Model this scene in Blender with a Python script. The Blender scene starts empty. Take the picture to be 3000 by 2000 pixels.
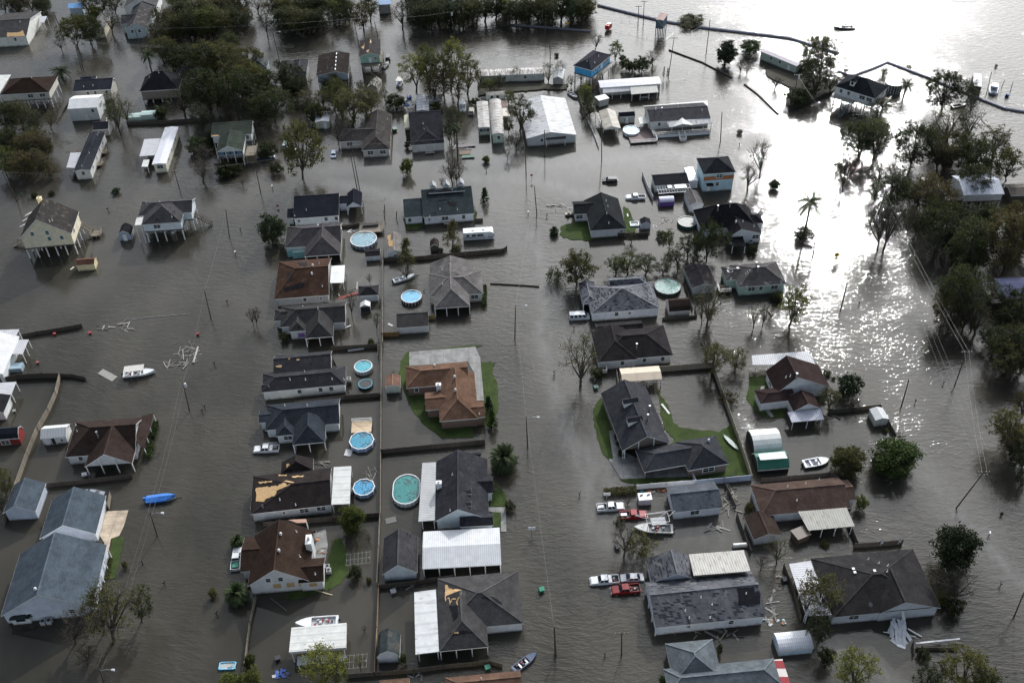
import bpy, bmesh, math, random
from mathutils import Vector, Matrix
R_ = math.radians
scene = bpy.context.scene
C = scene.collection
# ------------------------------------------------------------------ camera
F_PX, PITCH, CAM_H, ROLL = 3000.0, R_(41.5), 170.0, R_(-1.9)
FW = Vector((0, math.cos(PITCH), -math.sin(PITCH)))
RT0 = Vector((1, 0, 0)); UP0 = RT0.cross(FW)
RT = RT0 * math.cos(ROLL) + UP0 * math.sin(ROLL)
UP = -RT0 * math.sin(ROLL) + UP0 * math.cos(ROLL)
CAMP = Vector((0, 0, CAM_H))
cam = bpy.data.cameras.new('camera'); camo = bpy.data.objects.new('camera', cam); C.objects.link(camo)
cam.sensor_width = 36; cam.lens = 36.0; cam.clip_end = 20000; cam.clip_start = 1
m = Matrix((RT, UP, -FW)).transposed().to_4x4(); m.translation = CAMP
camo.matrix_world = m
scene.camera = camo
scene.render.resolution_x = 1024; scene.render.resolution_y = 682
# ------------------------------------------------------------------ light
SUN_EL, SUN_AZ = R_(29.5), R_(20)          # azimuth clockwise from +Y
w = bpy.data.worlds.new('World'); scene.world = w; w.use_nodes = True
nt = w.node_tree; bg = nt.nodes['Background']
sky = nt.nodes.new('ShaderNodeTexSky'); sky.sky_type = 'NISHITA'; sky.sun_disc = False
sky.sun_elevation = SUN_EL; sky.sun_rotation = SUN_AZ; sky.dust_density = 0.7; sky.air_density = 1.0
SUNV = Vector((math.sin(SUN_AZ) * math.cos(SUN_EL), math.cos(SUN_AZ) * math.cos(SUN_EL), math.sin(SUN_EL)))
# thin bright veil of cloud spreading round the sun
tc = nt.nodes.new('ShaderNodeTexCoord'); vd = nt.nodes.new('ShaderNodeVectorMath'); vd.operation = 'DOT_PRODUCT'; vn = nt.nodes.new('ShaderNodeVectorMath'); vn.operation = 'NORMALIZE'
nt.links.new(tc.outputs['Generated'], vn.inputs[0]); nt.links.new(vn.outputs[0], vd.inputs[0]); vd.inputs[1].default_value = SUNV
mx0 = nt.nodes.new('ShaderNodeMath'); mx0.operation = 'MAXIMUM'; nt.links.new(vd.outputs['Value'], mx0.inputs[0]); mx0.inputs[1].default_value = 0
pw = nt.nodes.new('ShaderNodeMath'); pw.operation = 'POWER'; nt.links.new(mx0.outputs[0], pw.inputs[0]); pw.inputs[1].default_value = 8.0
cn = nt.nodes.new('ShaderNodeTexNoise'); cn.inputs['Scale'].default_value = 5; cn.inputs['Detail'].default_value = 4; nt.links.new(vn.outputs[0], cn.inputs['Vector'])
cm = nt.nodes.new('ShaderNodeMapRange'); nt.links.new(cn.outputs['Fac'], cm.inputs[0]); cm.inputs[1].default_value = .35; cm.inputs[2].default_value = .65; cm.inputs[3].default_value = .75; cm.inputs[4].default_value = 1.25
pm = nt.nodes.new('ShaderNodeMath'); pm.operation = 'MULTIPLY'; nt.links.new(pw.outputs[0], pm.inputs[0]); nt.links.new(cm.outputs[0], pm.inputs[1])
vs_ = nt.nodes.new('ShaderNodeVectorMath'); vs_.operation = 'SCALE'; vs_.inputs[0].default_value = (43, 43.2, 43.4); nt.links.new(pm.outputs[0], vs_.inputs['Scale'])
va = nt.nodes.new('ShaderNodeVectorMath'); hs = nt.nodes.new('ShaderNodeHueSaturation'); hs.inputs['Saturation'].default_value = .62; nt.links.new(sky.outputs[0], hs.inputs['Color']); nt.links.new(hs.outputs[0], va.inputs[0]); nt.links.new(vs_.outputs[0], va.inputs[1])
nt.links.new(va.outputs[0], bg.inputs[0]); bg.inputs[1].default_value = 0.115
sl = bpy.data.lights.new('sun', 'SUN'); sl.energy = 2.5; sl.angle = R_(0.5); sl.color = (1.0, 0.985, 0.96)
so = bpy.data.objects.new('sun', sl); C.objects.link(so)
sd = Vector((math.sin(SUN_AZ) * math.cos(SUN_EL), math.cos(SUN_AZ) * math.cos(SUN_EL), math.sin(SUN_EL)))
so.rotation_euler = (-sd).to_track_quat('-Z', 'Y').to_euler(); so.location = (60, 300, 200)
scene.view_settings.view_transform = 'Standard'; scene.view_settings.look = 'None'
scene.view_settings.exposure = 0.25; scene.view_settings.gamma = 1.0
# ------------------------------------------------------------------ pixel -> place
def px(t, p):
    c, r = int(t[0]), int(t[1])
    return 750 * c + p[0] / 3.136, 500 * r + p[1] / 3.136
def ray(X, Y): return FW * F_PX + RT * (X - 1500) - UP * (Y - 1000)
def G(t, p, z=0.0):
    X, Y = px(t, p); d = ray(X, Y); return CAMP + d * ((z - CAM_H) / d.z)
def proj(v):
    v = Vector(v) - CAMP; k = v.dot(FW); return 1500 + F_PX * v.dot(RT) / k, 1000 - F_PX * v.dot(UP) / k
def top_over(t, base, tip):
    """height (and sideways lean) of a point seen at `tip` that stands over the water point `base`"""
    b = G(t, base); X, Y = px(t, tip); d = ray(X, Y); k = (b.y - CAMP.y) / d.y; q = CAMP + d * k
    return b, q
def pxm(t, p):   # source pixels per metre there
    g = G(t, p) - CAMP; return F_PX / g.dot(FW)
# ------------------------------------------------------------------ mesh builder
class MB:
    def __init__(s): s.v = []; s.f = []; s.m = []
    def pt(s, *ps):
        n = len(s.v); s.v += [tuple(p) for p in ps]; return list(range(n, n + len(ps)))
    def poly(s, ps, mi=0):
        s.f.append(s.pt(*ps)); s.m.append(mi)
    def box(s, c, d, yaw=0, mi=0, top=1.0, M=None):
        cx, cy, cz = c; a, b, h = d[0] / 2, d[1] / 2, d[2] / 2; ca, sa = math.cos(yaw), math.sin(yaw); q = []
        for z, k in ((-h, 1), (h, top)):
            for x, y in ((-a, -b), (a, -b), (a, b), (-a, b)):
                p = Vector((cx + x * k * ca - y * k * sa, cy + x * k * sa + y * k * ca, cz + z))
                q.append(M @ p if M else p)
        i = s.pt(*q)
        for f in ((0, 3, 2, 1), (4, 5, 6, 7), (0, 1, 5, 4), (1, 2, 6, 5), (2, 3, 7, 6), (3, 0, 4, 7)):
            s.f.append([i[k] for k in f]); s.m.append(mi)
    def tube(s, a, b, r0, r1=None, n=6, mi=0, cap=True):
        a = Vector(a); b = Vector(b); r1 = r0 if r1 is None else r1; d = (b - a)
        if d.length < 1e-6: return
        d.normalize(); x = d.orthogonal().normalized(); y = d.cross(x)
        i = s.pt(*[a + (x * math.cos(k * 2 * math.pi / n) + y * math.sin(k * 2 * math.pi / n)) * r0 for k in range(n)],
                 *[b + (x * math.cos(k * 2 * math.pi / n) + y * math.sin(k * 2 * math.pi / n)) * r1 for k in range(n)])
        for k in range(n):
            s.f.append([i[k], i[(k + 1) % n], i[n + (k + 1) % n], i[n + k]]); s.m.append(mi)
        if cap:
            s.f.append(i[n:]); s.m.append(mi); s.f.append(i[:n][::-1]); s.m.append(mi)
    def path(s, ps, r, n=6, mi=0):
        for a, b in zip(ps, ps[1:]): s.tube(a, b, r, r, n, mi)
    def bar(s, a, b, wd, ht, mi=0):       # rectangular bar
        a = Vector(a); b = Vector(b); d = b - a; L = d.length
        if L < 1e-5: return
        d.normalize(); side = d.cross(Vector((0, 0, 1)))
        if side.length < 1e-3: side = Vector((1, 0, 0))
        side.normalize(); up = side.cross(d); q = []
        for p in (a, b):
            for x, y in ((-1, -1), (1, -1), (1, 1), (-1, 1)): q.append(p + side * (x * wd / 2) + up * (y * ht / 2))
        i = s.pt(*q)
        for f in ((0, 1, 2, 3), (7, 6, 5, 4), (0, 4, 5, 1), (1, 5, 6, 2), (2, 6, 7, 3), (3, 7, 4, 0)):
            s.f.append([i[k] for k in f]); s.m.append(mi)
    def extr(s, prof, x0, x1, mi=0, axis='x', cap=True):   # closed profile (y,z) or (x,z) extruded
        P = (lambda a, p: (a, p[0], p[1])) if axis == 'x' else (lambda a, p: (p[0], a, p[1]))
        n = len(prof); i = s.pt(*[P(x0, p) for p in prof], *[P(x1, p) for p in prof])
        for k in range(n): s.f.append([i[k], i[(k + 1) % n], i[n + (k + 1) % n], i[n + k]]); s.m.append(mi)
        if cap: s.f.append(i[:n][::-1]); s.m.append(mi); s.f.append(i[n:]); s.m.append(mi)
    def mesh(s, name, mats, smooth=False, fix=False):
        me = bpy.data.meshes.new(name); me.from_pydata(s.v, [], s.f)
        for mt in (mats if isinstance(mats, (list, tuple)) else [mats]): me.materials.append(mt)
        for p, k in zip(me.polygons, s.m): p.material_index = k; p.use_smooth = smooth
        if fix:
            bm = bmesh.new(); bm.from_mesh(me); bmesh.ops.recalc_face_normals(bm, faces=bm.faces); bm.to_mesh(me); bm.free()
        me.update(); return me
    def build(s, name, mats, parent=None, smooth=False, fix=True):
        if not s.f: return None
        o = bpy.data.objects.new(name, s.mesh(name, mats, smooth, fix)); C.objects.link(o)
        if parent: o.parent = parent
        return o
def empty(name, loc=(0, 0, 0), rz=0):
    o = bpy.data.objects.new(name, None); C.objects.link(o); o.location = loc; o.rotation_euler = (0, 0, rz); o.empty_display_size = .5; return o
def tag(o, label=None, cat=None, group=None, kind=None):
    if label: o['label'] = label
    if cat: o['category'] = cat
    if group: o['group'] = group
    if kind: o['kind'] = kind
    return o
# ------------------------------------------------------------------ materials
def newmat(name):
    m = bpy.data.materials.new(name); m.use_nodes = True; n = m.node_tree
    return m, n, n.nodes['Principled BSDF'], n.nodes.new, n.links.new
def math_(n, op, a, b=None, c=None):
    x = n.nodes.new('ShaderNodeMath'); x.operation = op
    for i, q in enumerate((a, b, c)):
        if q is None: continue
        if isinstance(q, (int, float)): x.inputs[i].default_value = q
        else: n.links.new(q, x.inputs[i])
    return x.outputs[0]
def noise(n, vec, scale, det=3, rough=.55):
    x = n.nodes.new('ShaderNodeTexNoise'); x.inputs['Scale'].default_value = scale; x.inputs['Detail'].default_value = det
    x.inputs['Roughness'].default_value = rough; n.links.new(vec, x.inputs['Vector']); return x.outputs['Fac']
def mapr(n, val, a, b, c, d, clamp=True):
    x = n.nodes.new('ShaderNodeMapRange'); x.clamp = clamp
    for i, q in enumerate((a, b, c, d)): x.inputs[i + 1].default_value = q
    n.links.new(val, x.inputs[0]); return x.outputs[0]
def mixc(n, fac, a, b):
    x = n.nodes.new('ShaderNodeMix'); x.data_type = 'RGBA'
    for i, q in ((0, fac), (6, a), (7, b)):
        if isinstance(q, (int, float)): x.inputs[i].default_value = q
        elif isinstance(q, tuple): x.inputs[i].default_value = (*q[:3], 1)
        else: n.links.new(q, x.inputs[i])
    return x.outputs[2]
def mapping(n, vec, sc=(1, 1, 1), rot=(0, 0, 0), loc=(0, 0, 0)):
    x = n.nodes.new('ShaderNodeMapping'); x.inputs['Scale'].default_value = sc; x.inputs['Rotation'].default_value = rot
    x.inputs['Location'].default_value = loc; n.links.new(vec, x.inputs['Vector']); return x.outputs[0]
def objco(n): return n.nodes.new('ShaderNodeTexCoord').outputs['Object']
def geo(n): return n.nodes.new('ShaderNodeNewGeometry').outputs['Position']
def bump(n, h, strength, dist, bsdf):
    b = n.nodes.new('ShaderNodeBump'); b.inputs['Strength'].default_value = strength; b.inputs['Distance'].default_value = dist
    n.links.new(h, b.inputs['Height']); n.links.new(b.outputs[0], bsdf.inputs['Normal'])
def sc3(c, k): return tuple(min(1, x * k) for x in c)
_mc = {}
def cached(fn):
    def g(*a, **k):
        key = (fn.__name__, a, tuple(sorted(k.items())))
        if key not in _mc: _mc[key] = fn(*a, **k)
        return _mc[key]
    return g
@cached
def plain(c, rough=.6, var=.25, metal=0.0, scale=1.5):
    m, n, b, N, L = newmat('painted_surface'); o = objco(n); f = noise(n, o, scale, 4); g = noise(n, o, scale * 9, 2)
    f = math_(n, 'ADD', math_(n, 'MULTIPLY', f, .65), math_(n, 'MULTIPLY', g, .35))
    col = mixc(n, mapr(n, f, .3, .7, 0, 1), sc3(c, 1 - var), sc3(c, 1 + var * .6)); L(col, b.inputs['Base Color'])
    b.inputs['Roughness'].default_value = rough; b.inputs['Metallic'].default_value = metal; return m
@cached
def shingle(c, var=.35, wear=0.0, wc=(.012, .012, .014), streak=0.0, sc=(.32, .25, .17), pit=9.0):
    m, n, b, N, L = newmat('roof_shingles'); m['c'] = c; c = sc3(c, .92); o = objco(n)
    big = noise(n, o, .22, 4); fine = noise(n, o, pit, 2, .7)
    s = N('ShaderNodeSeparateXYZ'); L(o, s.inputs[0]); x, y, z = s.outputs
    cv = N('ShaderNodeCombineXYZ'); L(math_(n, 'ADD', x, y), cv.inputs[0]); L(math_(n, 'MULTIPLY', z, 2.3), cv.inputs[1])
    br = N('ShaderNodeTexBrick'); br.inputs['Scale'].default_value = 1.0; br.inputs['Brick Width'].default_value = .7; br.inputs['Row Height'].default_value = .32
    br.inputs['Mortar Size'].default_value = .03; br.inputs['Color1'].default_value = (0, 0, 0, 1); br.inputs['Color2'].default_value = (1, 1, 1, 1)
    br.inputs['Mortar'].default_value = (.1, .1, .1, 1); L(cv.outputs[0], br.inputs['Vector'])
    f = math_(n, 'ADD', math_(n, 'ADD', math_(n, 'MULTIPLY', big, .45), math_(n, 'MULTIPLY', fine, .4)), math_(n, 'MULTIPLY', br.outputs[0], .15))
    col = mixc(n, mapr(n, f, .3, .72, 0, 1), sc3(c, 1 - var), sc3(c, 1 + var * 1.25)); col = mixc(n, mapr(n, noise(n, mapping(n, o, (1, 1, .35)), .55, 5, .7), .42, .62, 0, .5), col, sc3(c, .45))
    if streak:   # pale wind-stripped smears
        st = noise(n, mapping(n, o, (.9, .9, .12)), .9, 4)
        col = mixc(n, mapr(n, st, .55, .72, 0, streak), col, sc)
    if wear:
        cl = noise(n, o, .3, 3); w1 = mapr(n, br.outputs[0], .62, .66, 0, 1); w2 = mapr(n, cl, .62 - wear * .3, .66 - wear * .3, 0, 1)
        col = mixc(n, math_(n, 'MULTIPLY', math_(n, 'MULTIPLY', w1, w2), .9), col, wc)
    L(col, b.inputs['Base Color']); b.inputs['Roughness'].default_value = .95; b.inputs['Specular IOR Level'].default_value = .04
    bump(n, math_(n, 'ADD', fine, math_(n, 'MULTIPLY', br.outputs[0], .6)), .35, .04, b); return m
@cached
def metalroof(c=(.56, .57, .57), ax='x', pitch=.62, rust=0.0, rough=.6, stripe=.4, c2=None):
    m, n, b, N, L = newmat('ribbed_metal'); o = objco(n); s = N('ShaderNodeSeparateXYZ'); L(o, s.inputs[0]); v = s.outputs[0 if ax == 'x' else 1]
    ph = math_(n, 'FRACT', math_(n, 'DIVIDE', v, pitch)); rib = mapr(n, math_(n, 'ABSOLUTE', math_(n, 'SUBTRACT', ph, .5)), .24 if c2 else .32, .26 if c2 else .44, 0, 1)
    big = noise(n, mapping(n, o, (.5, .5, .5)), 1.2, 5)
    col = mixc(n, mapr(n, big, .35, .7, 0, 1), c, sc3(c, .82)); col = mixc(n, math_(n, 'MULTIPLY', rib, stripe), col, sc3(c, .45) if c2 is None else c2)
    if rust:
        r = noise(n, mapping(n, o, (3, .5, 1) if ax == 'x' else (.5, 3, 1)), .8, 5)
        col = mixc(n, mapr(n, r, .62 - rust * .25, .75 - rust * .2, 0, .85), col, (.16, .12, .09))
    L(col, b.inputs['Base Color']); b.inputs['Roughness'].default_value = rough; b.inputs['Specular IOR Level'].default_value = .25
    bump(n, rib, .5, .04, b); return m
@cached
def siding(c, var=.1, pitch=.22):
    c = (min(.78, c[0] * 1.22), min(.78, c[1] * 1.2), min(.78, c[2] * 1.12))
    m, n, b, N, L = newmat('lap_siding'); o = objco(n); s = N('ShaderNodeSeparateXYZ'); L(o, s.inputs[0])
    ph = math_(n, 'FRACT', math_(n, 'DIVIDE', s.outputs[2], pitch)); f = noise(n, o, .8, 4)
    col = mixc(n, mapr(n, f, .3, .7, 0, 1), sc3(c, 1 - var * 1.6), sc3(c, 1 + var * .6)); col = mixc(n, mapr(n, ph, 0, .18, .35, 0), col, sc3(c, .45))
    dirt = mapr(n, math_(n, 'ADD', s.outputs[2], math_(n, 'MULTIPLY', f, .8)), .45, 1.0, .75, 0)
    col = mixc(n, dirt, col, (.10, .085, .06)); L(col, b.inputs['Base Color']); b.inputs['Roughness'].default_value = .6
    bump(n, ph, .4, .03, b); return m
@cached
def brick(c=(.16, .085, .06)):
    m, n, b, N, L = newmat('brick'); o = objco(n); s = N('ShaderNodeSeparateXYZ'); L(o, s.inputs[0]); cv = N('ShaderNodeCombineXYZ')
    L(math_(n, 'ADD', s.outputs[0], s.outputs[1]), cv.inputs[0]); L(s.outputs[2], cv.inputs[1])
    br = N('ShaderNodeTexBrick'); br.inputs['Scale'].default_value = 1; br.inputs['Brick Width'].default_value = .4; br.inputs['Row Height'].default_value = .14; br.inputs['Mortar Size'].default_value = .015
    br.inputs['Color1'].default_value = (*sc3(c, .75), 1); br.inputs['Color2'].default_value = (*sc3(c, 1.25), 1); br.inputs['Mortar'].default_value = (.22, .2, .18, 1)
    L(cv.outputs[0], br.inputs['Vector']); L(br.outputs[0], b.inputs['Base Color']); b.inputs['Roughness'].default_value = .85; return m
@cached
def wood(c=(.15, .12, .09), var=.4, board=.16):
    m, n, b, N, L = newmat('weathered_wood'); o = objco(n); s = N('ShaderNodeSeparateXYZ'); L(o, s.inputs[0])
    v = math_(n, 'ADD', s.outputs[0], s.outputs[1]); fl = math_(n, 'FLOOR', math_(n, 'DIVIDE', v, board)); wn = N('ShaderNodeTexWhiteNoise'); wn.noise_dimensions = '1D'; L(fl, wn.inputs['W'])
    g = noise(n, mapping(n, o, (6, 6, .6)), 1.5, 4); f = math_(n, 'ADD', math_(n, 'MULTIPLY', wn.outputs[0], .55), math_(n, 'MULTIPLY', g, .45))
    L(mixc(n, f, sc3(c, 1 - var), sc3(c, 1 + var)), b.inputs['Base Color']); b.inputs['Roughness'].default_value = .85
    bump(n, f, .4, .03, b); return m
@cached
def glassm(c=(.015, .02, .025)):
    m, n, b, N, L = newmat('window_glass'); b.inputs['Base Color'].default_value = (*c, 1); b.inputs['Roughness'].default_value = .08; b.inputs['Specular IOR Level'].default_value = .6; return m
@cached
def leaf(c, c2=None, tr=.38):
    m, n, b, N, L = newmat('foliage'); g = geo(n); f = noise(n, g, .8, 3); fi = noise(n, g, 6, 2); oi = N('ShaderNodeObjectInfo')
    f = math_(n, 'ADD', math_(n, 'ADD', math_(n, 'MULTIPLY', f, .5), math_(n, 'MULTIPLY', fi, .35)), math_(n, 'MULTIPLY', oi.outputs['Random'], .2))
    c2 = c2 or sc3(c, 1.9); col = mixc(n, mapr(n, f, .35, .75, 0, 1), sc3(c, 1.0), sc3(c2, 1.55)); L(col, b.inputs['Base Color']); b.inputs['Roughness'].default_value = .75; b.inputs['Specular IOR Level'].default_value = .12
    t = N('ShaderNodeBsdfTranslucent'); L(col, t.inputs[0]); mx = N('ShaderNodeMixShader'); mx.inputs[0].default_value = tr
    L(b.outputs[0], mx.inputs[1]); L(t.outputs[0], mx.inputs[2]); L(mx.outputs[0], n.nodes['Material Output'].inputs[0]); return m
@cached
def grassm():
    m, n, b, N, L = newmat('lawn_grass'); g = geo(n); f = noise(n, g, .35, 5); h = noise(n, g, 7, 3)
    f = math_(n, 'ADD', math_(n, 'MULTIPLY', f, .6), math_(n, 'MULTIPLY', h, .4))
    gc = mixc(n, mapr(n, f, .32, .7, 0, 1), (.024, .040, .012), (.066, .098, .028)); L(mixc(n, mapr(n, noise(n, g, .9, 5, .65), .54, .66, 0, .7), gc, (.065, .056, .036)), b.inputs['Base Color']); b.inputs['Roughness'].default_value = .9
    b.inputs['Specular IOR Level'].default_value = .1; bump(n, h, .8, .12, b); return m
@cached
def concrete(c=(.2, .2, .19)):
    m, n, b, N, L = newmat('concrete'); g = geo(n); f = noise(n, g, .5, 6); s = N('ShaderNodeSeparateXYZ'); L(g, s.inputs[0])
    j = math_(n, 'MINIMUM', math_(n, 'ABSOLUTE', math_(n, 'SUBTRACT', math_(n, 'FRACT', math_(n, 'DIVIDE', s.outputs[0], 3.1)), .5)), math_(n, 'ABSOLUTE', math_(n, 'SUBTRACT', math_(n, 'FRACT', math_(n, 'DIVIDE', s.outputs[1], 3.1)), .5)))
    col = mixc(n, mapr(n, f, .3, .7, 0, 1), sc3(c, .6), sc3(c, 1.35)); L(mixc(n, mapr(n, j, .0, .025, .7, 0), col, sc3(c, .25)), b.inputs['Base Color'])
    b.inputs['Roughness'].default_value = .7; return m
@cached
def poolwater(c=(.05, .28, .36), deb=.3):
    m, n, b, N, L = newmat('pool_water'); o = objco(n); f = math_(n, 'ADD', math_(n, 'MULTIPLY', noise(n, o, 1.9, 4, .6), .6), math_(n, 'MULTIPLY', noise(n, o, .6, 2), .4)); f2 = noise(n, o, .5, 2)
    col = mixc(n, mapr(n, f2, .3, .7, 0, 1), sc3(c, .8), sc3(c, 1.25)); L(mixc(n, mapr(n, f, .565 - deb * .12, .585 - deb * .12, 0, .8), col, (.02, .03, .03)), b.inputs['Base Color'])
    b.inputs['Roughness'].default_value = .1; bump(n, noise(n, o, 5, 2), .15, .05, b); return m
WHITE = plain((.74, .75, .76), .45, .12); TRIM = plain((.72, .72, .70), .5, .06); DARK = plain((.02, .02, .022), .6, .3)
GLASS = glassm(); BARK = plain((.075, .062, .05), .9, .45, scale=4.0); WOODD = wood((.085, .07, .055)); WOODL = wood((.2, .17, .13)); POLEW = wood((.07, .055, .042), .3, .05)
PLY = plain((.50, .32, .15), .8, .35, scale=2.5); RUBBER = plain((.015, .015, .015), .8, .2); GREYM = plain((.35, .36, .37), .4, .2, .4)
# ------------------------------------------------------------------ water
import numpy as _np
def in_poly(x, y, P):
    c = False; n = len(P)
    for i in range(n):
        x1, y1 = P[i]; x2, y2 = P[i - 1]
        if (y1 > y) != (y2 > y) and x < (x2 - x1) * (y - y1) / (y2 - y1) + x1: c = not c
    return c
# places where the flood lies still: fenced yards and the sheltered back lots (tile, outline in photo pixels)
CALM = [('12',[(700,90),(1140,60),(1135,1560),(700,1560)],.75),('13',[(640,-60),(1120,-60),(1110,1568),(-450,1568),(-430,700),(500,640)],.9),
        ('12',[(1150,300),(1560,300),(1700,880),(2060,900),(1150,1000)],.5),('11',[(790,480),(1150,700),(1140,1560),(720,1560)],.7),
        ('12',[(1150,1050),(1520,1080),(1500,1700),(1150,2100)],.6),('13',[(1130,650),(1460,700),(1450,1400),(1120,1420)],.9),
        ('02',[(0,350),(530,300),(335,780),(0,800)],.85),('02',[(340,790),(600,700),(700,1250),(130,1330)],.85),('03',[(-50,0),(400,-260),(350,500),(100,1000),(550,1000),(700,1800),(-50,1800)],.95),
        ('22',[(1380,320),(1830,270),(2030,800),(1900,850),(1450,700)],.45),('23',[(700,50),(2150,-50),(2160,350),(1640,400),(1230,620),(850,500)],.5),('21',[(1050,250),(1900,620),(1450,950),(1350,1350),(300,700),(400,700)],.6),
        ('20',[(150,1330),(800,1330),(1250,1400),(1150,2100),(650,1900),(250,1800),(-600,1900)],.7),('32',[(0,700),(900,800),(850,1000),(580,1230),(150,1230)],.5),('33',[(580,1050),(1300,1100),(1350,1600),(640,1800)],.7),
        ('23',[(1300,1250),(2400,1200),(2400,1700),(1450,1700)],.5),('10',[(700,1300),(2352,1150),(2600,1568),(2400,1900),(500,1950)],.5),('01',[(600,0),(0,300),(0,1400),(700,1300),(1500,900)],.35),('33',[(1000,1700),(1200,1400),(1800,1500),(2000,2000)],.4)]
# wind-drifted films and wheel-track lines, plus sheen and reflection painted as paler water (tile, polyline, width m, strength)
FILM_SHEEN = [('20',[(-600,1500),(0,1480),(600,1560),(1300,1500)],9,.35),('21',[(-150,150),(-60,500),(150,800),(350,1250)],8,.35),('33',[(1500,-300),(1900,200),(2352,680)],5,.4),('10',[(600,1560),(1500,1450),(2300,1400)],6,.4),('22',[(180,-1000),(300,-650),(285,-376),(270,-96),(340,200),(410,450),(470,700),(590,1000),(690,1250),(740,1560),(790,1800)],2.6,.55),('22',[(400,-376),(400,-96),(500,200),(560,450),(640,700),(750,1000),(850,1300),(900,1560)],6,.3),('32',[(1150,850),(1500,1150),(1700,1560)],2.2,.35),('33',[(1740,0),(1950,250),(2150,450),(2352,700)],2.4,.6),  # first two wide bands paint in the bright reflection of sheltered water
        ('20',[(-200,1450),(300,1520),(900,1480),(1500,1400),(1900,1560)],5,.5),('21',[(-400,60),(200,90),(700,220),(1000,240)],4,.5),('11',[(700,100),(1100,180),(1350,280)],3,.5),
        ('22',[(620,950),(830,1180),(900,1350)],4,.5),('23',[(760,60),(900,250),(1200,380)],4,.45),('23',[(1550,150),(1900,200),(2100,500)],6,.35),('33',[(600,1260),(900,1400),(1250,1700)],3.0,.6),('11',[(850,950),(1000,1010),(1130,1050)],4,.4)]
X0, X1, Y0, Y1, ST = -232,232,84,440,1.2
nx, ny = int((X1 - X0) / ST) + 1, int((Y1 - Y0) / ST) + 1
gx, gy = _np.meshgrid(X0 + _np.arange(nx) * ST, Y0 + _np.arange(ny) * ST)
rip = _np.ones(gx.shape); film_sheen = _np.zeros(gx.shape)
def np_in(P):
    ins = _np.zeros(gx.shape, bool)
    for i in range(len(P)):
        x1, y1 = P[i]; x2, y2 = P[i - 1]
        if y1 == y2: continue
        ins ^= ((y1 > gy) != (y2 > gy)) & (gx < (x2 - x1) * (gy - y1) / (y2 - y1) + x1)
    return ins
for t, P, k in CALM:
    q = [tuple(G(t, p)[:2]) for p in P]; rip[np_in(q)] = _np.minimum(rip[np_in(q)],(1 - k) ** 1.8)
def smooth(a, n):
    for _ in range(n):
        b = a.copy(); b[1:-1,1:-1] = (a[1:-1,1:-1] * 2 + a[:-2,1:-1] + a[2:, 1:-1] + a[1:-1, :-2] + a[1:-1,2:]) / 6; a = b
    return a
rip = smooth(rip, 5)
for t, P, wd, k in FILM_SHEEN:
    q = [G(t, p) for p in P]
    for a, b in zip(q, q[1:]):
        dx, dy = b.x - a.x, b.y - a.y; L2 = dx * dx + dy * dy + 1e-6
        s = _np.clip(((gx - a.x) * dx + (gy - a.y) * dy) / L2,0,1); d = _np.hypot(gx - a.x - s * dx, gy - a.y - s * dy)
        film_sheen = _np.maximum(film_sheen, k * _np.exp(-(d / wd) ** 2))
vs = [(float(a), float(b),0.0) for a, b in zip(gx.ravel(), gy.ravel())]
fs = [(j * nx + i, j * nx + i + 1,(j + 1) * nx + i + 1,(j + 1) * nx + i) for j in range(ny - 1) for i in range(nx - 1)]
nb = len(vs); BX = 6000; xe, ye = float(gx.max()), float(gy.max())
vs += [(-BX, -BX, 0),(BX, -BX, 0),(BX, BX, 0),(-BX, BX, 0)]
c0, c1, c2, c3 = 0, nx - 1, nx * ny - 1, nx * (ny - 1)
fs += [(nb, nb + 1) + tuple(range(c1, c0 - 1,-1)),(nb + 1, nb + 2) + tuple(range(c2, c1 - 1,-nx)),(nb + 2, nb + 3) + tuple(range(c3, c2 + 1)),(nb + 3, nb) + tuple(range(c0, c3 + 1, nx))]
me = bpy.data.meshes.new('flood_water'); me.from_pydata(vs, [], fs)
at = me.attributes.new('water_state','FLOAT_COLOR','POINT')
col = _np.ones((len(vs),4), dtype=_np.float32); col[:nb, 0] = rip.ravel(); col[:nb, 1] = film_sheen.ravel(); col[nb:, 1] = 0
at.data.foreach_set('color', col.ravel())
wo = bpy.data.objects.new('water', me); C.objects.link(wo); tag(wo, kind='structure')
m, n, b, N, L = newmat('flood_water'); g = geo(n); ac = N('ShaderNodeAttribute'); ac.attribute_name = 'water_state'
sx = N('ShaderNodeSeparateColor'); L(ac.outputs['Color'], sx.inputs[0]); RP, FL = sx.outputs[0], sx.outputs[1]
# broad gusts make rough and smooth lanes
gust = noise(n, mapping(n, g, (.02,.035,1)),1.0,4); gust = mapr(n, gust, .35,.65,.55,1.15)
warp = N('ShaderNodeTexNoise'); warp.inputs['Scale'].default_value = .045; warp.inputs['Detail'].default_value = 2; L(g, warp.inputs['Vector'])
wv = N('ShaderNodeVectorMath'); wv.operation = 'MULTIPLY_ADD'; L(warp.outputs['Color'], wv.inputs[0]); wv.inputs[1].default_value = (9,9,0); L(g, wv.inputs[2])
gw = wv.outputs[0]
r1 = noise(n, mapping(n, gw, (.75,2.3,1),(0,0, R_(24))),1.0,2,.5)
r2 = noise(n, mapping(n, gw, (1.3,3.4,1),(0,0, R_(-8))),1.0,2,.5)
r3 = noise(n, mapping(n, g, (4.2,6.0,1),(0,0, R_(8))),1.0,1,.5)
h = math_(n, 'ADD', math_(n, 'ADD', math_(n, 'MULTIPLY', r1,.062), math_(n, 'MULTIPLY', r2,.040)), math_(n, 'MULTIPLY', r3,.016))
calmf = math_(n, 'MULTIPLY', math_(n, 'MULTIPLY', RP, gust), math_(n, 'SUBTRACT',1, math_(n, 'MULTIPLY', FL, .75)))
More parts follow.
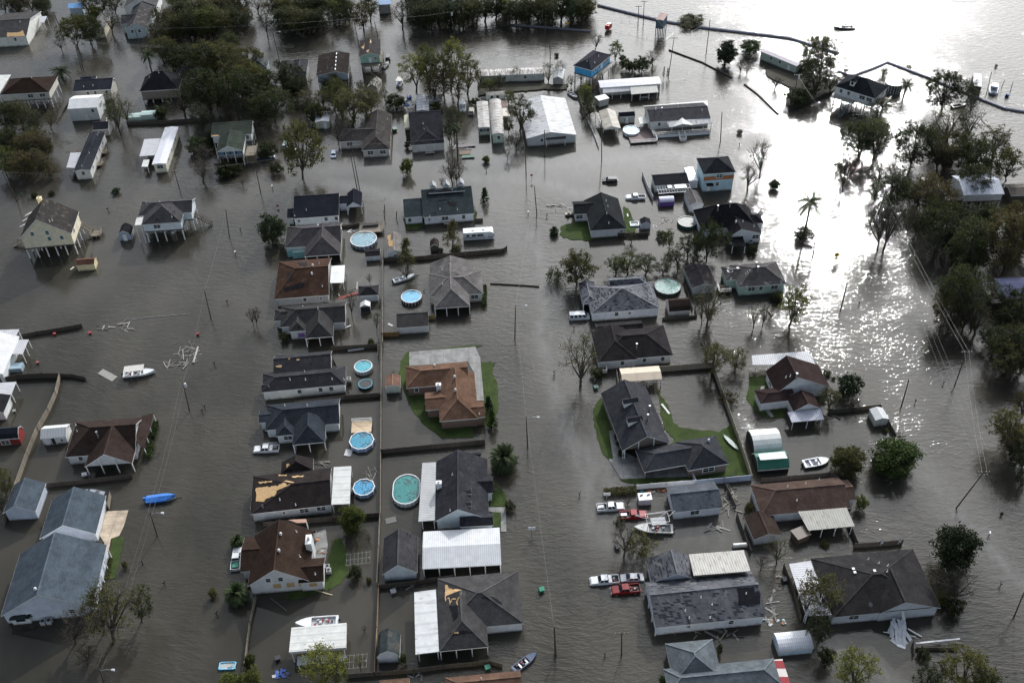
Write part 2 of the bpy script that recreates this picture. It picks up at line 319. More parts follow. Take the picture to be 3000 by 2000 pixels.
# the open lake beyond the boom is choppier
sp = N('ShaderNodeSeparateXYZ'); L(g, sp.inputs[0])
lake = mapr(n, math_(n, 'ADD', sp.outputs[1], math_(n, 'MULTIPLY', sp.outputs[0],1.0)),395,450,0,1)
cat_ = noise(n, mapping(n, gw, (.35,.9,1),(0,0, R_(24))),1.0,3); hh = math_(n, 'MULTIPLY', math_(n, 'MULTIPLY', h, mapr(n, cat_, .36,.64,.7,1.3)), math_(n, 'ADD', math_(n, 'ADD',.03, math_(n, 'MULTIPLY', calmf, .66)), math_(n, 'MULTIPLY', lake, .3)))
r0 = noise(n, mapping(n, g, (.38,.8,1),(0,0, R_(-35))),1.0,2,.6); hh = math_(n, 'ADD', hh, math_(n, 'MULTIPLY', math_(n, 'MULTIPLY', r0, lake),.12))
bump(n, hh, 1.0,1.0, b)
silt = noise(n, mapping(n, gw, (.06,.03,1)),1.0,5); c_ = mixc(n, mapr(n, silt, .35,.65,0,1),(.030,.028,.022),(.058,.053,.042))
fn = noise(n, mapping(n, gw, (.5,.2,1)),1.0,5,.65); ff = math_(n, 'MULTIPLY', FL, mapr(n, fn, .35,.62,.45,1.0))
c_ = mixc(n, math_(n, 'MULTIPLY', ff, .75), c_, (.20,.195,.19)); L(c_, b.inputs['Base Color'])  # silt film and painted sheen both lighten the base colour
b.inputs['IOR'].default_value = 1.33; b.inputs['Specular IOR Level'].default_value = .46
L(math_(n, 'ADD',.06, math_(n, 'MULTIPLY', ff, .22)), b.inputs['Roughness'])
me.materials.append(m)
WATER = wo

# ------------------------------------------------------------------ houses
REG = []          # (world point, short name) of buildings, for telling small things apart
def W(A, B, Cc, ax='u', ends='gg', e=2.8, rf=.5, R=None, k=.42, op='', z0=None, roof=None, wall=None, part=None, prof=None, hl=None, inset=.35, posts=None, yawd=0, pr=None):
    return dict(A=A, B=B, C=Cc, ax=ax, ends=ends, e=e, rf=rf, R=R, k=k, op=op, z0=z0, roof=roof, wall=wall, part=part, prof=prof, hl=hl, inset=inset, posts=posts, pr=pr)
GAMB = [(0,0),(.14,.55),(.5,1),(.86,.55),(1,0)]
BARR = [(0,0),(.05,.3),(.15,.6),(.3,.87),(.5,1),(.7,.87),(.85,.6),(.95,.3),(1,0)]
class Wing: pass
_cp = {}
def capmat(m_):
    if m_.name not in _cp: _cp[m_.name] = shingle(sc3(m_['c'],1.55),.25)
    return _cp[m_.name]
def solve(t, s, org, yaw, idx):
    g = Wing(); g.s = s; ca, sa = math.cos(yaw), math.sin(yaw)
    def loc(v): d = v - org; return Vector((d.x * ca + d.y * sa, -d.x * sa + d.y * ca, v.z))
    e = s['e']; a, b, c = (loc(G(t, s[q], e)) for q in 'ABC')
    g.x0, g.y0, g.w = a.x, (a.y + b.y) / 2, max(.8, b.x - a.x); g.d = max(.6, c.y - g.y0); g.e = e + .006 * idx; g.ax = s['ax']
    span = g.d if g.ax == 'u' else g.w; rf = s['rf']; g.rf = rf
    zr = g.e + s['k'] * span / 2
    if s['R']:
        X, Y = px(t, s['R']); d = ray(X, Y); dl = Vector((d.x * ca + d.y * sa, -d.x * sa + d.y * ca, d.z)); cl = loc(CAMP)
        q = (g.y0 + rf * g.d - cl.y) / dl.y
        if g.ax == 'v':                          # ridge point above the near end of the ridge
            q = (g.y0 + ((s['hl'] or min(span / 2, g.d * .46)) if s['ends'][0] == 'h' else 0) - cl.y) / dl.y
        if q: zr = cl.z + dl.z * q
        zr = min(max(zr, g.e + .12 * span / 2), g.e + .95 * span / 2)
        if g.ax == 'v':
            xr = cl.x + dl.x * q; g.rf = min(.72, max(.28,(xr - g.x0) / g.w))
    g.zr = zr; L = g.w if g.ax == 'u' else g.d
    hl = s['hl'] if s['hl'] else min(span / 2, L * .46)
    g.h0 = hl if s['ends'][0] == 'h' else 0; g.h1 = hl if s['ends'][1] == 'h' else 0
    if g.h0 + g.h1 > L * .97: k = L * .97 / (g.h0 + g.h1); g.h0 *= k; g.h1 *= k
    g.L = L; g.span = span
    def height(x, y):
        x -= g.x0; y -= g.y0
        if x < -1e-3 or y < -1e-3 or x > g.w + 1e-3 or y > g.d + 1e-3: return -1
        p, q = (x, y) if g.ax == 'u' else (y, x); fr = q / span
        if s['prof']:
            pf = s['prof']
            for (f0, z0),(f1, z1) in zip(pf, pf[1:]):
                if fr <= f1 + 1e-9: return g.e + (g.zr - g.e) * (z0 + (z1 - z0) * (fr - f0) / (f1 - f0))
            return g.e
        z = g.e + (g.zr - g.e) * min(fr / g.rf, (1 - fr) / (1 - g.rf))
        if g.h0: z = min(z, g.e + (g.zr - g.e) * p / g.h0)
        if g.h1: z = min(z, g.e + (g.zr - g.e) * (g.L - p) / g.h1)
        return z
    g.height = height; return g
def P2(g, p, q, z): return (g.x0 + p, g.y0 + q, z) if g.ax == 'u' else (g.x0 + q, g.y0 + p, z)
def roof_mesh(g, top, fas, mt=0, mf=0):
    e, zr = g.e, g.zr; pf = g.s['prof'] or [(0,0),(g.rf, 1),(1,0)]
    if g.s['prof']:
        for (f0, z0),(f1, z1) in zip(pf, pf[1:]):
            top.poly([P2(g, 0, f0 * g.span, e + (zr - e) * z0), P2(g, g.L, f0 * g.span, e + (zr - e) * z0), P2(g, g.L, f1 * g.span, e + (zr - e) * z1), P2(g, 0, f1 * g.span, e + (zr - e) * z1)], mt)
        out = [P2(g, 0, f * g.span, e + (zr - e) * z) for f, z in pf] + [P2(g, g.L, f * g.span, e + (zr - e) * z) for f, z in pf[::-1]]
    else:
        c00, c10, c11, c01 = P2(g, 0,0, e), P2(g, g.L, 0, e), P2(g, g.L, g.span, e), P2(g, 0, g.span, e)
        r0, r1 = P2(g, g.h0, g.rf * g.span, zr), P2(g, g.L - g.h1, g.rf * g.span, zr)
        top.poly([c00, c10, r1, r0], mt); top.poly([c11, c01, r0, r1], mt); out = [c00, c10]
        if g.h1: top.poly([c10, c11, r1], mt)
        else: out.append(r1)
        out += [c11, c01]
        if g.h0: top.poly([c01, c00, r0], mt)
        else: out.append(r0)
        rc = MB(); A_, B_ = Vector(r0), Vector(r1); up = Vector((0,0,.03)); rc.bar(A_ + up, B_ + up, .3,.07)
        for h_, e_, cs_ in ((g.h0, A_, (c00, c01)),(g.h1, B_, (c10, c11))):
            if h_:
                for c_ in cs_: rc.bar(e_ + up, Vector(c_) + up, .26,.06)
        g.caps = rc
    n = len(out); cx = sum(p[0] for p in out) / n; cy = sum(p[1] for p in out) / n; T_ = .2
    o2 = [(p[0] + (.02 if p[0] > cx else -.02), p[1] + (.02 if p[1] > cy else -.02), p[2]) for p in out]
    for i in range(n):
        a, b = o2[i], o2[(i + 1) % n]; fas.poly([(a[0], a[1], a[2] + .02),(b[0], b[1], b[2] + .02),(b[0], b[1], b[2] - T_),(a[0], a[1], a[2] - T_)], mf)
    if g.s['prof']:
        for (f0, z0),(f1, z1) in zip(pf, pf[1:]):
            fas.poly([P2(g, 0, f0 * g.span, e + (zr - e) * z0 - T_), P2(g, g.L, f0 * g.span, e + (zr - e) * z0 - T_), P2(g, g.L, f1 * g.span, e + (zr - e) * z1 - T_), P2(g, 0, f1 * g.span, e + (zr - e) * z1 - T_)], mf)
    else:
        d = lambda p: (p[0], p[1], p[2] - T_)
        fas.poly([d(q) for q in (c00, c10, r1, r0)], mf); fas.poly([d(q) for q in (c11, c01, r0, r1)], mf)
        if g.h1: fas.poly([d(q) for q in (c10, c11, r1)], mf)
        if g.h0: fas.poly([d(q) for q in (c01, c00, r0)], mf)
SIDES = 'nrfl'
def corners(g, ins):
    return [(g.x0 + ins, g.y0 + ins),(g.x0 + g.w - ins, g.y0 + ins),(g.x0 + g.w - ins, g.y0 + g.d - ins),(g.x0 + ins, g.y0 + g.d - ins)]
def wall_mesh(g, mb, z0, ins, mi=0):
    cs = corners(g, ins)
    for i, sd in enumerate(SIDES):
        a, b = cs[i], cs[(i + 1) % 4]; fr = [0,1]
        gab = (g.ax == 'u' and sd in 'rl') or (g.ax == 'v' and sd in 'nf')
        if gab:
            pf = [p[0] for p in g.s['prof']] if g.s['prof'] else [g.rf]
            for q in pf:
                t_ = (q * g.span - ins) / (g.span - 2 * ins)
                if sd in 'fl': t_ = 1 - t_
                if .02 < t_ < .98: fr.append(t_)
            fr = sorted(fr)
        pts = [(a[0] + (b[0] - a[0]) * f, a[1] + (b[1] - a[1]) * f) for f in fr]
        zt = [g.height(*p) - .22 for p in pts]
        if sd in g.s['op']:
            if gab and not ((g.ax == 'u' and ((sd == 'l' and g.h0) or (sd == 'r' and g.h1))) or (g.ax == 'v' and ((sd == 'n' and g.h0) or (sd == 'f' and g.h1)))):
                zb = g.e - .32; mb.poly([(a[0], a[1], zb),(b[0], b[1], zb)] + [(p[0], p[1], z) for p, z in zip(pts[::-1], zt[::-1])], mi)
            continue
        mb.poly([(a[0], a[1], z0),(b[0], b[1], z0)] + [(p[0], p[1], z) for p, z in zip(pts[::-1], zt[::-1])], mi)
def onwall(g, sd, fr, z, ins, w, h, out=.0):
    cs = corners(g, ins); i = SIDES.index(sd); a, b = cs[i], cs[(i + 1) % 4]
    if sd in 'fl': fr = 1 - fr
    dx, dy = b[0] - a[0], b[1] - a[1]; L = math.hypot(dx, dy); dx /= L; dy /= L
    return (a[0] + dx * L * fr + dy * out, a[1] + dy * L * fr - dx * out, z), math.atan2(dy, dx)
def house(name, label, cat, t, wings, wall=None, roof=None, floor=None, win='', vents=(), short=None, yaw=None, yv=False, trim=None, patches=(), stilt=0, group=None, pcol=None):
    roof = roof or shingle((.05,.05,.055)); wall = wall or siding((.62,.63,.64)); trim = trim or TRIM
    s0 = wings[0]; a, b, c = (G(t, s0[q], s0['e']) for q in 'ABC')
    if yaw is None:
        yw = math.atan2(b.y - a.y, b.x - a.x) if not yv else math.atan2(c.y - b.y, c.x - b.x) - math.pi / 2
    else: yw = R_(yaw)
    ca, sa = math.cos(yw), math.sin(yw); org = Vector((a.x, a.y, 0))
    gs = [solve(t, s, org, yw, i) for i, s in enumerate(wings)]
    g0 = gs[0]; cx, cy = g0.x0 + g0.w / 2, g0.y0 + g0.d / 2
    for g in gs: g.x0 -= cx; g.y0 -= cy
    loc = Vector((org.x + cx * ca - cy * sa, org.y + cx * sa + cy * ca, 0))
    E = empty(name, loc, yw); tag(E, label, cat, group); E['_s'] = 1; del E['_s']
    REG.append((loc.copy(), short or label, max(g0.w, g0.d) / 2))
    groups = {}
    for i, g in enumerate(gs):
        s = g.s; key = (s['part'] or 'roof', s['roof'] or roof)
        if key not in groups: groups[key] = MB()
        if s['part'] == 'dormer':
            mb = MB(); fb = MB(); wb = MB(); roof_mesh(g, mb, fb, 0,0); wall_mesh(g, wb, s['z0'] if s['z0'] is not None else g.e - 2,.15)
            dd = wb.build('dormer', s['wall'] or wall, E); mb.build('dormer_roof', s['roof'] or roof, dd); fb.build('dormer_trim', trim, dd); continue
        fas = groups.setdefault('fascia', MB()); roof_mesh(g, groups[key], fas)
        if getattr(g, 'caps', None) and (s['roof'] or roof).name.startswith('roof_sh'):
            q = groups.setdefault(('ridge_cap', capmat(s['roof'] or roof)), MB()); k0 = len(q.v); q.v += g.caps.v; q.f += [[i_ + k0 for i_ in f_] for f_ in g.caps.f]; q.m += g.caps.m
        z0 = s['z0'] if s['z0'] is not None else (floor if floor is not None else -.6); ins = s['inset'] + .004 * i; g.ins = ins; g.z0 = z0
        wm = s['wall'] or wall; kw = ('wall', wm); wb = groups.setdefault(kw, MB())
        if s['op'] != 'nrfl' : wall_mesh(g, wb, z0, ins)
        else: wall_mesh(g, wb, z0, ins)
        if floor is not None and s['op'] != 'nrfl':
            fb = groups.setdefault('floor_slab', MB()); x0, y0 = g.x0 + ins * .6, g.y0 + ins * .6
            fb.box((g.x0 + g.w / 2, g.y0 + g.d / 2, z0 + .1 - .01 * i),(g.w - ins * 1.2, g.d - ins * 1.2,.3))
            nu = max(2, int(g.w / 2.7)) + 1; nv = max(2, int(g.d / 3.6)) + 1
            for iu in range(nu):
                for iv in range(nv):
                    if 0 < iv < nv - 1 and 0 < iu < nu - 1 and (iu + iv) % 2: continue
                    X_, Y_ = g.x0 + ins + .15 + (g.w - 2 * ins - .3) * iu / (nu - 1), g.y0 + ins + .15 + (g.d - 2 * ins - .3) * iv / (nv - 1)
                    q = MB(); q.box((X_, Y_, z0 / 2 - .3),(.26,.26, z0 + .5)); q.build('stilt', pcol or TRIM, E)
        if s['op'] or s['posts']:
            for sd in (s['posts'] if s['posts'] is not None else s['op']):
                L = g.w if sd in 'nf' else g.d; npst = max(2, int(round(L / 3.2)) + 1)
                for k in range(npst):
                    if k == 0 and SIDES[SIDES.index(sd) - 1] in s['op'] and sd != 'n': continue
                    p, _ = onwall(g, sd, k / (npst - 1),0,.18,0,0)
                    hz = g.height(p[0], p[1]); q = MB(); q.box((p[0], p[1],(hz - .15 + z0) / 2),(.2,.2, hz - .15 - z0)); q.build('post', pcol or TRIM, E)
    for key, mb in groups.items():
        if key == 'fascia': mb.build('fascia', trim, E, fix=False)
        elif key == 'floor_slab': mb.build('floor', WOODD, E)
        elif key[0] == 'wall': mb.build('wall', key[1], E)
        else: mb.build(key[0], key[1], E, fix=False)
    for tok in win.split():
        i, sd, rest = int(tok[0]), tok[1], tok[2:]; kind = ''
        while rest[-1].isalpha(): kind = rest[-1] + kind; rest = rest[:-1]
        fr = float(rest); g = gs[i]; ww, hh_, zc = (1.0,1.25, g.e - 1.15)
        if 'u' in kind: zc = g.e + .9
        if 'w' in kind: ww = 1.9
        if 'W' in kind: ww, hh_ = 2.6,1.5
        if 's' in kind: ww, hh_ = .7,.8
        if 'd' in kind: ww, hh_, zc = .95,2.1, g.z0 + 1.15 if g.z0 > 0 else 1.0
        if 'G' in kind: ww, hh_, zc = 2.6,2.1,1.0
        if 'l' in kind: zc = g.e - 3.9
        p, an = onwall(g, sd, fr, zc, g.ins, ww, hh_, .03)
        if 'b' in kind:
            q = MB(); q.box(p, (ww * 1.5,.1, hh_), an); q.build('window_board', PLY, E); continue
        q = MB()
        for (dx, dz, a_, b_) in ((0, hh_ / 2, ww + .2,.12),(0,-hh_ / 2, ww + .2,.12),(-ww / 2,0,.12, hh_),(ww / 2,0,.12, hh_)):
            q.box((p[0] + dx * math.cos(an), p[1] + dx * math.sin(an), p[2] + dz),(a_, .12 + .01 * (dz == 0), b_), an)
        if 'd' in kind or 'G' in kind:
            f = q.build('door', TRIM, E); q2 = MB(); q2.box(p, (ww - .1,.06, hh_ - .1), an); q2.build('door_panel', WHITE if 'k' not in kind else DARK, f)
        else:
            q.box((p[0], p[1], p[2]),(ww, .09,.06), an)
            if ww > 1.5: q.box((p[0], p[1], p[2]),(.08,.1, hh_), an)
            f = q.build('window', TRIM, E); q2 = MB(); q2.box(p, (ww, .05, hh_), an); q2.build('pane', glassm((.03,.10,.10)) if 'c' in kind else GLASS, f)
    E['_'] = 0; del E['_']
    def onroof(pt, lift=.0):
        X, Y = px(t, pt); d = ray(X, Y); d = d / -d.z; tt = CAM_H - 16
        while tt < CAM_H + 2:
            q = CAMP + d * tt; l = Vector(((q.x - loc.x) * ca + (q.y - loc.y) * sa, -(q.x - loc.x) * sa + (q.y - loc.y) * ca, 0))
            hz = max(g.height(l.x, l.y) for g in gs)
            if hz > 0 and q.z <= hz: return Vector((l.x, l.y, hz + lift))
            tt += .04
        return None
    for v in vents:
        p = onroof(v[:2]); kd = v[2] if len(v) > 2 else 'p'
        if p is None: continue
        q = MB()
        if kd == 'p': q.tube(p - Vector((0,0,.2)), p + Vector((0,0,.55)),.07); q.tube(p - Vector((0,0,.1)), p + Vector((0,0,.08)),.22,.12); q.build('vent_pipe', TRIM, E)
        if kd == 't': q.tube(p - Vector((0,0,.2)), p + Vector((0,0,.4)),.16, n=10); q.tube(p + Vector((0,0,.35)), p + Vector((0,0,.75)),.3,.22, n=10); q.tube(p + Vector((0,0,.75)), p + Vector((0,0,.85)),.22,.08, n=10); q.build('roof_vent', WHITE, E)
        if kd == 'c': q.box(p + Vector((0,0,.4)),(1.1,.8,2.4)); q.box(p + Vector((0,0,1.65)),(1.25,.95,.15)); q.tube(p + Vector((0,0,1.7)), p + Vector((0,0,2.1)),.2); q.build('chimney', WHITE, E)
        if kd == 'h': q.tube(p - Vector((0,0,.2)), p + Vector((0,0,1.6)),.17, n=8); q.tube(p + Vector((0,0,1.6)), p + Vector((0,0,1.8)),.26, n=8); q.build('flue', GREYM, E)
        if kd == 's':
            q.tube(p, p + Vector((0,0,.6)),.05); bz = p + Vector((0,0,.75)); q.tube(bz, bz + Vector((-.12,-.06,.05)),.1,.42, n=12); q.build('satellite_dish', GREYM, E)
    for pc in patches:
        pts, mt = pc[0], pc[1]; nm = pc[2] if len(pc) > 2 else 'bare_patch'; rr = random.Random(int(pts[0][0] * 7 + pts[0][1])); op = []
        jit = pc[3] if len(pc) > 3 else 6
        for i in range(len(pts)):
            a_, b_ = pts[i], pts[(i + 1) % len(pts)]; L = math.hypot(b_[0] - a_[0], b_[1] - a_[1]); ns = max(1, int(L / 14)) if jit else 1
            for k in range(ns):
                f = k / ns; op.append((a_[0] + (b_[0] - a_[0]) * f + rr.uniform(-jit, jit) * (k > 0), a_[1] + (b_[1] - a_[1]) * f + rr.uniform(-jit, jit) * (k > 0)))
        q3 = [onroof(p, .05) for p in op]; q3 = [p for p in q3 if p]
        if len(q3) > 2:
            q = MB(); q.poly([p + Vector((0,0,.015)) for p in q3]); i = len(q3)
            for a_, b_ in zip(q3, q3[1:] + q3[:1]): q.poly([a_ + Vector((0,0,.015)), b_ + Vector((0,0,.015)), b_ - Vector((0,0,.1)), a_ - Vector((0,0,.1))])
            q.build(nm, mt, E)
    E2 = E; HOUSES.append(dict(o=E, g=gs, loc=loc, yaw=yw)); return E2, gs
HOUSES = []
def quad_roof(parent, t, pts, zs, mt, name='awning', th=.12, posts=(), pz=0.0, pm=None):
    """sloping sheet on posts: four image points, each with its height"""
    M = parent.matrix_world if False else Matrix.Translation(parent.location) @ Matrix.Rotation(parent.rotation_euler[2],4,'Z'); Mi = M.inverted()
    P = [Mi @ G(t, p, z) for p, z in zip(pts, zs)]; q = MB(); dn = Vector((0,0,-th))
    q.poly(P); q.poly([p + dn for p in P][::-1])
    for i in range(4): q.poly([P[i], P[(i + 1) % 4], P[(i + 1) % 4] + dn, P[i] + dn])
    o = q.build(name, mt, parent)
    for (i, f) in posts:
        a = P[i].lerp(P[(i + 1) % 4], f); c = sum(P, Vector()) / 4; a = a.lerp(c, .03); b = MB(); b.box((a.x, a.y, (a.z - .1 + pz) / 2 - .2),(.15,.15, a.z - pz + .2)); b.build('post', pm or TRIM, o if False else parent)
    return o
def awning(name, label, cat, t, pts, zs, mt, posts=(), th=.12, pm=None, sub='roof_sheet'):
    c = sum((G(t, p, 0) for p in pts), Vector()) / 4; c.z = 0; d = G(t, pts[1], zs[1]) - G(t, pts[0], zs[0])
    E = empty(name, c, math.atan2(d.y, d.x)); tag(E, label, cat); quad_roof(E, t, pts, zs, mt, sub, th, posts, pm=pm); return E
# ------------------------------------------------------------------ telling small things apart by what stands near them
LABELS = {}
def near_phrase(p):
    cand = sorted(REG, key=lambda r: max(0,(r[0] - p).length - r[2]))[:1]
    if not cand: return 'in the open water'
    q, nm, rad = cand[0]; d = p - q
    if d.length < rad * .7: return 'on ' + nm if False else 'close against ' + nm
    side = ('right of' if d.x > 0 else 'left of') if abs(d.x) > abs(d.y) * 1.1 else ('beyond' if d.y > 0 else 'in front of')
    far = 'well ' if (d.length - rad) > 14 else ('' if (d.length - rad) > 4 else 'just ')
    return far + side + ' ' + nm
PENDING = []
def auto(o, base, cat, loc=None, group=None):
    PENDING.append((o, base, cat, group)); return o
def settle():
    seen = {}
    for o, base, cat, group in PENDING:
        p = Vector(o.get('_p', o.location)) if False else o.location.copy()
        if o.type == 'MESH' and p.length < .01: p = sum((v.co for v in o.data.vertices), Vector()) / len(o.data.vertices)
        p.z = 0; lab = base + ' ' + near_phrase(p); o['category'] = cat
        seen.setdefault(lab, []).append((o, group))
    for lab, os_ in seen.items():
        n = len(os_)
        if n == 1:
            o, g = os_[0]; o['label'] = ' '.join(lab.split()[:16])
            if g: o['group'] = g
            continue
        os_.sort(key=lambda q: proj(q[0].location)[0] if q[0].location.length > .01 else 0)
        words = {2: ['left one','right one'],3: ['left one','middle one','right one'],4: ['leftmost','second from left','second from right','rightmost'],
                 5: ['leftmost','second from left','middle one','second from right','rightmost']}.get(n)
        for i, (o, g) in enumerate(os_):
            if words: o['label'] = ' '.join(lab.split()[:12]) + ' (' + words[i] + ')'
            else: o['label'] = ' '.join(lab.split()[:16])
            if g or not words: o['group'] = g or lab
# ------------------------------------------------------------------ trees
LV = {'dark': leaf((.022,.030,.012),(.050,.060,.026)),'olive': leaf((.045,.048,.018),(.095,.092,.034)),'green': leaf((.040,.055,.016),(.100,.115,.030)),
      'mag': leaf((.018,.026,.012),(.045,.055,.028),.1),'lime': leaf((.085,.100,.022),(.18,.185,.045)),'brown': leaf((.055,.048,.022),(.090,.078,.036)),
      'palm': leaf((.022,.034,.014),(.045,.060,.026),.1),'cone': leaf((.014,.028,.010),(.03,.05,.018),.1),'hedge': leaf((.018,.032,.009),(.045,.065,.018),.1)}
def blob_leaves(mb, c, r, n, s, rr, flat=.6):
    for _ in range(n):
        d = Vector((rr.gauss(0,1), rr.gauss(0,1), rr.gauss(0, flat))); d = d * (r * .55)
        p = c + d; a = Vector((rr.uniform(-1,1), rr.uniform(-1,1), rr.uniform(-.5,.5))).normalized(); b = a.cross(Vector((rr.uniform(-1,1), rr.uniform(-1,1), rr.uniform(-1,1)))).normalized()
        k = s * rr.uniform(.6,1.5); mb.poly([p - a * k, p - b * k * .6, p + a * k, p + b * k * .6])
SHAPES = {  # h, w, trunk fraction, number of limbs, clusters, leaves per cluster, cluster radius, leaf size, envelope squash, bareness
 'oak': (9,11,.10,8,190,30,.62,.17,.62),'loose': (9,8,.12,7,135,24,.52,.14,.85),'sparse': (9,8.5,.16,9,110,11,.55,.12,.85),'bare': (7,7,.2,9,60,7,.45,.085,.9),
 'tall': (12,7.5,.12,7,150,26,.8,.18,1.5),'mag': (7,6.5,.05,6,230,32,.6,.18,1.0),'bush': (3,4.5,.05,6,80,30,.5,.15,.7),'cone': (6,3,.08,1,80,28,.35,.15,1.8),'fallen': (2.2,8,.1,6,40,26,.7,.18,.3),'cyp': (10,6,.2,1,90,28,.55,.17,1.3),'willow': (6.5,8,.12,10,110,32,.6,.16,.7)}
TREEM = {}
def tree_meshes(kind, seed):
    if (kind, seed) in TREEM: return TREEM[(kind, seed)]
    rr = random.Random(hash_(kind) + seed * 101); H_, W_, tf, nl, nc, lp, cr, ls, sq = SHAPES[kind]; tr = MB(); cw = MB()
    r0 = .028 * H_ + .06; top = Vector((rr.uniform(-.4,.4), rr.uniform(-.4,.4), H_ * tf)); tr.tube((0,0,-.6), top, r0, r0 * .75,8)
    ctr = Vector((0,0, H_ * (tf + 1) / 2)); rz = H_ * (1 - tf) / 2; ends = []; hubs = []
    if nl == 1:
        tip = Vector((rr.uniform(-.2,.2),0, H_ * .96)); tr.tube(top, tip, r0 * .7,.03,6)
        for i in range(nc):
            z = H_ * (tf + (1 - tf) * (i / nc) ** .9); rad = W_ / 2 * max(.15,(1 - ((z / H_ - tf) / (1 - tf)) ** (1.2 if kind == 'cone' else 2.6))) * (.9 if kind == 'cone' else rr.uniform(.75,1.25)); a = rr.uniform(0,6.28)
            e = Vector((math.cos(a) * rad * rr.uniform(.4,1), math.sin(a) * rad * rr.uniform(.4,1), z)); ends.append(e)
            if i % 3 == 0: tr.tube((0,0, z - .2), e, .045,.015,4, cap=False)
    else:
        for i in range(nl):
            a = 6.283 * i / nl + rr.uniform(-.4,.4); el = rr.uniform(.15,1.25); rad = W_ / 2 * rr.uniform(.55,.8)
            e = Vector((math.cos(a) * math.cos(el) * rad, math.sin(a) * math.cos(el) * rad, ctr.z + rz * (math.sin(el) * .9 - .25)))
            mid = top.lerp(e, .5) + Vector((rr.uniform(-.5,.5), rr.uniform(-.5,.5), rr.uniform(.1,.7))); tr.tube(top, mid, r0 * .55, r0 * .36,6, cap=False); tr.tube(mid, e, r0 * .36, r0 * .2,5, cap=False)
            hubs += [mid, e, mid.lerp(e, .5)]
        gaps = [Vector((rr.gauss(0,1), rr.gauss(0,1), rr.gauss(0,.6))).normalized() for _ in range(6)]
        k = 0
        while k < nc:
            d = Vector((rr.gauss(0,1), rr.gauss(0,1), rr.gauss(0,1))).normalized()
            if d.z < (-.95 if kind == 'mag' else -.75) or any(d.dot(g_) > .9 for g_ in gaps[:6 if kind in ('oak','loose','sparse') else 1]): 
                if rr.random() < .8: continue
            q = rr.uniform(.3,1.0) ** .6; lob = 1 + rr.uniform(-.12,.12) + .2 * math.sin(3 * math.atan2(d.y, d.x) + seed) + .1 * math.sin(7 * math.atan2(d.y, d.x) + 2 * seed)
            e = ctr + Vector((d.x * W_ / 2 * q * lob, d.y * W_ / 2 * q * lob, d.z * rz * q * (1 + rr.uniform(-.1,.14)))); ends.append(e); k += 1
            hb = min(hubs, key=lambda h_: (h_ - e).length); tr.tube(hb, e, .042,.014,4, cap=False)
            if kind in ('bare','sparse','loose','willow'):
                for _ in range(4 if kind == 'bare' else 2):
                    tr.tube(hb.lerp(e, rr.uniform(.4,1)), e + Vector((rr.uniform(-1,1), rr.uniform(-1,1), rr.uniform(-.2,1))) * W_ * .13,.026,.01,3, cap=False)
        if kind == 'bare':
            for _ in range(70):
                hb = rr.choice(hubs); d = (hb - top).normalized(); tr.tube(hb, hb + (d + Vector((rr.uniform(-1,1), rr.uniform(-1,1), rr.uniform(-.3,1)))) * W_ * .17,.035,.01,3, cap=False)
    for e in ends:
        big = rr.uniform(.7,1.35); blob_leaves(cw, e, cr * big, int(lp * big), ls, rr)
    zm = max(v[2] for v in cw.v)
    TREEM[(kind, seed)] = (tr, cw, H_ if kind in ('bare',) else max(zm, H_ * .9), W_); return TREEM[(kind, seed)]
def hash_(s): return sum((i + 1) * ord(c_) for i, c_ in enumerate(s)) % 9973
TPROTO = {}
NAMES = {'oak': ('oak_tree','tree'),'loose': ('tree','tree'),'sparse': ('storm_stripped_tree','tree'),'bare': ('bare_tree','tree'),'tall': ('tree','tree'),'mag': ('magnolia_tree','tree'),'bush': ('bush','bush'),'cone': ('evergreen_tree','tree'),'fallen': ('fallen_tree','tree'),'cyp': ('cypress_tree','tree'),'willow': ('willow_tree','tree')}
DESC = {'oak': 'broad','loose': 'open-crowned','sparse': 'storm-thinned','bare': 'leafless','tall': 'tall','mag': 'dense rounded','bush': 'low bushy','cone': 'cone-shaped','fallen': 'toppled','cyp': 'upright feathery','willow': 'windblown spreading'}
CDES = {'dark': 'dark green','olive': 'olive','green': 'green','mag': 'glossy dark','lime': 'yellow-green','brown': 'brownish','cone': 'deep green','hedge': 'bright green','palm': 'green'}
tcount = [0]
def place_tree(loc, kind, colr, w_, h_, label=None, seed=None, group=None):
    if kind == 'tall': w_ *= 1.12
    tcount[0] += 1; seed = seed if seed is not None else tcount[0] % (4 if kind in ('oak','loose','sparse','tall') else 2)
    key = (kind, colr, seed); tr, cw, H_, W_ = tree_meshes(kind, seed); nm, cat = NAMES[kind]
    if key not in TPROTO:
        TPROTO[key] = (tr.mesh('trunk', BARK), cw.mesh('crown', LV[colr]))
    E = empty(nm, loc, tcount[0] * 2.399); E.scale = (w_ / W_ / 1.08, w_ / W_ / 1.08, h_ / H_)
    for nme, me_ in zip(('trunk','crown'), TPROTO[key]):
        o = bpy.data.objects.new(nme, me_); C.objects.link(o); o.parent = E
    base = f"{DESC[kind]} {CDES[colr]} {cat}" if kind != 'bare' else 'leafless bare-branched tree'
    if label: tag(E, label, cat, group)
    else: auto(E, base, cat, group=group)
    return E
def tree(t, base, tip, wp, kind='oak', colr='dark', label=None, seed=None, group=None):
    b, q = top_over(t, base, tip); h = max(.8, q.z); d = q.x - b.x
    w_ = wp / 3.136 / pxm(t, base); E = place_tree(b, kind, colr, max(.6, w_), h, label, seed, group)
    if abs(d) > .8: E.rotation_euler = (0, math.atan2(d, h) * .7, E.rotation_euler[2] * 0 + tcount[0] * 2.399) if False else (0, min(.5, max(-.5, math.atan2(d, h))) * .7,0)
    return E
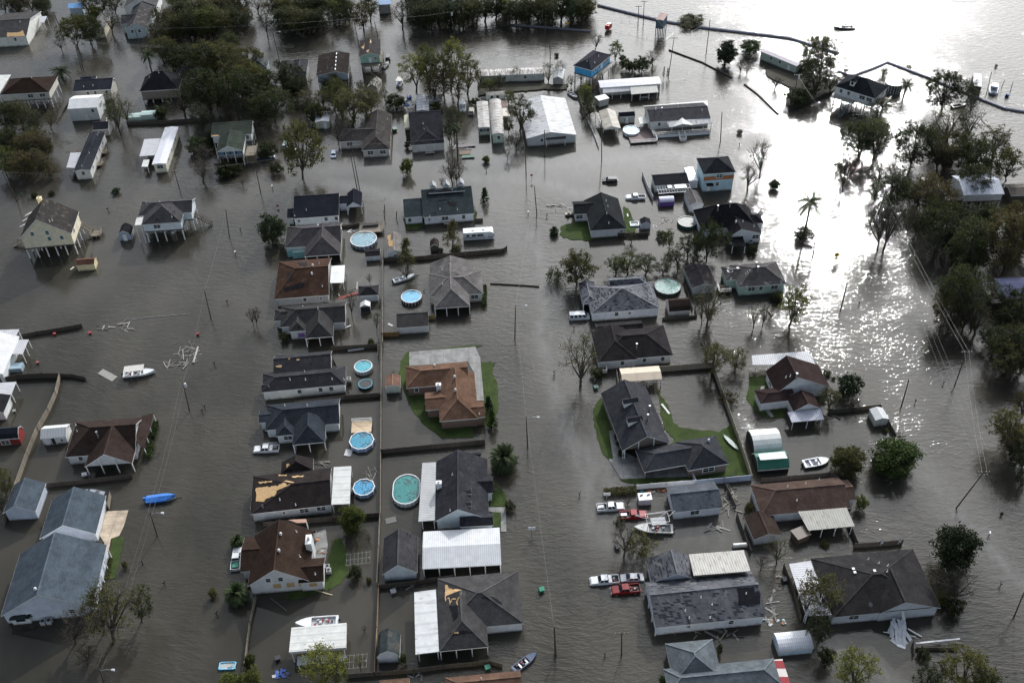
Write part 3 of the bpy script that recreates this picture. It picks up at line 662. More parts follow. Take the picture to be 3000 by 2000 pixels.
def palm(t, base, tip, wp, label=None, fan=False, trunk=True):
    b, q = top_over(t, base, tip); rr = random.Random(int(b.x * 13 + b.y)); w_ = wp / 3.136 / pxm(t, base); h = max(1.5, q.z) - w_ * .12
    if fan: h = w_ * .46
    E = empty('palm_tree', b); tr = MB(); x = 0
    ps = [Vector((math.sin(k / 6 * .5) * .4,0,-.5 + (h + .5) * k / 6)) for k in range(7)]
    for k in range(6): tr.tube(ps[k], ps[k + 1],.26 if fan else .3,.22 if fan else .24,7)
    tr.build('trunk', BARK, E); cw = MB(); nf = 260 if fan else 48
    for i in range(nf):
        a = i * 2.399; el0 = rr.uniform(-1.3,1.5) if fan else rr.uniform(-.35,1.2); L = w_ / 2 * rr.uniform(.85,1.2); p = ps[-1].copy(); d = Vector((math.cos(a) * math.cos(el0), math.sin(a) * math.cos(el0), math.sin(el0))); side = Vector((-math.sin(a), math.cos(a),0)); seg = 7
        pts = [p]
        for k in range(seg):
            p = p + d * (L / seg * 1.15); pts.append(p); d = (d + Vector((0,0,-.21))).normalized()
        for k in range(seg):
            a_, b_ = pts[k], pts[k + 1]; wd = L * (.19 if not fan else .26) * math.sin((k + 1.2) / (seg + 1.6) * math.pi)
            for s_ in (-1,1):
                for f in (0,.33,.66):
                    r_ = a_.lerp(b_, f); tp = r_ + side * s_ * wd + (b_ - a_).normalized() * wd * .55 + Vector((0,0,-wd * .45)); e2 = a_.lerp(b_, f + .28); cw.poly([r_, e2, tp])
        cw.path(pts[:5],.03,3)
    cw.build('frond_crown', LV['palm'], E)
    if label: tag(E, label, 'palm')
    else: auto(E, 'palm tree with drooping fronds' if not fan else 'dense fan palm clump','palm')
    return E
def hedge(t, pts, z, wd, h, label, colr='hedge'):
    P = [G(t, p, z) for p in pts]; rr = random.Random(len(label)); mb = MB(); L = sum((b - a).length for a, b in zip(P, P[1:])); c0 = P[0].copy(); c0.z = 0
    for a, b in zip(P, P[1:]):
        for _ in range(int((b - a).length * wd * h * 60) + 30):
            p = a.lerp(b, rr.random()) - c0; p.z = h * rr.random() ** .6; s_ = 1 - .3 * (p.z / h) ** 3; d = (b - a).normalized(); p += Vector((-d.y, d.x, 0)) * rr.uniform(-.5,.5) * wd * s_
            blob_leaves(mb, p, .12,2,.14, rr)
    o = mb.build('hedge', LV[colr], fix=False); o.location = c0; tag(o, label, 'hedge'); return o
# ------------------------------------------------------------------ fences, poles, wires
def fence(t, pts, label, h=1.1, mt=None, z=None, cat='fence', th=.07, cap=None, posts=True, name='fence', lean=0):
    zt = h if z is None else z; P = [G(t, p, zt) for p in pts]; c0 = P[0].copy(); c0.z = 0; E = empty(name, c0); tag(E, label, cat); mb = MB(); rr = random.Random(len(label) + int(c0.x))
    for a, b in zip(P, P[1:]):
        a = a - c0; b = b - c0; L = (b - a).length; nb_ = max(1, int(L / .9)); d = (b - a).normalized(); s = Vector((-d.y, d.x, 0))
        for k in range(nb_):
            p, q = a.lerp(b, k / nb_), a.lerp(b, (k + 1) / nb_); j = rr.uniform(-.04,.03); p.z = q.z = (h - .5) / 2 + j; ln = s * lean
            mb.bar(p + ln * .0, q, th, h + .5)
    mb.build('panel', mt or WOODD, E)
    if posts:
        n_ = 0
        for a, b in zip(P, P[1:]):
            a = a - c0; b = b - c0; k_ = max(1, int((b - a).length / 2.8))
            for k in range(k_ + 1):
                if n_ > 60: break
                p = a.lerp(b, k / k_); q = MB(); q.box((p.x, p.y, (h - .4) / 2 + .03),(.12,.12, h + .55)); q.build('post', cap or mt or WOODD, E); n_ += 1
    return E
def polyfence(t, pts, label, h=.6):     # wire fence: thin posts and rails
    P = [G(t, p, h) for p in pts]; c0 = P[0].copy(); c0.z = 0; E = empty('wire_fence', c0); tag(E, label, 'fence')
    mb = MB()
    for a, b in zip(P, P[1:]): mb.tube(a - c0, b - c0,.025, n=4)
    mb.build('rail', GREYM, E)
    for a, b in zip(P, P[1:]):
        k_ = max(1, int((b - a).length / 3))
        for k in range(k_ + 1):
            p = (a - c0).lerp(b - c0, k / k_); q = MB(); q.tube((p.x, p.y, -.3),(p.x, p.y, h),.04, n=5); q.build('post', DARK, E)
    return E
def pole(t, base, tip, kind='', label=None, r=.16):
    b, q = top_over(t, base, tip); h = q.z; E = empty('utility_pole', b); mb = MB(); tp = Vector((q.x - b.x, 0, h)); mb.tube(Vector((0,0,-1)) - tp * (.6 / h), tp, r, r * .65,8); mb.build('shaft', POLEW, E)
    if 'x' in kind:
        for k, zz in enumerate((.35,1.3) if 'X' in kind else (.3,)):
            q1 = MB(); z = h - zz; cx = tp * (z / h); q1.bar(cx + Vector((-1.2,0,0)), cx + Vector((1.2,0,0)),.12,.14); a_ = q1.build('crossarm', POLEW, E)
            for s_ in (-1.1,-.5,.5,1.1): q2 = MB(); q2.tube(cx + Vector((s_, 0,.05)), cx + Vector((s_, 0,.3)),.06); q2.build('insulator', GREYM, a_)
    if 't' in kind: q1 = MB(); c_ = tp * ((h - .9) / h) + Vector((.4,-.1,0)); q1.tube(c_ - Vector((0,0,.5)), c_ + Vector((0,0,.45)),.3, n=10); q1.tube(c_ + Vector((0,0,.45)), c_ + Vector((0,0,.55)),.3,.1, n=10); q1.build('transformer', plain((.55,.58,.6),.4,.1), E)
    if 'l' in kind or 'L' in kind:
        sg = -1 if 'L' in kind else 1; q1 = MB(); a_ = tp * ((h - .6) / h); e_ = a_ + Vector((2.3 * sg, -.2,.5)); q1.path([a_, a_.lerp(e_, .6) + Vector((0,0,.25)), e_],.05); q1.build('lamp_arm', GREYM, E)
        q2 = MB(); q2.tube(e_, e_ + Vector((.55 * sg, 0,-.08)),.17,.24,8); q2.build('lamp_head', WHITE, E)
    base_l = 'wooden utility pole' + (' with crossarm' if 'x' in kind else '') + (' with transformer' if 't' in kind else '') + (' with street lamp' if 'l' in kind.lower() and kind else '')
    if kind == 'w': base_l = 'slim wooden pole'
    if label: tag(E, label, 'utility pole')
    else: auto(E, base_l, 'utility pole')
    return b + tp
def wire(A, B, label, sag=.6, r=.022, grp=None):
    A = Vector(A); B = Vector(B); mb = MB(); c0 = A.lerp(B, .5); n_ = 8; ps = []
    for k in range(n_ + 1): f = k / n_; p = A.lerp(B, f) - c0; p.z -= sag * 4 * f * (1 - f); ps.append(p)
    mb.path(ps, r, 4); o = mb.build('power_line', plain((.16,.155,.15),.5,.1)); o.location = c0; tag(o, label, 'power line', grp); return o
# ------------------------------------------------------------------ vehicles
def wheel(E, x, y, z=.36, r=.36):
    q = MB(); q.tube((x, y - .11, z),(x, y + .11, z), r, n=14); w_ = q.build('wheel', RUBBER, E); s = -1 if y < 0 else 1
    q = MB(); q.tube((x, y + s * .1, z),(x, y + s * .125, z), r * .6, n=10); q.build('rim', GREYM, w_)
def lights(E, xf, xr, w_, z):
    for s in (-1,1):
        q = MB(); q.box((xf, s * w_, z),(.06,.34,.2)); q.build('headlight', GREYM, E)
        q = MB(); q.box((xr, s * (w_ + .05), z + .05),(.06,.18,.3)); q.build('taillight', plain((.3,.02,.02),.3,.1), E)
def cabin(E, x0, x1, zb, zt, wd, paint, slf=.55, slr=.35, wins=2):
    """glasshouse: a tapered body-colour shell with glass panes set just proud of it"""
    wt = wd * .80; q = MB(); P = [(x0,-wd, zb),(x1,-wd, zb),(x1, wd, zb),(x0, wd, zb)]; T_ = [(x0 + slr, -wt, zt),(x1 - slf, -wt, zt),(x1 - slf, wt, zt),(x0 + slr, wt, zt)]
    i = q.pt(*[Vector(p) for p in P + T_])
    for f in ((4,5,6,7),(0,1,5,4),(1,2,6,5),(2,3,7,6),(3,0,4,7)): q.f.append([i[k] for k in f]); q.m.append(0)
    o = q.build('cab', paint, E); V = lambda p: Vector(p)
    def pane(a, b, c, d, nm, ins=.1):
        a, b, c, d = map(V, (a, b, c, d)); ctr = (a + b + c + d) / 4; nrm = (b - a).cross(d - a).normalized(); nrm = nrm if nrm.dot(ctr - Vector(((x0 + x1) / 2,0,(zb + zt) / 2))) > 0 else -nrm
        q = MB(); q.poly([p.lerp(ctr, ins) + nrm * .015 for p in (a, b, c, d)]); q.build(nm, GLASS, o, fix=False)
    pane(P[1], P[2], T_[2], T_[1],'windscreen'); pane(P[0], P[3], T_[3], T_[0],'rear_window')
    for s, (a, b, c, d) in ((-1,(P[0], P[1], T_[1], T_[0])),(1,(P[3], P[2], T_[2], T_[3]))):
        a, b, c, d = map(V, (a, b, c, d))
        for k in range(wins):
            f0, f1 = k / wins + .03,(k + 1) / wins - .03; pane(a.lerp(b, f0), a.lerp(b, f1), d.lerp(c, f1), d.lerp(c, f0),'side_window',.1)
    return o
def body_side(E, prof, wd, paint, name='body'):
    q = MB(); q.extr(prof, -wd, wd, 0,'y'); o = q.build(name, paint, E)
    bv = o.modifiers.new('bev','BEVEL'); bv.width = .07; bv.segments = 2; bv.limit_method = 'ANGLE'; return o
def vehicle(kind, t, c, yaw, label, colr=(.7,.71,.72), sink=.45, extra='', grp=None, tilt=0):
    p = G(t, c, .6); p.z = -sink; paint = plain(colr, .28,.05); nm = {'pickup': 'pickup_truck','sedan': 'parked_car','suv': 'parked_car','van': 'parked_van'}[kind]; E = empty(nm, p, R_(yaw))
    if tilt: E.rotation_euler = (R_(tilt),0, R_(yaw))
    if kind == 'pickup':
        body_side(E, [(-2.85,.45),(2.7,.45),(2.85,.65),(2.82,.95),(2.6,1.12),(1.15,1.2),(1.1,1.22),(-.75,1.22),(-.76,1.05),(-.78,.75),(-2.75,.75),(-2.76,.75),(-2.85,.75)],.88, paint)
        for s in (-1,1): q = MB(); q.box((-1.8, s * .9,.97),(2.1,.1,.5)); q.build('bed_side', paint, E)
        q = MB(); q.box((-2.83,0,.95),(.08,1.8,.5)); q.build('tailgate', paint, E); q = MB(); q.box((-1.8,0,.78),(2.0,1.7,.06)); q.build('bed_floor', DARK, E)
        q = MB(); q.box((-.8,0,1.0),(.08,1.76,.5)); q.build('bed_front', paint, E)
        cabin(E, -.72,1.3,1.2,1.82,.86, paint, .62,.15); wh = (-1.85,1.85); lights(E, 2.83,-2.88,.66,.88)
        q = MB(); q.box((2.9,0,.55),(.14,1.8,.22)); q.build('bumper', GREYM, E); q = MB(); q.box((2.845,0,.85),(.05,.95,.26)); q.build('grille', DARK, E)
        rr = random.Random(int(p.x * 7))
        if 'l' in extra:
            for k in range(6): q = MB(); q.box((-1.8 + rr.uniform(-.8,.8), rr.uniform(-.6,.6),.95),(rr.uniform(.2,.5), rr.uniform(.2,.5),.3), rr.random()); q.build('cargo', plain(rr.choice([(.5,.5,.5),(.1,.1,.1),(.3,.08,.05),(.25,.25,.28)]),.6), E)
        if 'b' in extra: q = MB(); q.box((-1.1,0,1.12),(.6,1.75,.35)); q.build('toolbox', WHITE, E)
        if 'g' in extra: q = MB(); q.box((-1.7,0,.98),(1.2,1.2,.3)); q.build('cargo', plain((.05,.28,.2),.5), E)
        if 'w' in extra: q = MB(); q.box((-2.0,.1,1.0),(1.3,.7,.3)); q.build('cargo', WHITE, E)
        if 'r' in extra:
            for s in (-1,1):
                q = MB(); q.bar((-2.6, s * .75,2.0),(.6, s * .75,2.0),.06,.06); 
                for x in (-2.5,-1.0): q.tube((x, s * .85,1.2),(x, s * .75,2.0),.035)
                for k in range(12): q.bar((-2.5 + k * .26,.75 * s, 2.05),(-2.5 + k * .26,.45 * s, 2.05),.04,.04)
                q.build('ladder_rack', GREYM, E)
    elif kind == 'sedan':
        body_side(E, [(-2.3,.4),(2.25,.4),(2.35,.6),(2.25,.78),(1.2,.92),(-1.5,.95),(-2.25,.9),(-2.35,.65)],.86, paint); cabin(E, -1.55,1.25,.93,1.38,.8, paint, .8,.65); wh = (-1.4,1.4); lights(E, 2.3,-2.34,.62,.68)
    elif kind == 'suv':
        body_side(E, [(-2.3,.45),(2.25,.45),(2.35,.65),(2.25,.95),(1.15,1.08),(-2.3,1.1),(-2.35,.7)],.9, paint); cabin(E, -2.2,1.25,1.08,1.68,.84, paint, .65,.2,3); wh = (-1.4,1.4); lights(E, 2.3,-2.33,.64,.82)
    else:
        body_side(E, [(-2.6,.4),(2.55,.4),(2.7,.6),(2.62,1.0),(2.0,1.15),(-2.65,1.2),(-2.68,.6)],.97, paint); cabin(E, -2.6,2.1,1.17,2.0,.94, paint, .7,.12,4); wh = (-1.7,1.75); lights(E, 2.64,-2.67,.7,.82)
        q = MB(); q.box((0,0,.95),(5.0,1.97,.1)); q.build('side_stripe', plain((.08,.28,.34),.4), E)
    for x in wh:
        for s in (-1,1): wheel(E, x, s * .82)
    tag(E, label, {'pickup': 'pickup truck','sedan': 'car','suv': 'car','van': 'van'}[kind], grp); return E
def boat(t, c, yaw, L, label, Wd=2.0, hull=(.7,.72,.73), inner=(.45,.46,.47), extra='', z=0.35, name='boat', cover=None):
    p = G(t, c, z); p.z = z - .35; E = empty(name, p, R_(yaw)); hm = plain(hull, .35,.08); n_ = 9; secs = []
    for k in range(n_):
        f = k / (n_ - 1); x = -L / 2 + L * f; wd = Wd / 2 * (1 - max(0,(f - .55) / .45) ** 2.2 * .97) * (.94 + .06 * min(1, f * 4)); zt = .62 + .28 * f ** 3; secs.append([(x, -wd, zt),(x, -wd * .82,.05),(x, 0,-.18 + .2 * f ** 3),(x, wd * .82,.05),(x, wd, zt)])
    q = MB(); 
    for a, b in zip(secs, secs[1:]):
        for i in range(4): q.poly([a[i], b[i], b[i + 1], a[i + 1]])
    q.poly(secs[0]); q.build('hull', hm, E, smooth=False)
    q = MB()     # gunwale band and foredeck
    for a, b in zip(secs, secs[1:]):
        for i, s in ((0,1),(4,-1)):
            ax_, bx_ = Vector(a[i]), Vector(b[i]); ia = Vector((a[i][0], a[i][1] * .84, a[i][2])); ib = Vector((b[i][0], b[i][1] * .84, b[i][2])); q.poly([ax_ + Vector((0,0,.02)), bx_ + Vector((0,0,.02)), ib + Vector((0,0,.02)), ia + Vector((0,0,.02))])
            q.poly([ia + Vector((0,0,.02)), ib + Vector((0,0,.02)), ib - Vector((0,0,.4)), ia - Vector((0,0,.4))])
    for a, b in zip(secs[-4:], secs[-3:]): q.poly([(a[0][0], a[0][1] * .85, a[0][2] + .0),(b[0][0], b[0][1] * .85, b[0][2]),(b[4][0], b[4][1] * .85, b[4][2]),(a[4][0], a[4][1] * .85, a[4][2])])
    q.poly([(secs[0][0][0], secs[0][0][1] * .9,.63),(secs[0][0][0] + .5, secs[0][0][1] * .9,.63),(secs[0][0][0] + .5,-secs[0][0][1] * .9,.63),(secs[0][0][0],-secs[0][0][1] * .9,.63)])
    q.build('deck', hm if 'D' not in extra else plain(inner, .5), E, fix=False)
    q = MB()
    for a, b in zip(secs[:-2], secs[1:]): q.poly([(a[0][0], a[0][1] * .85,.22),(b[0][0], b[0][1] * .85,.22),(b[4][0], b[4][1] * .85,.22),(a[4][0], a[4][1] * .85,.22)])
    q.build('cockpit_floor', plain(inner, .7,.3), E, fix=False)
    q = MB(); q.box((-L / 2 - .22,0,.75),(.38,.34,.55),0,0,.8); q.box((-L / 2 - .2,0,.2),(.15,.14,.9)); q.build('outboard_motor', DARK if 'w' not in extra else WHITE, E)
    if 's' in extra:
        for x in (-L * .22, L * .05): q = MB(); q.box((x, 0,.45),(.35, Wd * .68,.14)); q.build('seat', WHITE, E)
    if 'c' in extra:
        q = MB(); q.box((-.1,0,.65),(.7,.7,.85),0,0,.85); o = q.build('console', hm, E); q = MB(); q.box((.22,0,1.2),(.06,.6,.35)); q.build('windscreen', GLASS, o)
    if 'T' in extra:
        q = MB(); q.box((-L * .12,0,2.05),(L * .62, Wd * .95,.1)); q.build('canopy', plain((.52,.50,.46),.6,.15), E)
        for x in (-L * .4, L * .16):
            for s in (-1,1): q = MB(); q.tube((x, s * Wd * .42,.5),(x, s * Wd * .42,2.05),.04); q.build('canopy_post', GREYM, E)
    if 'j' in extra:
        rr = random.Random(int(p.x * 3))
        for k in range(9): q = MB(); q.box((rr.uniform(-L * .36, L * .2), rr.uniform(-.55,.55),.42),(rr.uniform(.25,.6), rr.uniform(.2,.5),.35), rr.random() * .5); q.build('gear_box', plain(rr.choice([(.55,.55,.52),(.28,.03,.04),(.6,.6,.62),(.08,.08,.1)]),.5), E)
    if 'K' in extra:
        q = MB(); q.box((L * .12,0,1.05),(L * .34, Wd * .7,.9),0,0,.86); o = q.build('cabin', hm, E); q = MB(); q.box((L * .295,0,1.15),(.05, Wd * .55,.4)); q.build('windscreen', GLASS, o)
        q = MB(); q.box((-L * .1,0,2.1),(L * .35, Wd * .75,.08)); q.build('hardtop', hm, E)
        for x in (-L * .24, L * .02):
            for s in (-1,1): q = MB(); q.tube((x, s * Wd * .33,.6),(x, s * Wd * .33,2.1),.04); q.build('hardtop_post', GREYM, E)
    if cover:
        q = MB(); cm = plain(cover, .5,.25)
        for a, b in zip(secs, secs[1:]):
            for s in (0,4):
                mid = lambda k: Vector((k[2][0],0, k[0][2] + .35 * (1 - abs(k[2][0] / L)) + .1)); A_, B_ = Vector(a[s]), Vector(b[s]); A_.y *= 1.05; B_.y *= 1.05; q.poly([A_, B_, mid(b), mid(a)]); lo = Vector((0,0,-.4)); q.poly([A_, B_, B_ + lo, A_ + lo])
        q.poly([secs[0][0], secs[0][4],(secs[0][2][0],0, secs[0][0][2] + .4)])
        q.box((-L / 2 - .3,0,.75),(.7,.5,.8),0,0,.75); q.build('tarp_cover', cm, E, fix=True)
    if 'R' in extra:
        q = MB(); q.bar((L / 2 - .4,0,.0),(L / 2 + 1.3,0,.05),.1,.1); q.bar((-L * .3,-.9,.0),(L / 2 - .2,0,.0),.08,.08); q.bar((-L * .3,.9,.0),(L / 2 - .2,0,.0),.08,.08); q.build('trailer', DARK, E)
    tag(E, label, 'boat'); return E
# ------------------------------------------------------------------ pools
def pool(t, c, wp, label, kind='round', col=(.05,.28,.36), deb=.3, wall=(.5,.52,.55), rim=None, n=14, rimz=1.0, lp=None, wz=.12, wallz=None):
    p = G(t, c, rimz); p.z = 0; r = wp / 3.136 / pxm(t, c) / 2; E = empty('swimming_pool', p); tag(E, label, 'pool')
    P = []
    if kind == 'oval':
        L = (lp or 1.6) * r; k_ = 10
        for i in range(k_ + 1): a = math.pi * i / k_; P.append((r * math.cos(a),(L - r) + r * math.sin(a)))
        for i in range(k_ + 1): a = math.pi + math.pi * i / k_; P.append((r * math.cos(a),-(L - r) + r * math.sin(a)))
    elif kind == 'rect': P = [(r * x, r * y * (lp or .7)) for x, y in ((-1,-.8),(-.8,-1),(.8,-1),(1,-.8),(1,.8),(.8,1),(-.8,1),(-1,.8))]
    else: P = [(r * math.cos(2 * math.pi * i / n + .1), r * math.sin(2 * math.pi * i / n + .1)) for i in range(n)]
    def ring(k, z): return [(x * (1 - k / max(.1, math.hypot(x, y))), y * (1 - k / max(.1, math.hypot(x, y))), z) for x, y in P]
    m_ = len(P); q = MB(); a, b = ring(0,-.4), ring(0, rimz - .03)
    for i in range(m_): q.poly([a[i], a[(i + 1) % m_], b[(i + 1) % m_], b[i]])
    ia, ib = ring(.06,-.4), ring(.06, rimz - .03)
    for i in range(m_): q.poly([ia[i], ia[(i + 1) % m_], ib[(i + 1) % m_], ib[i]][::-1])
    q.build('pool_wall', plain(wall, .5,.15), E, fix=False)
    q = MB(); rw = .17; o1, o2, o3 = ring(-.03, rimz), ring(rw, rimz), ring(-.03, rimz - .12)
    for i in range(m_): q.poly([o1[i], o1[(i + 1) % m_], o2[(i + 1) % m_], o2[i]]); q.poly([o3[i], o3[(i + 1) % m_], o1[(i + 1) % m_], o1[i]])
    for x, y, _ in ring(-.05,0)[:: max(1, m_ // 14)]: q.box((x, y, rimz / 2 - .1),(.1,.1, rimz))
    q.build('rim', plain(rim or (.7,.71,.72),.4,.08), E, fix=False)
    q = MB(); q.poly(ring(.06, rimz - wz)); q.build('pool_water', poolwater(col, deb), E, fix=False)
    REG.append((p.copy(), label.split(' pool')[0] + ' pool' if ' pool' in label else label, r)); return E, p, r
# ------------------------------------------------------------------ small things
def sheet(name, label, t, pts, z, mt, kind=None, cat=None, jit=0, th=0.0, grp=None, sub=3):
    rr = random.Random(len(pts) + int(pts[0][0])); P = []
    for i in range(len(pts)):
        a, b = pts[i], pts[(i + 1) % len(pts)]; n_ = sub if jit else 1
        for k in range(n_): f = k / n_; P.append(G(t, (a[0] + (b[0] - a[0]) * f + rr.uniform(-jit, jit) * (k > 0), a[1] + (b[1] - a[1]) * f + rr.uniform(-jit, jit) * (k > 0)), z))
    c = sum(P, Vector()) / len(P); c.z = 0; q = MB(); Q = [p - c for p in P]; q.poly(Q)
    if th:
        for a, b in zip(Q, Q[1:] + Q[:1]): q.poly([a, b, b - Vector((0,0, th)), a - Vector((0,0, th))])
    o = q.build(name, mt, fix=False)
    if o.data.polygons[0].normal.z < 0: o.data.flip_normals()
    o.location = c; tag(o, label, cat, grp, kind); return o
def ac_unit(t, p, z=1.0, label='outdoor air conditioner unit', s=.9):
    g = G(t, p, z); g.z = z; E = empty('air_conditioner', g); q = MB(); q.box((0,0,-.1),(s, s, .9)); q.build('housing', plain((.42,.43,.42),.5), E); q = MB(); q.tube((0,0,.35),(0,0,.38), s * .4, n=12); q.build('fan_grille', DARK, E)
    q = MB(); q.box((0,0,(-z - .55) / 2 - .28),(s * 1.2, s * 1.2, z + .1 if z > .6 else .5)); q.build('stand', WOODD, E); auto(E, 'grey ' + label, 'air conditioner'); return E
def board(t, p, L, wd, yaw, colr, z=.08, what='floating board', th=.05, cat='board', grp='storm debris boards'):
    g = G(t, p, 0); g.z = z; q = MB(); q.box((0,0,0),(L, wd, th)); o = q.build('floating_board', plain(colr, .7,.2)); o.location = g; o.rotation_euler = (random.Random(p[0]).uniform(-.1,.1), random.Random(p[1]).uniform(-.06,.06), R_(yaw)); auto(o, what, cat, group=grp); return o
def mailbox(t, p, kind='m'):
    g = G(t, p, .5); g.z = 0; E = empty('mailbox', g, 1.2); q = MB(); q.box((0,0,.2),(.14,.14,1.3)); q.build('post', WOODD, E)
    q = MB(); q.extr([(-.16,.8),(.16,.8),(.16,1.0),(.1,1.1),(-.1,1.1),(-.16,1.0)],-.33,.33); q.build('box', DARK if kind == 'm' else WHITE, E); auto(E, 'dark mailbox on a post' if kind == 'm' else 'white mailbox on a post','mailbox', group='mailboxes along the streets'); return E
def bin_(t, p, colr, what, s=.7, name='trash_bin', tilt=0):
    g = G(t, p, .3); g.z = .1; E = empty(name, g, .4); q = MB(); q.box((0,0,.2),(s, s * .8, s * 1.3),0,0,1.15); q.build('body', plain(colr, .5), E); q = MB(); q.box((0,0,.2 + s * .68),(s * 1.25, s * 1.02,.08)); q.build('lid', plain(colr, .45), E); E.rotation_euler = (tilt, tilt * .6,.4); auto(E, what, 'bin'); return E
def railing(E, pts, z0, h=1.0, mt=None, name='railing'):
    q = MB()
    for a, b in zip(pts, pts[1:]):
        a = Vector((a[0], a[1], z0)); b = Vector((b[0], b[1], z0)); up = Vector((0,0, h)); q.bar(a + up, b + up, .1,.1); q.bar(a + up * .5, b + up * .5,.07,.07); q.bar(a + up * .15, b + up * .15,.07,.07)
        k_ = max(1, int((b - a).length / 1.6))
        for k in range(k_ + 1): p = a.lerp(b, k / k_); q.box((p.x, p.y, z0 + h / 2 - .1),(.1,.1, h + .2))
    q.build(name, mt or TRIM, E)
def stairs(E, a, b, wd=1.1, mt=None, n=9, rail=True):
    a = Vector(a); b = Vector(b); d = Vector((b.x - a.x, b.y - a.y, 0)).normalized(); s = Vector((-d.y, d.x, 0)); q = MB()
    for k in range(n + 1): p = a.lerp(b, k / n); q.box(tuple(p),(.32, wd, .06), math.atan2(d.y, d.x))
    for k in (-1,1):
        q.bar(a + s * k * wd / 2, b + s * k * wd / 2,.08,.25)
        if rail: q.bar(a + s * k * wd / 2 + Vector((0,0,.95)), b + s * k * wd / 2 + Vector((0,0,.95)),.08,.1); q.bar(a + s * k * wd / 2 + Vector((0,0,.5)), b + s * k * wd / 2 + Vector((0,0,.5)),.05,.06)
        for f in (0,.5,1): p = a.lerp(b, f) + s * k * wd / 2; q.box((p.x, p.y, (p.z + .95) / 2 - .2),(.1,.1, p.z + 1.3))
    q.build('stairs', mt or WOODL, E)
def deck(E, x0, x1, y0, y1, z, mt=None, rail='nrfl', rm=None, piles=True, name='deck'):
    q = MB(); q.box(((x0 + x1) / 2,(y0 + y1) / 2, z - .1),(x1 - x0, y1 - y0,.2)); q.build(name, mt or WOODL, E); cs = [(x0, y0),(x1, y0),(x1, y1),(x0, y1)]
    for i, sd in enumerate('nrfl'):
        if sd in rail: railing(E, [cs[i], cs[(i + 1) % 4]], z, .95, rm or TRIM)
    if piles and z > .8:
        for x in (x0 + .2,(x0 + x1) / 2, x1 - .2):
            for y in (y0 + .2, y1 - .2): q = MB(); q.box((x, y, z / 2 - .35),(.2,.2, z + .4)); q.build('pile', rm or WOODD, E)
def local(E, t, p, z):
    v = G(t, p, z) - E.location; a = -E.rotation_euler[2]; return Vector((v.x * math.cos(a) - v.y * math.sin(a), v.x * math.sin(a) + v.y * math.cos(a), z))
# ================================================================== THE HOUSES
BLK = (.022,.022,.025); CHAR = (.036,.036,.04); GRY = (.085,.083,.083); BRN = (.036,.024,.019); RBR = (.11,.058,.036); BLU = (.075,.095,.115)
SW = siding((.60,.62,.65)); SBE = siding((.50,.46,.38)); SBL = siding((.30,.38,.46)); SGY = siding((.30,.30,.31)); SYE = siding((.60,.53,.38)); STE = siding((.38,.52,.48))
VOID = plain((.012,.012,.012),.9)
WMX, WMY = metalroof(ax='x'), metalroof(ax='y'); WFLAT = metalroof((.62,.62,.59),'y',1.5, stripe=.14, rust=.08)
TINY, TINX = metalroof((.55,.55,.57),'y',.5, stripe=.75), metalroof((.55,.55,.57),'x',.5, stripe=.75)
# ---- left column
yh, _ = house('elevated_house','tall cream two-storey house on piles with dark roof and outside stairs','house','01',
  [W((185,605),(650,598),(690,380),'v','gg', e=7.2, R=(330,447))],
  wall=siding((.60,.56,.45)), roof=shingle((.045,.042,.04), streak=.3), floor=3.3, yaw=6, win='0n.25uc 0n.55uc 0n.55c 0n.8c 0r.3', vents=[(375,400,'s'),(455,465),(480,458)], short='the tall cream house')
q = MB(); o = yh
q = MB(); c_ = local(yh, '01',(372,285),9.5); q.box((c_.x, c_.y, 7),(1.1,1.0,7.4)); q.box((c_.x, c_.y, 10.8),(1.3,1.2,.2)); q.tube((c_.x, c_.y, 10.8),(c_.x, c_.y, 11.3),.22); q.build('chimney', SYE, yh)
a = local(yh, '01',(705,480),3.4); b = local(yh, '01',(850,560),1.0); stairs(yh, a, b); deck(yh, b.x - .2, b.x + 2.6, b.y - 2.2, b.y + .9,.9, rm=WOODL)
a = local(yh, '01',(215,640),1.6); b = local(yh, '01',(130,690),.2); stairs(yh, a, b)
for yy in (355,405,458):
    q = MB(); a = local(yh, '01',(340 - (yy - 355) * .45, yy),7.0); b = local(yh, '01',(230 - (yy - 355) * .45, yy + 60),6.8); q.bar(a, b, .22,.22); q.build('rafter', TRIM, yh)
bh, _ = house('elevated_house','grey-roofed pale blue house on piles with long wooden stairs at its right','house','01',
  [W((1300,497),(1665,472),(1640,285),'v','hh', e=6.4, k=.5), W((1262,425),(1765,375),(1808,252),'u','hg', e=6.45, k=.5)], wall=siding((.52,.58,.66)), roof=shingle((.075,.072,.075), wear=.15), floor=3.6, yaw=4,
  win='0n.35w', vents=[(1345,303),(1580,428),(1470,290)], short='the pale blue stilt house')
quad_roof(bh, '01',[(1237,503),(1298,497),(1315,425),(1255,432)],[6.2,6.35,6.4,6.2], WFLAT, 'porch_roof', posts=[(0,.05),(0,.9)])
a = local(bh, '01',(1775,400),3.7); b = local(bh, '01',(1945,490),.3); stairs(bh, a, b, mt=WOODD); ac_unit('01',(1590,560),3.0,'unit on a raised stand')
house('garden_shed','small dark gambrel-roofed barn shed with blue-grey front afloat','shed','01',[W((1085,600),(1200,600),(1222,520),'v','gg', e=1.7, k=1.0, prof=GAMB, inset=.1)], wall=siding((.28,.32,.42)), roof=shingle(BLK), yaw=4, win='0n.5ds', short='the blue barn shed')
house('garden_shed','small pale yellow shed with red-brown roof adrift beside the cream house','shed','01',[W((697,872),(865,858),(880,797),'u','gg', e=2.1, k=.5, inset=.08)], wall=siding((.62,.53,.34)), roof=shingle((.14,.07,.05)), yaw=5, trim=siding((.6,.56,.4)), short='the yellow floating shed')
board('01',(665,900),1.4,.5,70,(.55,.53,.45),.15,'pale floating cooler')
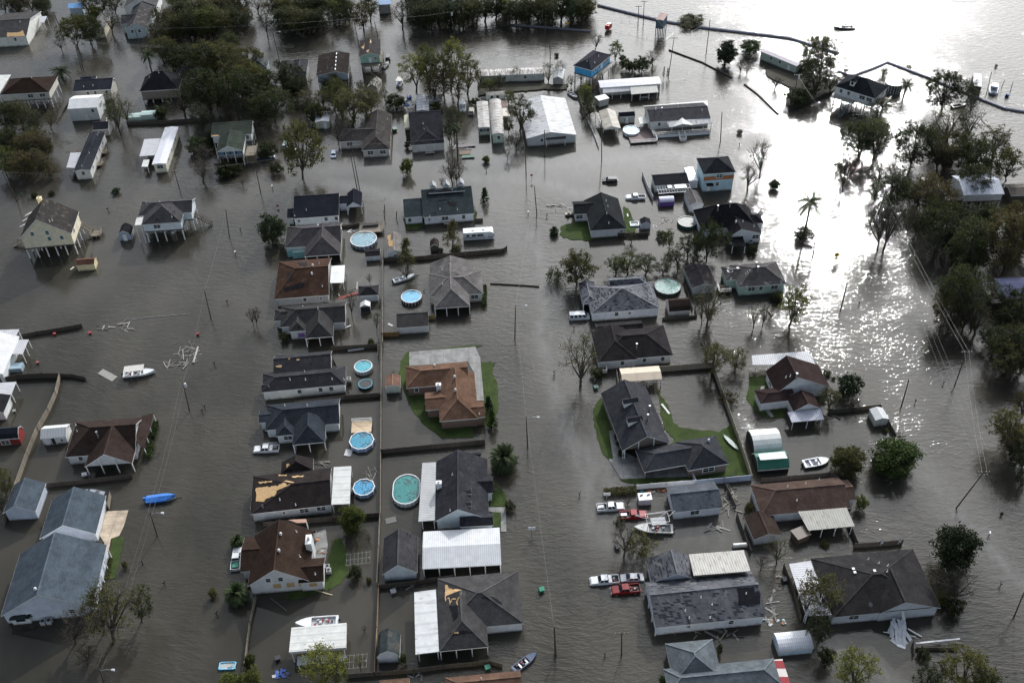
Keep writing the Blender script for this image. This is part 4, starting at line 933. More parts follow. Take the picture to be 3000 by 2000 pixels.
# left edge
e1, _ = house('house','white gabled building cut by the left edge behind a ribbed awning','house','02',[W((-330,310),(20,315),(70,-40),'v','gg', e=3.2, k=.5)], wall=SW, roof=metalroof((.6,.6,.6),'y'), yaw=3, short='the left-edge white building')
quad_roof(e1,'01',[(-20,1560),(130,1548),(175,1455),(-20,1462)],[3.3] * 4, TINX, 'awning', posts=[(0,1.0),(1,.9)])
quad_roof(e1,'02',[(55,114),(207,116),(262,-18),(100,-18)],[3.0] * 4, TINX, 'awning', posts=[(0,.0),(0,1.0),(1,.5),(1,1.0)])
q = MB(); c_ = local(e1,'02',(150,240),.8); q.box((c_.x, c_.y, .5),(3.2,2.2,1.9)); q.build('side_room', siding((.25,.34,.42)), e1)
e2, _ = house('house','low white house with black roof cut by the left edge below the curved fence','house','02',[W((-300,665),(30,660),(100,490),'v','gg', e=2.8, k=.3)], wall=SW, roof=shingle(BLK), yaw=3, short='the left-edge black-roofed house')
quad_roof(e2,'02',[(-60,500),(103,488),(150,370),(-60,382)],[2.9] * 4, TINY, 'awning', posts=[(1,.05),(1,.95)])
house('barn','dark red barn shed with gambrel roof cut by the left edge','barn','02',[W((-190,905),(170,895),(235,790),'u','gg', e=2.2, k=1.15, prof=GAMB, inset=.1)], wall=siding((.20,.022,.022)), roof=shingle((.03,.034,.042)), yaw=3, win='0n.62w', short='the red barn')
house('garden_shed','white shed with white metal roof and yellow end wall by the brown-roofed house','shed','02',[W((370,890),(603,875),(637,757),'u','gg', e=2.3, k=.55, inset=.15)], wall=siding((.55,.56,.58)), roof=WMX, yaw=4, win='0n.8s 0n.45dk 0n.18d', short='the white metal-roofed shed')
h, _ = house('house','big brown-roofed house with wide front gable over an open carport','house','02',
  [W((597,1063),(1245,1010),(1255,700),'u','hg', e=2.9, k=.62), W((778,1155),(1215,1112),(1210,850),'v','gg', e=2.95, R=(955,1035), op='nrl', posts='n')],
  wall=siding((.45,.46,.49)), roof=shingle((.040,.028,.024), streak=.12, sc=(.12,.08,.06)), yaw=3.5, win='0n.18', vents=[(905,880,'h'),(1100,690,'h'),(700,770),(710,825)], short='the brown gabled house')
quad_roof(h, '02',[(1243,905),(1322,992),(1412,655),(1300,688)],[4.2,2.6,2.6,4.2], shingle((.040,.028,.024)),'porch_roof', posts=[(1,.02),(1,.3),(1,.6),(1,.97)])
h, _ = house('garage','blue-grey gabled garage nearest the left fence','garage','02',[W((20,1590),(330,1550),(423,1300),'v','gg', e=2.8, R=(130,1510))], wall=siding((.42,.47,.58)), roof=shingle(BLU, .3), yaw=2, short='the left garage')
h, _ = house('garage','blue-grey roofed garage beside the pale driveway','garage','03',[W((362,250),(882,190),(985,-155),'v','gg', e=2.9, R=(575,118))], wall=siding((.50,.54,.62)), roof=shingle(BLU, .3), yaw=4, short='the driveway garage')
h, _ = house('house','large blue-grey shingled house with white front and bay window','house','03',[W((5,960),(852,862),(1000,298),'v','gg', e=3.1, R=(342,755))], wall=siding((.52,.56,.68)), roof=shingle(BLU, .35, pit=11), yaw=5,
  win='0n.28 0n.76', vents=[(330,715,'t')], short='the big blue-grey house')
q = MB(); c_ = local(h, '03',(190,985),1.4); q.box((c_.x, c_.y + .5,.9),(3.4,1.2,2.2)); bw = q.build('bay_window', SW, h); q = MB(); q.box((c_.x, c_.y - .13,1.45),(1.7,.06,1.0)); q.build('pane', GLASS, bw)
q = MB(); q.box((c_.x, c_.y + .4,2.25),(3.9,1.7,.5),0,0,.55); q.build('bay_roof', shingle((.04,.05,.05)), bw)
ac_unit('03',(395,1005),.8,'unit beside the white gable wall'); ac_unit('03',(452,998),.8,'unit beside the white gable wall')
for yy, f in ((380,0),(480,1),(600,2)):
    q = MB(); c_ = local(h, '03',(1008 - f * 35, yy),1.5); q.box((c_.x, c_.y, 1.4),(.18,.18,2.9)); q.build('porch_column', TRIM, h)
# ---- top left
h, _ = house('building','long grey-roofed building with bare plywood strip at the upper left edge','house','00',[W((-120,352),(240,338),(342,108),'u','gg', e=3.9, k=.25, rf=.42)], wall=siding((.6,.61,.6)), roof=shingle((.07,.068,.068)), yaw=4, patches=[([(65,305),(180,300),(210,282),(230,335),(65,342)], PLY, 'bare_patch',2)], vents=[(185,205)], short='the long grey building', win='0n.7')
awning('carport','small flat carport with blue tarp at the end of the long grey building','carport','00',[(370,208),(405,208),(432,150),(365,152)],[3.2] * 4, plain((.4,.42,.45),.5), posts=[(0,.0),(0,1.),(1,.9)])
h, _ = house('house','small pale-roofed house half hidden by trees near the top left','house','00',[W((835,275),(958,262),(990,150),'v','gg', e=3.8, R=(905,215))], wall=SBE, roof=shingle((.2,.2,.2), streak=.5), yaw=4, win='0n.5', short='the pale tree-hidden house')
h, _ = house('house','pale blue house with two dark gables among the forest trees','house','00',[W((1145,268),(1345,262),(1330,60),'v','gg', e=4.2, R=(1225,215)), W((1108,222),(1245,218),(1245,130),'u','gg', e=4.1, k=.4)], wall=siding((.4,.48,.52)), roof=shingle((.06,.06,.065), streak=.4), yaw=5, win='0n.3 0n.65', short='the twin-gabled forest house')
h, _ = house('house','grey-roofed house with white end wall at the top edge among trees','house','00',[W((1130,80),(1440,50),(1440,-60),'v','gg', e=4.2, k=.5)], wall=SW, roof=shingle((.1,.1,.1)), yaw=5, short='the top-edge grey house')
house('house','small house under a light blue tarped roof between top-left trees','house','00',[W((625,78),(755,72),(735,28),'u','gg', e=3.5, k=.4)], wall=SBL, roof=plain((.2,.42,.75),.5,.15), yaw=5, short='the blue-tarped house')
h, _ = house('elevated_house','beige house on piles with dark brown hipped roof near the left edge','house','00',[W((0,870),(450,850),(545,702),'u','hh', e=6.0, R=(320,712), hl=7)], wall=siding((.48,.47,.44)), roof=shingle(BRN, .3), floor=3.2, yaw=3, win='0n.6w 0n.85w', vents=[(157,722),(290,722)], short='the brown-hipped stilt house', trim=TRIM)
awning('carport','white flat roof at the left edge beside the brown-hipped house','carport','00',[(-140,860),(0,852),(100,687),(-60,692)],[4.5] * 4, WFLAT, posts=[(0,.9),(1,.5)])
h, _ = house('house','low beige house with dark front roof behind the white metal garage','house','00',[W((668,838),(1020,825),(1060,728),'u','gg', e=4.4, k=.42, rf=.7), W((720,748),(870,742),(865,700),'u','hh', e=4.2, k=.4)], wall=siding((.42,.40,.38)), roof=shingle((.03,.033,.042)), yaw=3, win='0n.12d 0n.36 0n.56 0n.87', vents=[(855,790),(770,800)], short='the low beige house')
house('metal_garage','tall white ribbed metal garage with roll-up side door','garage','00',[W((620,1003),(890,987),(930,868),'u','gg', e=4.6, k=.3, inset=.1)], wall=metalroof((.66,.68,.66),'x',.6, stripe=.15), roof=metalroof((.74,.75,.73),'x',.5, stripe=.25), yaw=3, win='0n.55d 0n.83 0r.5W', short='the white metal garage')
house('garden_shed','small grey shed with dark roof behind the long dark mobile home','shed','00',[W((852,1195),(993,1188),(1012,1112),'u','gg', e=2.6, k=.5, inset=.12)], wall=SGY, roof=shingle((.04,.042,.05)), yaw=4, short='the grey-walled shed')
h, _ = house('mobile_home','long dark-roofed mobile home end-on with cluttered right side','mobile home','00',[W((678,1565),(828,1572),(968,1212),'v','gg', e=3.4, k=.18)], wall=siding((.55,.55,.56)), roof=shingle((.035,.038,.045)), yv=True, win='0n.5 0r.15 0r.4 0r.6 0r.8', vents=[(755,1530),(820,1410),(895,1245),(905,1225)], short='the dark mobile home')
quad_roof(h, '00',[(610,1540),(700,1542),(745,1400),(648,1405)],[2.6,3.1,3.1,2.6], TINX, 'awning', posts=[(0,.05),(3,.05)])
for k_, (x, y) in enumerate(((955,1390),(915,1500))):
    c_ = local(h, '00',(x, y),.8); deck(h, c_.x - .8, c_.x + .8, c_.y - 1.2, c_.y + 1.2,.7, rm=WOODL)
h, _ = house('mobile_home','long white-roofed mobile home end-on with white awning','mobile home','00',[W((1397,1508),(1525,1508),(1640,1165),'v','gg', e=3.4, k=.12)], wall=siding((.58,.57,.5)), roof=plain((.62,.62,.66),.45,.18), yv=True, win='0n.5w 0r.2 0r.45 0r.75', vents=[(1515,1280)], short='the white mobile home')
quad_roof(h, '00',[(1280,1437),(1428,1425),(1480,1270),(1325,1280)],[2.9,3.0,3.0,2.9], TINY, 'awning', posts=[(0,.03),(0,.9),(3,.1)])
quad_roof(h, '00',[(1300,1530),(1358,1532),(1373,1465),(1318,1467)],[2.2] * 4, WFLAT, 'small_awning', posts=[(0,.05),(0,.95)])
gh, _ = house('elevated_house','dark green-roofed house with glazed white porch gable on piles','house','00',[W((1985,1397),(2232,1385),(2240,1230),'v','gg', e=5.6, R=(2085,1342), op='n'), W((1940,1250),(2310,1238),(2340,1122),'u','gg', e=5.9, rf=.8, k=.35)], wall=siding((.55,.58,.6)), roof=shingle((.045,.055,.045), wear=.1), floor=3.0, yaw=4,
  patches=[([(1945,1245),(2010,1243),(2012,1275),(1945,1278)], PLY, 'bare_patch',3)], win='1r.4 1n.9', short='the green-roofed stilt house')
g = HOUSES[-1]['g'][0]
for k in range(4): q = MB(); q.box((g.x0 + g.w * (.17 + .22 * k), g.y0 + .6,4.6),(g.w * .18,.06,1.7)); q.build('porch_glass', glassm((.12,.2,.28)), gh)
railing(gh, [(g.x0 + .3, g.y0 + .4),(g.x0 + g.w - .3, g.y0 + .4)],3.1,1.0)
deck(gh, g.x0 + g.w, g.x0 + g.w + 3.4, g.y0 + 1, g.y0 + 7,3, rail='nr', rm=WOODL)
house('elevated_house','dark charcoal hip-roofed house beside the oak grove','house','00',[W((1283,838),(1640,822),(1660,690),'u','hh', e=4.8, R=(1440,655)), W((1600,730),(1800,720),(1800,600),'u','hh', e=4.8, k=.4)], wall=siding((.18,.15,.14)), roof=shingle((.028,.028,.032)), floor=1.4, yaw=4, vents=[(1595,655,'c'),(1460,672),(1375,715),(1650,690)], short='the charcoal hip house')
h, _ = house('garden_shed','low pale teal tarped shelter behind the dark hedge line','shed','00',[W((1165,1082),(1300,1075),(1300,1035),'u','gg', e=1.7, k=.2, inset=.1), W((1292,1060),(1440,1050),(1440,1012),'u','gg', e=2.2, k=.2, inset=.1)], wall=siding((.4,.5,.5)), roof=plain((.42,.55,.52),.5,.2), yaw=4, short='the teal shelter')
# ---- top middle
house('house','small grey gabled house beyond the oak grove, left of two dark roofs','house','10',[W((-90,640),(102,632),(102,550),'v','gg', e=4.0, R=(10,548))], wall=SBL, roof=shingle((.11,.12,.125)), yaw=3, short='the small grey gable house')
house('house','dark grey twin-hipped house behind the oaks','house','10',[W((205,690),(330,680),(340,560),'v','hh', e=4.0, k=.6), W((320,685),(465,672),(470,550),'v','hh', e=4.0, k=.6)], wall=SGY, roof=shingle((.055,.055,.062)), yaw=3, short='the twin-hipped dark house')
h, _ = house('elevated_house','brown-roofed blue-grey house on piles with white ridge vents','house','10',[W((553,702),(850,672),(858,490),'v','gg', e=5.4, R=(727,657))], wall=siding((.34,.40,.47)), roof=shingle((.030,.024,.022), wear=.25, wc=(.07,.06,.055)), floor=2.8, yaw=4, short='the ridge-vent house')
g = HOUSES[-1]['g'][0]
for k in range(5): q = MB(); q.box((g.x0 + g.rf * g.w, g.y0 + g.d * (.1 + .19 * k), g.zr + .08),(.35,1.3,.18)); q.build('ridge_vent', WHITE, h)
h, _ = house('elevated_house','narrow sea-green house on tall piles with torn shingles','house','10',[W((947,527),(1143,507),(1170,365),'v','gg', e=7.2, R=(1040,487))], wall=siding((.26,.42,.38)), roof=shingle((.055,.05,.05)), floor=4.2, yaw=4, win='0n.5d 0n.78', patches=[([(965,440),(1000,400),(985,460)], PLY),([(1010,480),(1040,455),(1045,480)], PLY),([(1035,400),(1055,360),(1060,400)], PLY)], short='the sea-green stilt house')
g = HOUSES[-1]['g'][0]; deck(h, g.x0 + .5, g.x0 + g.w - .5, g.y0 - 1.8, g.y0 + .3,4.2, rail='', rm=WOODD); deck(h, g.x0 + g.w - .5, g.x0 + g.w + .8, g.y0 + 1, g.y0 + 8,4.2, rail='r', rm=WOODD)
house('garden_shed','small tan-roofed shed tilted behind the bushes by the canal','shed','10',[W((1015,810),(1120,800),(1125,735),'v','gg', e=2.2, k=.7, inset=.1)], wall=SBE, roof=plain((.36,.33,.29),.7), yaw=-12, short='the small tan shed')
house('garden_shed','white-roofed grey shed beside the olive willow','shed','10',[W((543,1112),(670,1125),(672,1028),'v','gg', e=2.7, R=(605,1110), inset=.12)], wall=siding((.36,.40,.36)), roof=plain((.6,.6,.64),.45,.25), yaw=3, win='0n.7d', short='the white-roofed grey shed')
house('house','weathered grey-brown L-shaped house with two front windows','house','10',[W((970,1385),(1230,1367),(1225,1050),'v','hg', e=2.9, k=.45), W((762,1300),(1120,1290),(1110,1170),'u','hg', e=2.92, k=.45)], wall=siding((.46,.44,.43)), roof=shingle((.062,.056,.054), streak=.25, sc=(.2,.17,.13)), yaw=2, win='0n.28w 0n.76w 1n.25w', vents=[(1170,1260,'s'),(1207,1100)], short='the grey-brown L house')
h, _ = house('house','purple-black roofed house with yellow side room and little porch','house','10',[W((1424,1345),(1728,1303),(1705,1010),'u','gg', e=3.0, rf=.66, k=.35), W((1440,1348),(1722,1303),(1722,1160),'v','hg', e=2.99, k=.4)], wall=siding((.5,.5,.5)), roof=shingle((.034,.033,.040), wear=.12), yaw=5, win='0n.82', vents=[(1535,1140),(1545,1190)], short='the purple-black roofed house')
quad_roof(h, '10',[(1365,1175),(1420,1172),(1420,1040),(1366,1055)],[2.8] * 4, plain((.5,.49,.36),.6),'side_room_roof'); q = MB(); c_ = local(h, '10',(1392,1130),1.2); q.box((c_.x, c_.y, 1.0),(2.0,5,3.2)); q.build('side_room', siding((.62,.6,.42)), h)
g = HOUSES[-1]['g'][0]; deck(h, g.x0 + 4.4, g.x0 + 7.2, g.y0 - 1.4, g.y0 + .4,.5); quad_roof(h, '10',[(1535,1325),(1630,1318),(1622,1300),(1540,1310)],[2.8] * 4, WFLAT, 'porch_roof', posts=[(0,.1),(0,.9)])
awning('boat_shelter','white ribbed open gable shelter behind the purple-black roofed house','carport','10',[(1475,1022),(1535,1012),(1530,865),(1470,872)],[2.6,3.5,3.5,2.6], metalroof((.6,.6,.62),'y',1.6, stripe=.8), posts=[(0,.05),(0,.95)])
awning('boat_shelter','right half of the striped open shelter beside blue drums','carport','10',[(1535,1012),(1592,1018),(1585,870),(1530,865)],[3.5,2.6,2.6,3.5], metalroof((.6,.6,.62),'y',1.6, stripe=.8), posts=[(0,.95),(1,.9)])
awning('lean_to','flat weathered lean-to roof right of the striped shelter','shelter','10',[(1590,935),(1715,932),(1710,868),(1585,872)],[2.6] * 4, plain((.36,.36,.35),.6,.4), posts=[(0,0.02),(0,.98),(1,.5)])
h, _ = house('mobile_home','pair of weathered metal-roofed trailers joined side by side','mobile home','10',[W((2043,1178),(2150,1167),(2130,930),'v','gg', e=2.9, k=.12), W((2165,1243),(2284,1237),(2240,920),'v','gg', e=3.3, k=.35, prof=BARR)], wall=siding((.46,.54,.48)), roof=metalroof((.5,.5,.48),'y',.8, rust=.75, stripe=.3), yv=True, win='0n.3w 0n.75w 1n.55 ', short='the joined trailers')
quad_roof(h, '10',[(2258,1068),(2335,1065),(2300,985),(2245,990)],[2.7] * 4, plain((.5,.45,.38),.6),'awning', posts=[(1,.1),(1,.9)]); quad_roof(h, '10',[(2250,985),(2310,980),(2300,920),(2238,924)],[2.9] * 4, metalroof((.16,.09,.07),'y',.4),'awning', posts=[(1,.1)])
house('building','low building with pale blue roof at the top edge between trees','house','10',[W((1115,45),(1240,42),(1235,-40),'u','gg', e=4, k=.2)], wall=SGY, roof=plain((.2,.32,.52),.5), yaw=2, short='the pale blue top-edge building')
h, _ = house('warehouse','long narrow rust-streaked white metal building on the raised bank','building','10',[W((2053,697),(2657,680),(2650,615),'u','gg', e=2.9, k=.15, inset=.2)], wall=siding((.42,.45,.46)), roof=metalroof((.66,.66,.64),'x',.55, rust=.9, stripe=.6), yaw=1.5, win='0n.3dk 0n.38 0n.7', short='the long rusty building')
house('garden_shed','low white shed with dark doorways beside the joined trailers','shed','10',[W((2113,880),(2290,868),(2290,835),'u','gg', e=1.9, k=.15, inset=.1)], wall=SW, roof=plain((.2,.19,.17),.8,.3), yaw=3, win='0n.3dk 0n.6dk', short='the dark-door shed')
# ---- top right
house('garden_shed','grey front shed with sunlit roof right of the long rusty building','shed','20',[W((372,728),(470,722),(490,635),'v','gg', e=2.5, k=.5, inset=.1)], wall=SGY, roof=WMY, yaw=-8, short='the sunlit shed')
h, _ = house('elevated_house','bright blue house on piles with dark roof and white side deck','house','20',[W((562,603),(735,650),(932,512),'v','hh', e=6.4, k=.5)], wall=siding((.06,.32,.62)), roof=shingle((.042,.042,.052)), floor=3.4, win='0r.2 0r.42 0r.55d 0r.72 0r.85', vents=[(690,565),(760,580),(795,520)], short='the bright blue house')
g = HOUSES[-1]['g'][0]; deck(h, g.x0 + g.w, g.x0 + g.w + 1.6, g.y0 + g.d * .35, g.y0 + g.d, 3.4, rail='rnf'); stairs(h, (g.x0 + g.w + .8, g.y0 + g.d * .35,3.4),(g.x0 + g.w + .8, g.y0 - 1.0,.2))
h, _ = house('mobile_home','long silver mobile home with ribbed awnings on thin posts','mobile home','20',[W((812,812),(1372,765),(1360,703),'u','gg', e=3.4, k=.15)], wall=siding((.5,.5,.5)), roof=plain((.45,.45,.5),.45,.25), yaw=4, vents=[(1010,745)], short='the silver mobile home')
quad_roof(h, '20',[(838,858),(1085,835),(1078,785),(830,805)],[2.5,2.5,3.3,3.3], TINX, 'awning', posts=[(0,.02),(0,.34),(0,.67)]); quad_roof(h, '20',[(1095,868),(1347,848),(1325,766),(1083,787)],[2.5,2.5,3.25,3.25], metalroof((.5,.5,.46),'x',.5, stripe=.6),'awning', posts=[(0,.02),(0,.33),(0,.66),(0,.97)])
bin_('20',(825,950),(.5,.5,.48),'white covered cargo box',3.2,'storage_box')
h, _ = house('metal_building','very large white metal-roofed house with small brown porch','house','20',[W((135,1282),(590,1232),(497,900),'v','gg', e=3.1, R=(352,1213), op='r')], wall=siding((.4,.42,.45)), roof=metalroof((.55,.56,.57),'y',1.1, rust=.4, stripe=.5), yaw=5, win='0n.3', patches=[([(345,1030),(535,1015),(550,1090),(440,1080)], metalroof((.45,.47,.55),'y',.4, stripe=.6),'new_panels',0),([(480,1180),(560,1178),(562,1200),(486,1203)], WHITE, 'new_panel',0)], short='the big white metal house')
quad_roof(h, '20',[(312,1285),(495,1272),(495,1232),(308,1240)],[2.5,2.5,2.9,2.9], plain((.06,.055,.045),.8),'porch_roof', posts=[(0,.02),(0,.98)]); g = HOUSES[-1]['g'][0]
c_ = local(h, '20',(400,1310),.6); deck(h, c_.x - 2.4, c_.x + 2.3, c_.y - .5, c_.y + 2.0,.7)
h, _ = house('carport','rust-stained open gable carport with curved side posts','carport','20',[W((850,1190),(1000,1180),(945,1012),'v','gg', e=2.9, k=.35, op='nrfl', posts='rl')], roof=metalroof((.5,.47,.40),'y',.45, rust=.6), yv=True, short='the rusty carport')
quad_roof(h, '20',[(805,1115),(852,1190),(860,1050),(762,1030)],[2.6,2.9,2.9,2.6], metalroof((.5,.47,.40),'y',.45, rust=.5),'side_panel', posts=[(3,.1),(3,.9)])
house('garden_shed','grey shed with black roof and white double doors by the oval pool','shed','20',[W((985,1078),(1132,1065),(1125,1028),'u','gg', e=2.6, k=.6, inset=.1)], wall=siding((.38,.38,.35)), roof=shingle(BLK), yaw=4, win='0n.5w 0n.5d', short='the double-door shed')
mh, _ = house('mobile_home','wide grey mobile home with white railed porch wrapping its front','mobile home','20',[W((1268,1127),(1822,1082),(1790,940),'u','gg', e=3.6, k=.3), ], wall=siding((.55,.56,.57)), roof=shingle((.075,.072,.078), wear=.1, wc=(.03,.03,.03)), yaw=4, win='0n.15', vents=[(1320,1010,'t'),(1375,1035,'h'),(1525,990),(1745,1018)], short='the porched mobile home')
quad_roof(mh, '20',[(1215,995),(1802,972),(1795,925),(1208,975)],[3.5,3.5,3.3,3.3], WFLAT, 'rear_awning', posts=[(1,.9)]); quad_roof(mh, '20',[(1445,1170),(1845,1130),(1832,1078),(1420,1122)],[2.9,2.9,3.6,3.6], metalroof((.6,.6,.6),'x',.45, rust=.3, stripe=.7),'porch_roof', posts=[(0,.05),(0,.3),(0,.55),(0,.8),(0,.98)])
quad_roof(mh, '20',[(1480,1165),(1572,1140),(1562,1080),(1490,1130)],[3.0,3.8,3.9,3.1], WFLAT, 'porch_gable'); quad_roof(mh, '20',[(1572,1140),(1660,1150),(1640,1095),(1562,1080)],[3.8,3.0,3.1,3.9], WFLAT, 'porch_gable')
a = local(mh, '20',(1297,1240),1.0); b = local(mh, '20',(1820,1215),1.0); deck(mh, a.x, b.x, a.y - .3, a.y + 3.0,1.0, rail='nrl'); c_ = local(mh, '20',(1580,1300),.2); stairs(mh, (c_.x, a.y, 1.0),(c_.x, a.y - 3,.05),2.0, TRIM, 5)
q = MB(); q.box(((a.x + b.x) / 2, a.y - .33,.45),(b.x - a.x, .06,.9)); q.build('deck_skirt', WHITE, mh)
quad_roof(mh, '20',[(1175,1140),(1265,1130),(1262,1070),(1160,1080)],[2.4] * 4, WFLAT, 'side_awning', posts=[(0,.1),(0,.9)])
p_ = G('20',(1170,1250),.4); p_.z = 0; dk = empty('pool_deck', p_, R_(4)); tag(dk, 'purplish brown wooden pool deck with white skirting beside the porched mobile home','deck'); deck(dk, -3.6,5.0,-4.2,5.5,.55, plain((.10,.065,.065),.7,.2),'nr')
house('pump_house','small square pump house on legs over the pipeline with rusty roof','building','20',[W((1322,180),(1392,190),(1447,135),'v','gg', e=6.6, k=.1, inset=.05)], wall=plain((.08,.13,.16),.6,.2), roof=plain((.26,.14,.12),.7,.5), floor=3.2, short='the pump house', pcol=plain((.1,.12,.13),.6))
q = MB(); 
h, _ = house('mobile_home','narrow purple-roofed trailer on the lake bank left of the big cypress','mobile home','30',[W((-75,470),(265,610),(312,575),'u','gg', e=3.2, k=.2)], wall=siding((.36,.42,.38)), roof=plain((.26,.22,.27),.5,.3), win='0n.3 0n.55 0n.8d', short='the lake bank trailer')
h, _ = house('elevated_house','black-roofed white stilt house with dormer by the lake boom','house','30',[W((612,792),(985,908),(1158,812),'u','hh', e=7.0, k=.62, hl=6)], wall=siding((.58,.6,.64)), roof=shingle((.02,.024,.028)), floor=3.8, win='0n.15 0n.35 0n.7w 0n.88w 0r.3 0r.7', short='the black-roofed lake house')
g = HOUSES[-1]['g'][0]; q = MB(); q.box((g.x0 + g.w * .36, g.y0 + 2.6,8.9),(1.5,2.2,1.8)); dm = q.build('dormer', SW, h); q = MB(); q.extr([(g.x0 + g.w * .36 - 1.0,9.7),(g.x0 + g.w * .36 + 1.0,9.7),(g.x0 + g.w * .36,10.7)], g.y0 + 1.4, g.y0 + 4.6,0,'y'); q.build('dormer_roof', shingle((.02,.024,.028)), dm); q = MB(); q.box((g.x0 + g.w * .36, g.y0 + 1.49,9.0),(.8,.05,1.1)); q.build('pane', GLASS, dm)
deck(h, g.x0 + .3, g.x0 + g.w * .55, g.y0 - 1.4, g.y0 + .5,3.8, rail='nl'); stairs(h, (g.x0 + g.w * .5, g.y0 - 1.4,3.8),(g.x0 + g.w * .42, g.y0 - 6,.2),1.2, plain((.08,.1,.12),.6)); deck(h, g.x0 + g.w, g.x0 + g.w + 2, g.y0 + 3, g.y0 + 9,3.8, rail='r')
house('boathouse','rust-walled boathouse with white roof next to the moored cruiser','boathouse','30',[W((1885,790),(1965,800),(2045,690),'v','gg', e=3.4, k=.1, inset=.05)], wall=plain((.09,.05,.04),.8,.4), roof=metalroof((.6,.6,.6),'y'), short='the boathouse')
h, _ = house('elevated_house','white-walled house under big oaks with slatted white front deck','house','31',[W((1800,225),(2175,215),(2160,30),'u','gg', e=4.8, k=.3)], wall=SW, roof=metalroof((.55,.58,.65),'x'), floor=2.2, yaw=0, short='the oak-shaded white house')
g = HOUSES[-1]['g'][0]; deck(h, g.x0 - 4, g.x0, g.y0 + 1, g.y0 + 9,2.4, rail='nlr')
house('garden_shed','dark brown shed among right-edge trees beside the oak-shaded house','shed','31',[W((2235,230),(2420,225),(2400,120),'u','gg', e=3, k=.3)], wall=plain((.06,.05,.04),.8), roof=plain((.05,.04,.03),.8), yaw=0, short='the dark tree shed')
h, _ = house('elevated_house','grey house with purple-blue metal roof at the right edge','house','31',[W((2192,1178),(2560,1160),(2520,975),'u','gg', e=5.0, k=.25, rf=.6)], wall=siding((.4,.46,.45)), roof=metalroof((.16,.17,.30),'x',.5), floor=2.6, yaw=0, win='0n.12w 0n.5', short='the purple-roofed edge house')
g = HOUSES[-1]['g'][0]; deck(h, g.x0 - 2.6, g.x0, g.y0 + 1, g.y0 + 8,2.8, rail='nlf')
# ---- middle column, upper
h, _ = house('house','navy-black roofed white house with breezeway to a small garage','house','11',[W((338,443),(760,410),(752,226),'u','gg', e=2.9, rf=.88, k=.26), W((283,438),(345,432),(338,350),'u','gg', e=2.5, rf=.8, k=.25), W((755,308),(860,300),(850,228),'u','gg', e=2.7, rf=.7, k=.3), W((830,342),(972,325),(972,200),'v','gg', e=2.8, R=(893,290), op='nr', posts='nr')], wall=siding((.56,.60,.70)), roof=shingle((.014,.016,.024)), yaw=4, win='0n.72 0n.96 0n.1s', vents=[(462,365),(357,420)], short='the navy-roofed house')
h, _ = house('house','grey hip-roofed house with aqua bay windows','house','11',[W((265,702),(782,680),(760,482),'u','hg', e=2.8, k=.52), W((445,790),(778,766),(792,540),'v','hg', e=2.82, k=.55, op='n')], wall=siding((.55,.58,.6)), roof=shingle((.078,.072,.074), pit=10), yaw=4, vents=[(570,515,'t')], short='the aqua-window house')
for (x, y, w_) in ((315,760,1.6),(360,775,1.3),(415,770,1.9)): q = MB(); c_ = local(h, '11',(x, y),1.3); q.box((c_.x, c_.y, 1.25),(w_, .1,2.2)); q.build('bay_pane', glassm((.16,.32,.34)), h)
h, _ = house('house','rusty brown roofed house missing shingles beside a white awning','house','11',[W((165,1180),(670,1142),(697,800),'u','hg', e=2.9, k=.42, hl=5.5), W((165,1180),(300,1170),(300,1050),'u','hh', e=2.85, k=.3)], wall=siding((.33,.33,.34)), roof=shingle((.068,.040,.029),.4, wear=.2, wc=(.03,.022,.02), streak=.25, sc=(.25,.13,.09)), yaw=4, win='0n.55 0n.86s', vents=[(523,880,'t'),(515,955,'t'),(580,855),(610,1062)],
  patches=[([(390,840),(468,838),(465,880),(405,878)], shingle((.03,.03,.032)),'worn_patch'),([(290,930),(345,925),(330,1010),(285,1015)], shingle((.035,.035,.037)),'worn_patch'),([(260,1080),(340,1060),(400,1030),(450,1035),(430,1075),(280,1110)], shingle((.02,.02,.022)),'worn_patch')], short='the rusty-roofed house')
awning('patio_awning','white ribbed patio awning right of the rusty brown roof','awning','11',[(680,1030),(808,1028),(817,868),(692,874)],[2.6] * 4, metalroof((.74,.75,.74),'y',.55, stripe=.35), posts=[(0,.05),(0,.95),(1,.5),(1,.95)])
h, _ = house('house','dark grey many-hipped house with purple garage panel','house','11',[W((218,1440),(822,1388),(825,1205),'u','hg', e=2.9, k=.5), W((450,1540),(708,1522),(705,1330),'v','hg', e=2.92, k=.6, op='n'), W((298,1477),(460,1470),(450,1300),'v','hg', e=2.9, k=.5), W((163,1380),(300,1370),(300,1265),'u','hg', e=2.88, k=.4)], wall=siding((.42,.44,.48)), roof=shingle((.050,.048,.048), wear=.12), yaw=4, vents=[(430,1245),(570,1270)], short='the many-hipped grey house')
q = MB(); c_ = local(h, '11',(418,1498),1.2); g = HOUSES[-1]['g'][2]; q.box((c_.x, g.y0 + .3,1.2),(1.7,.06,1.3)); q.build('garage_panel', plain((.16,.10,.32),.5), h)
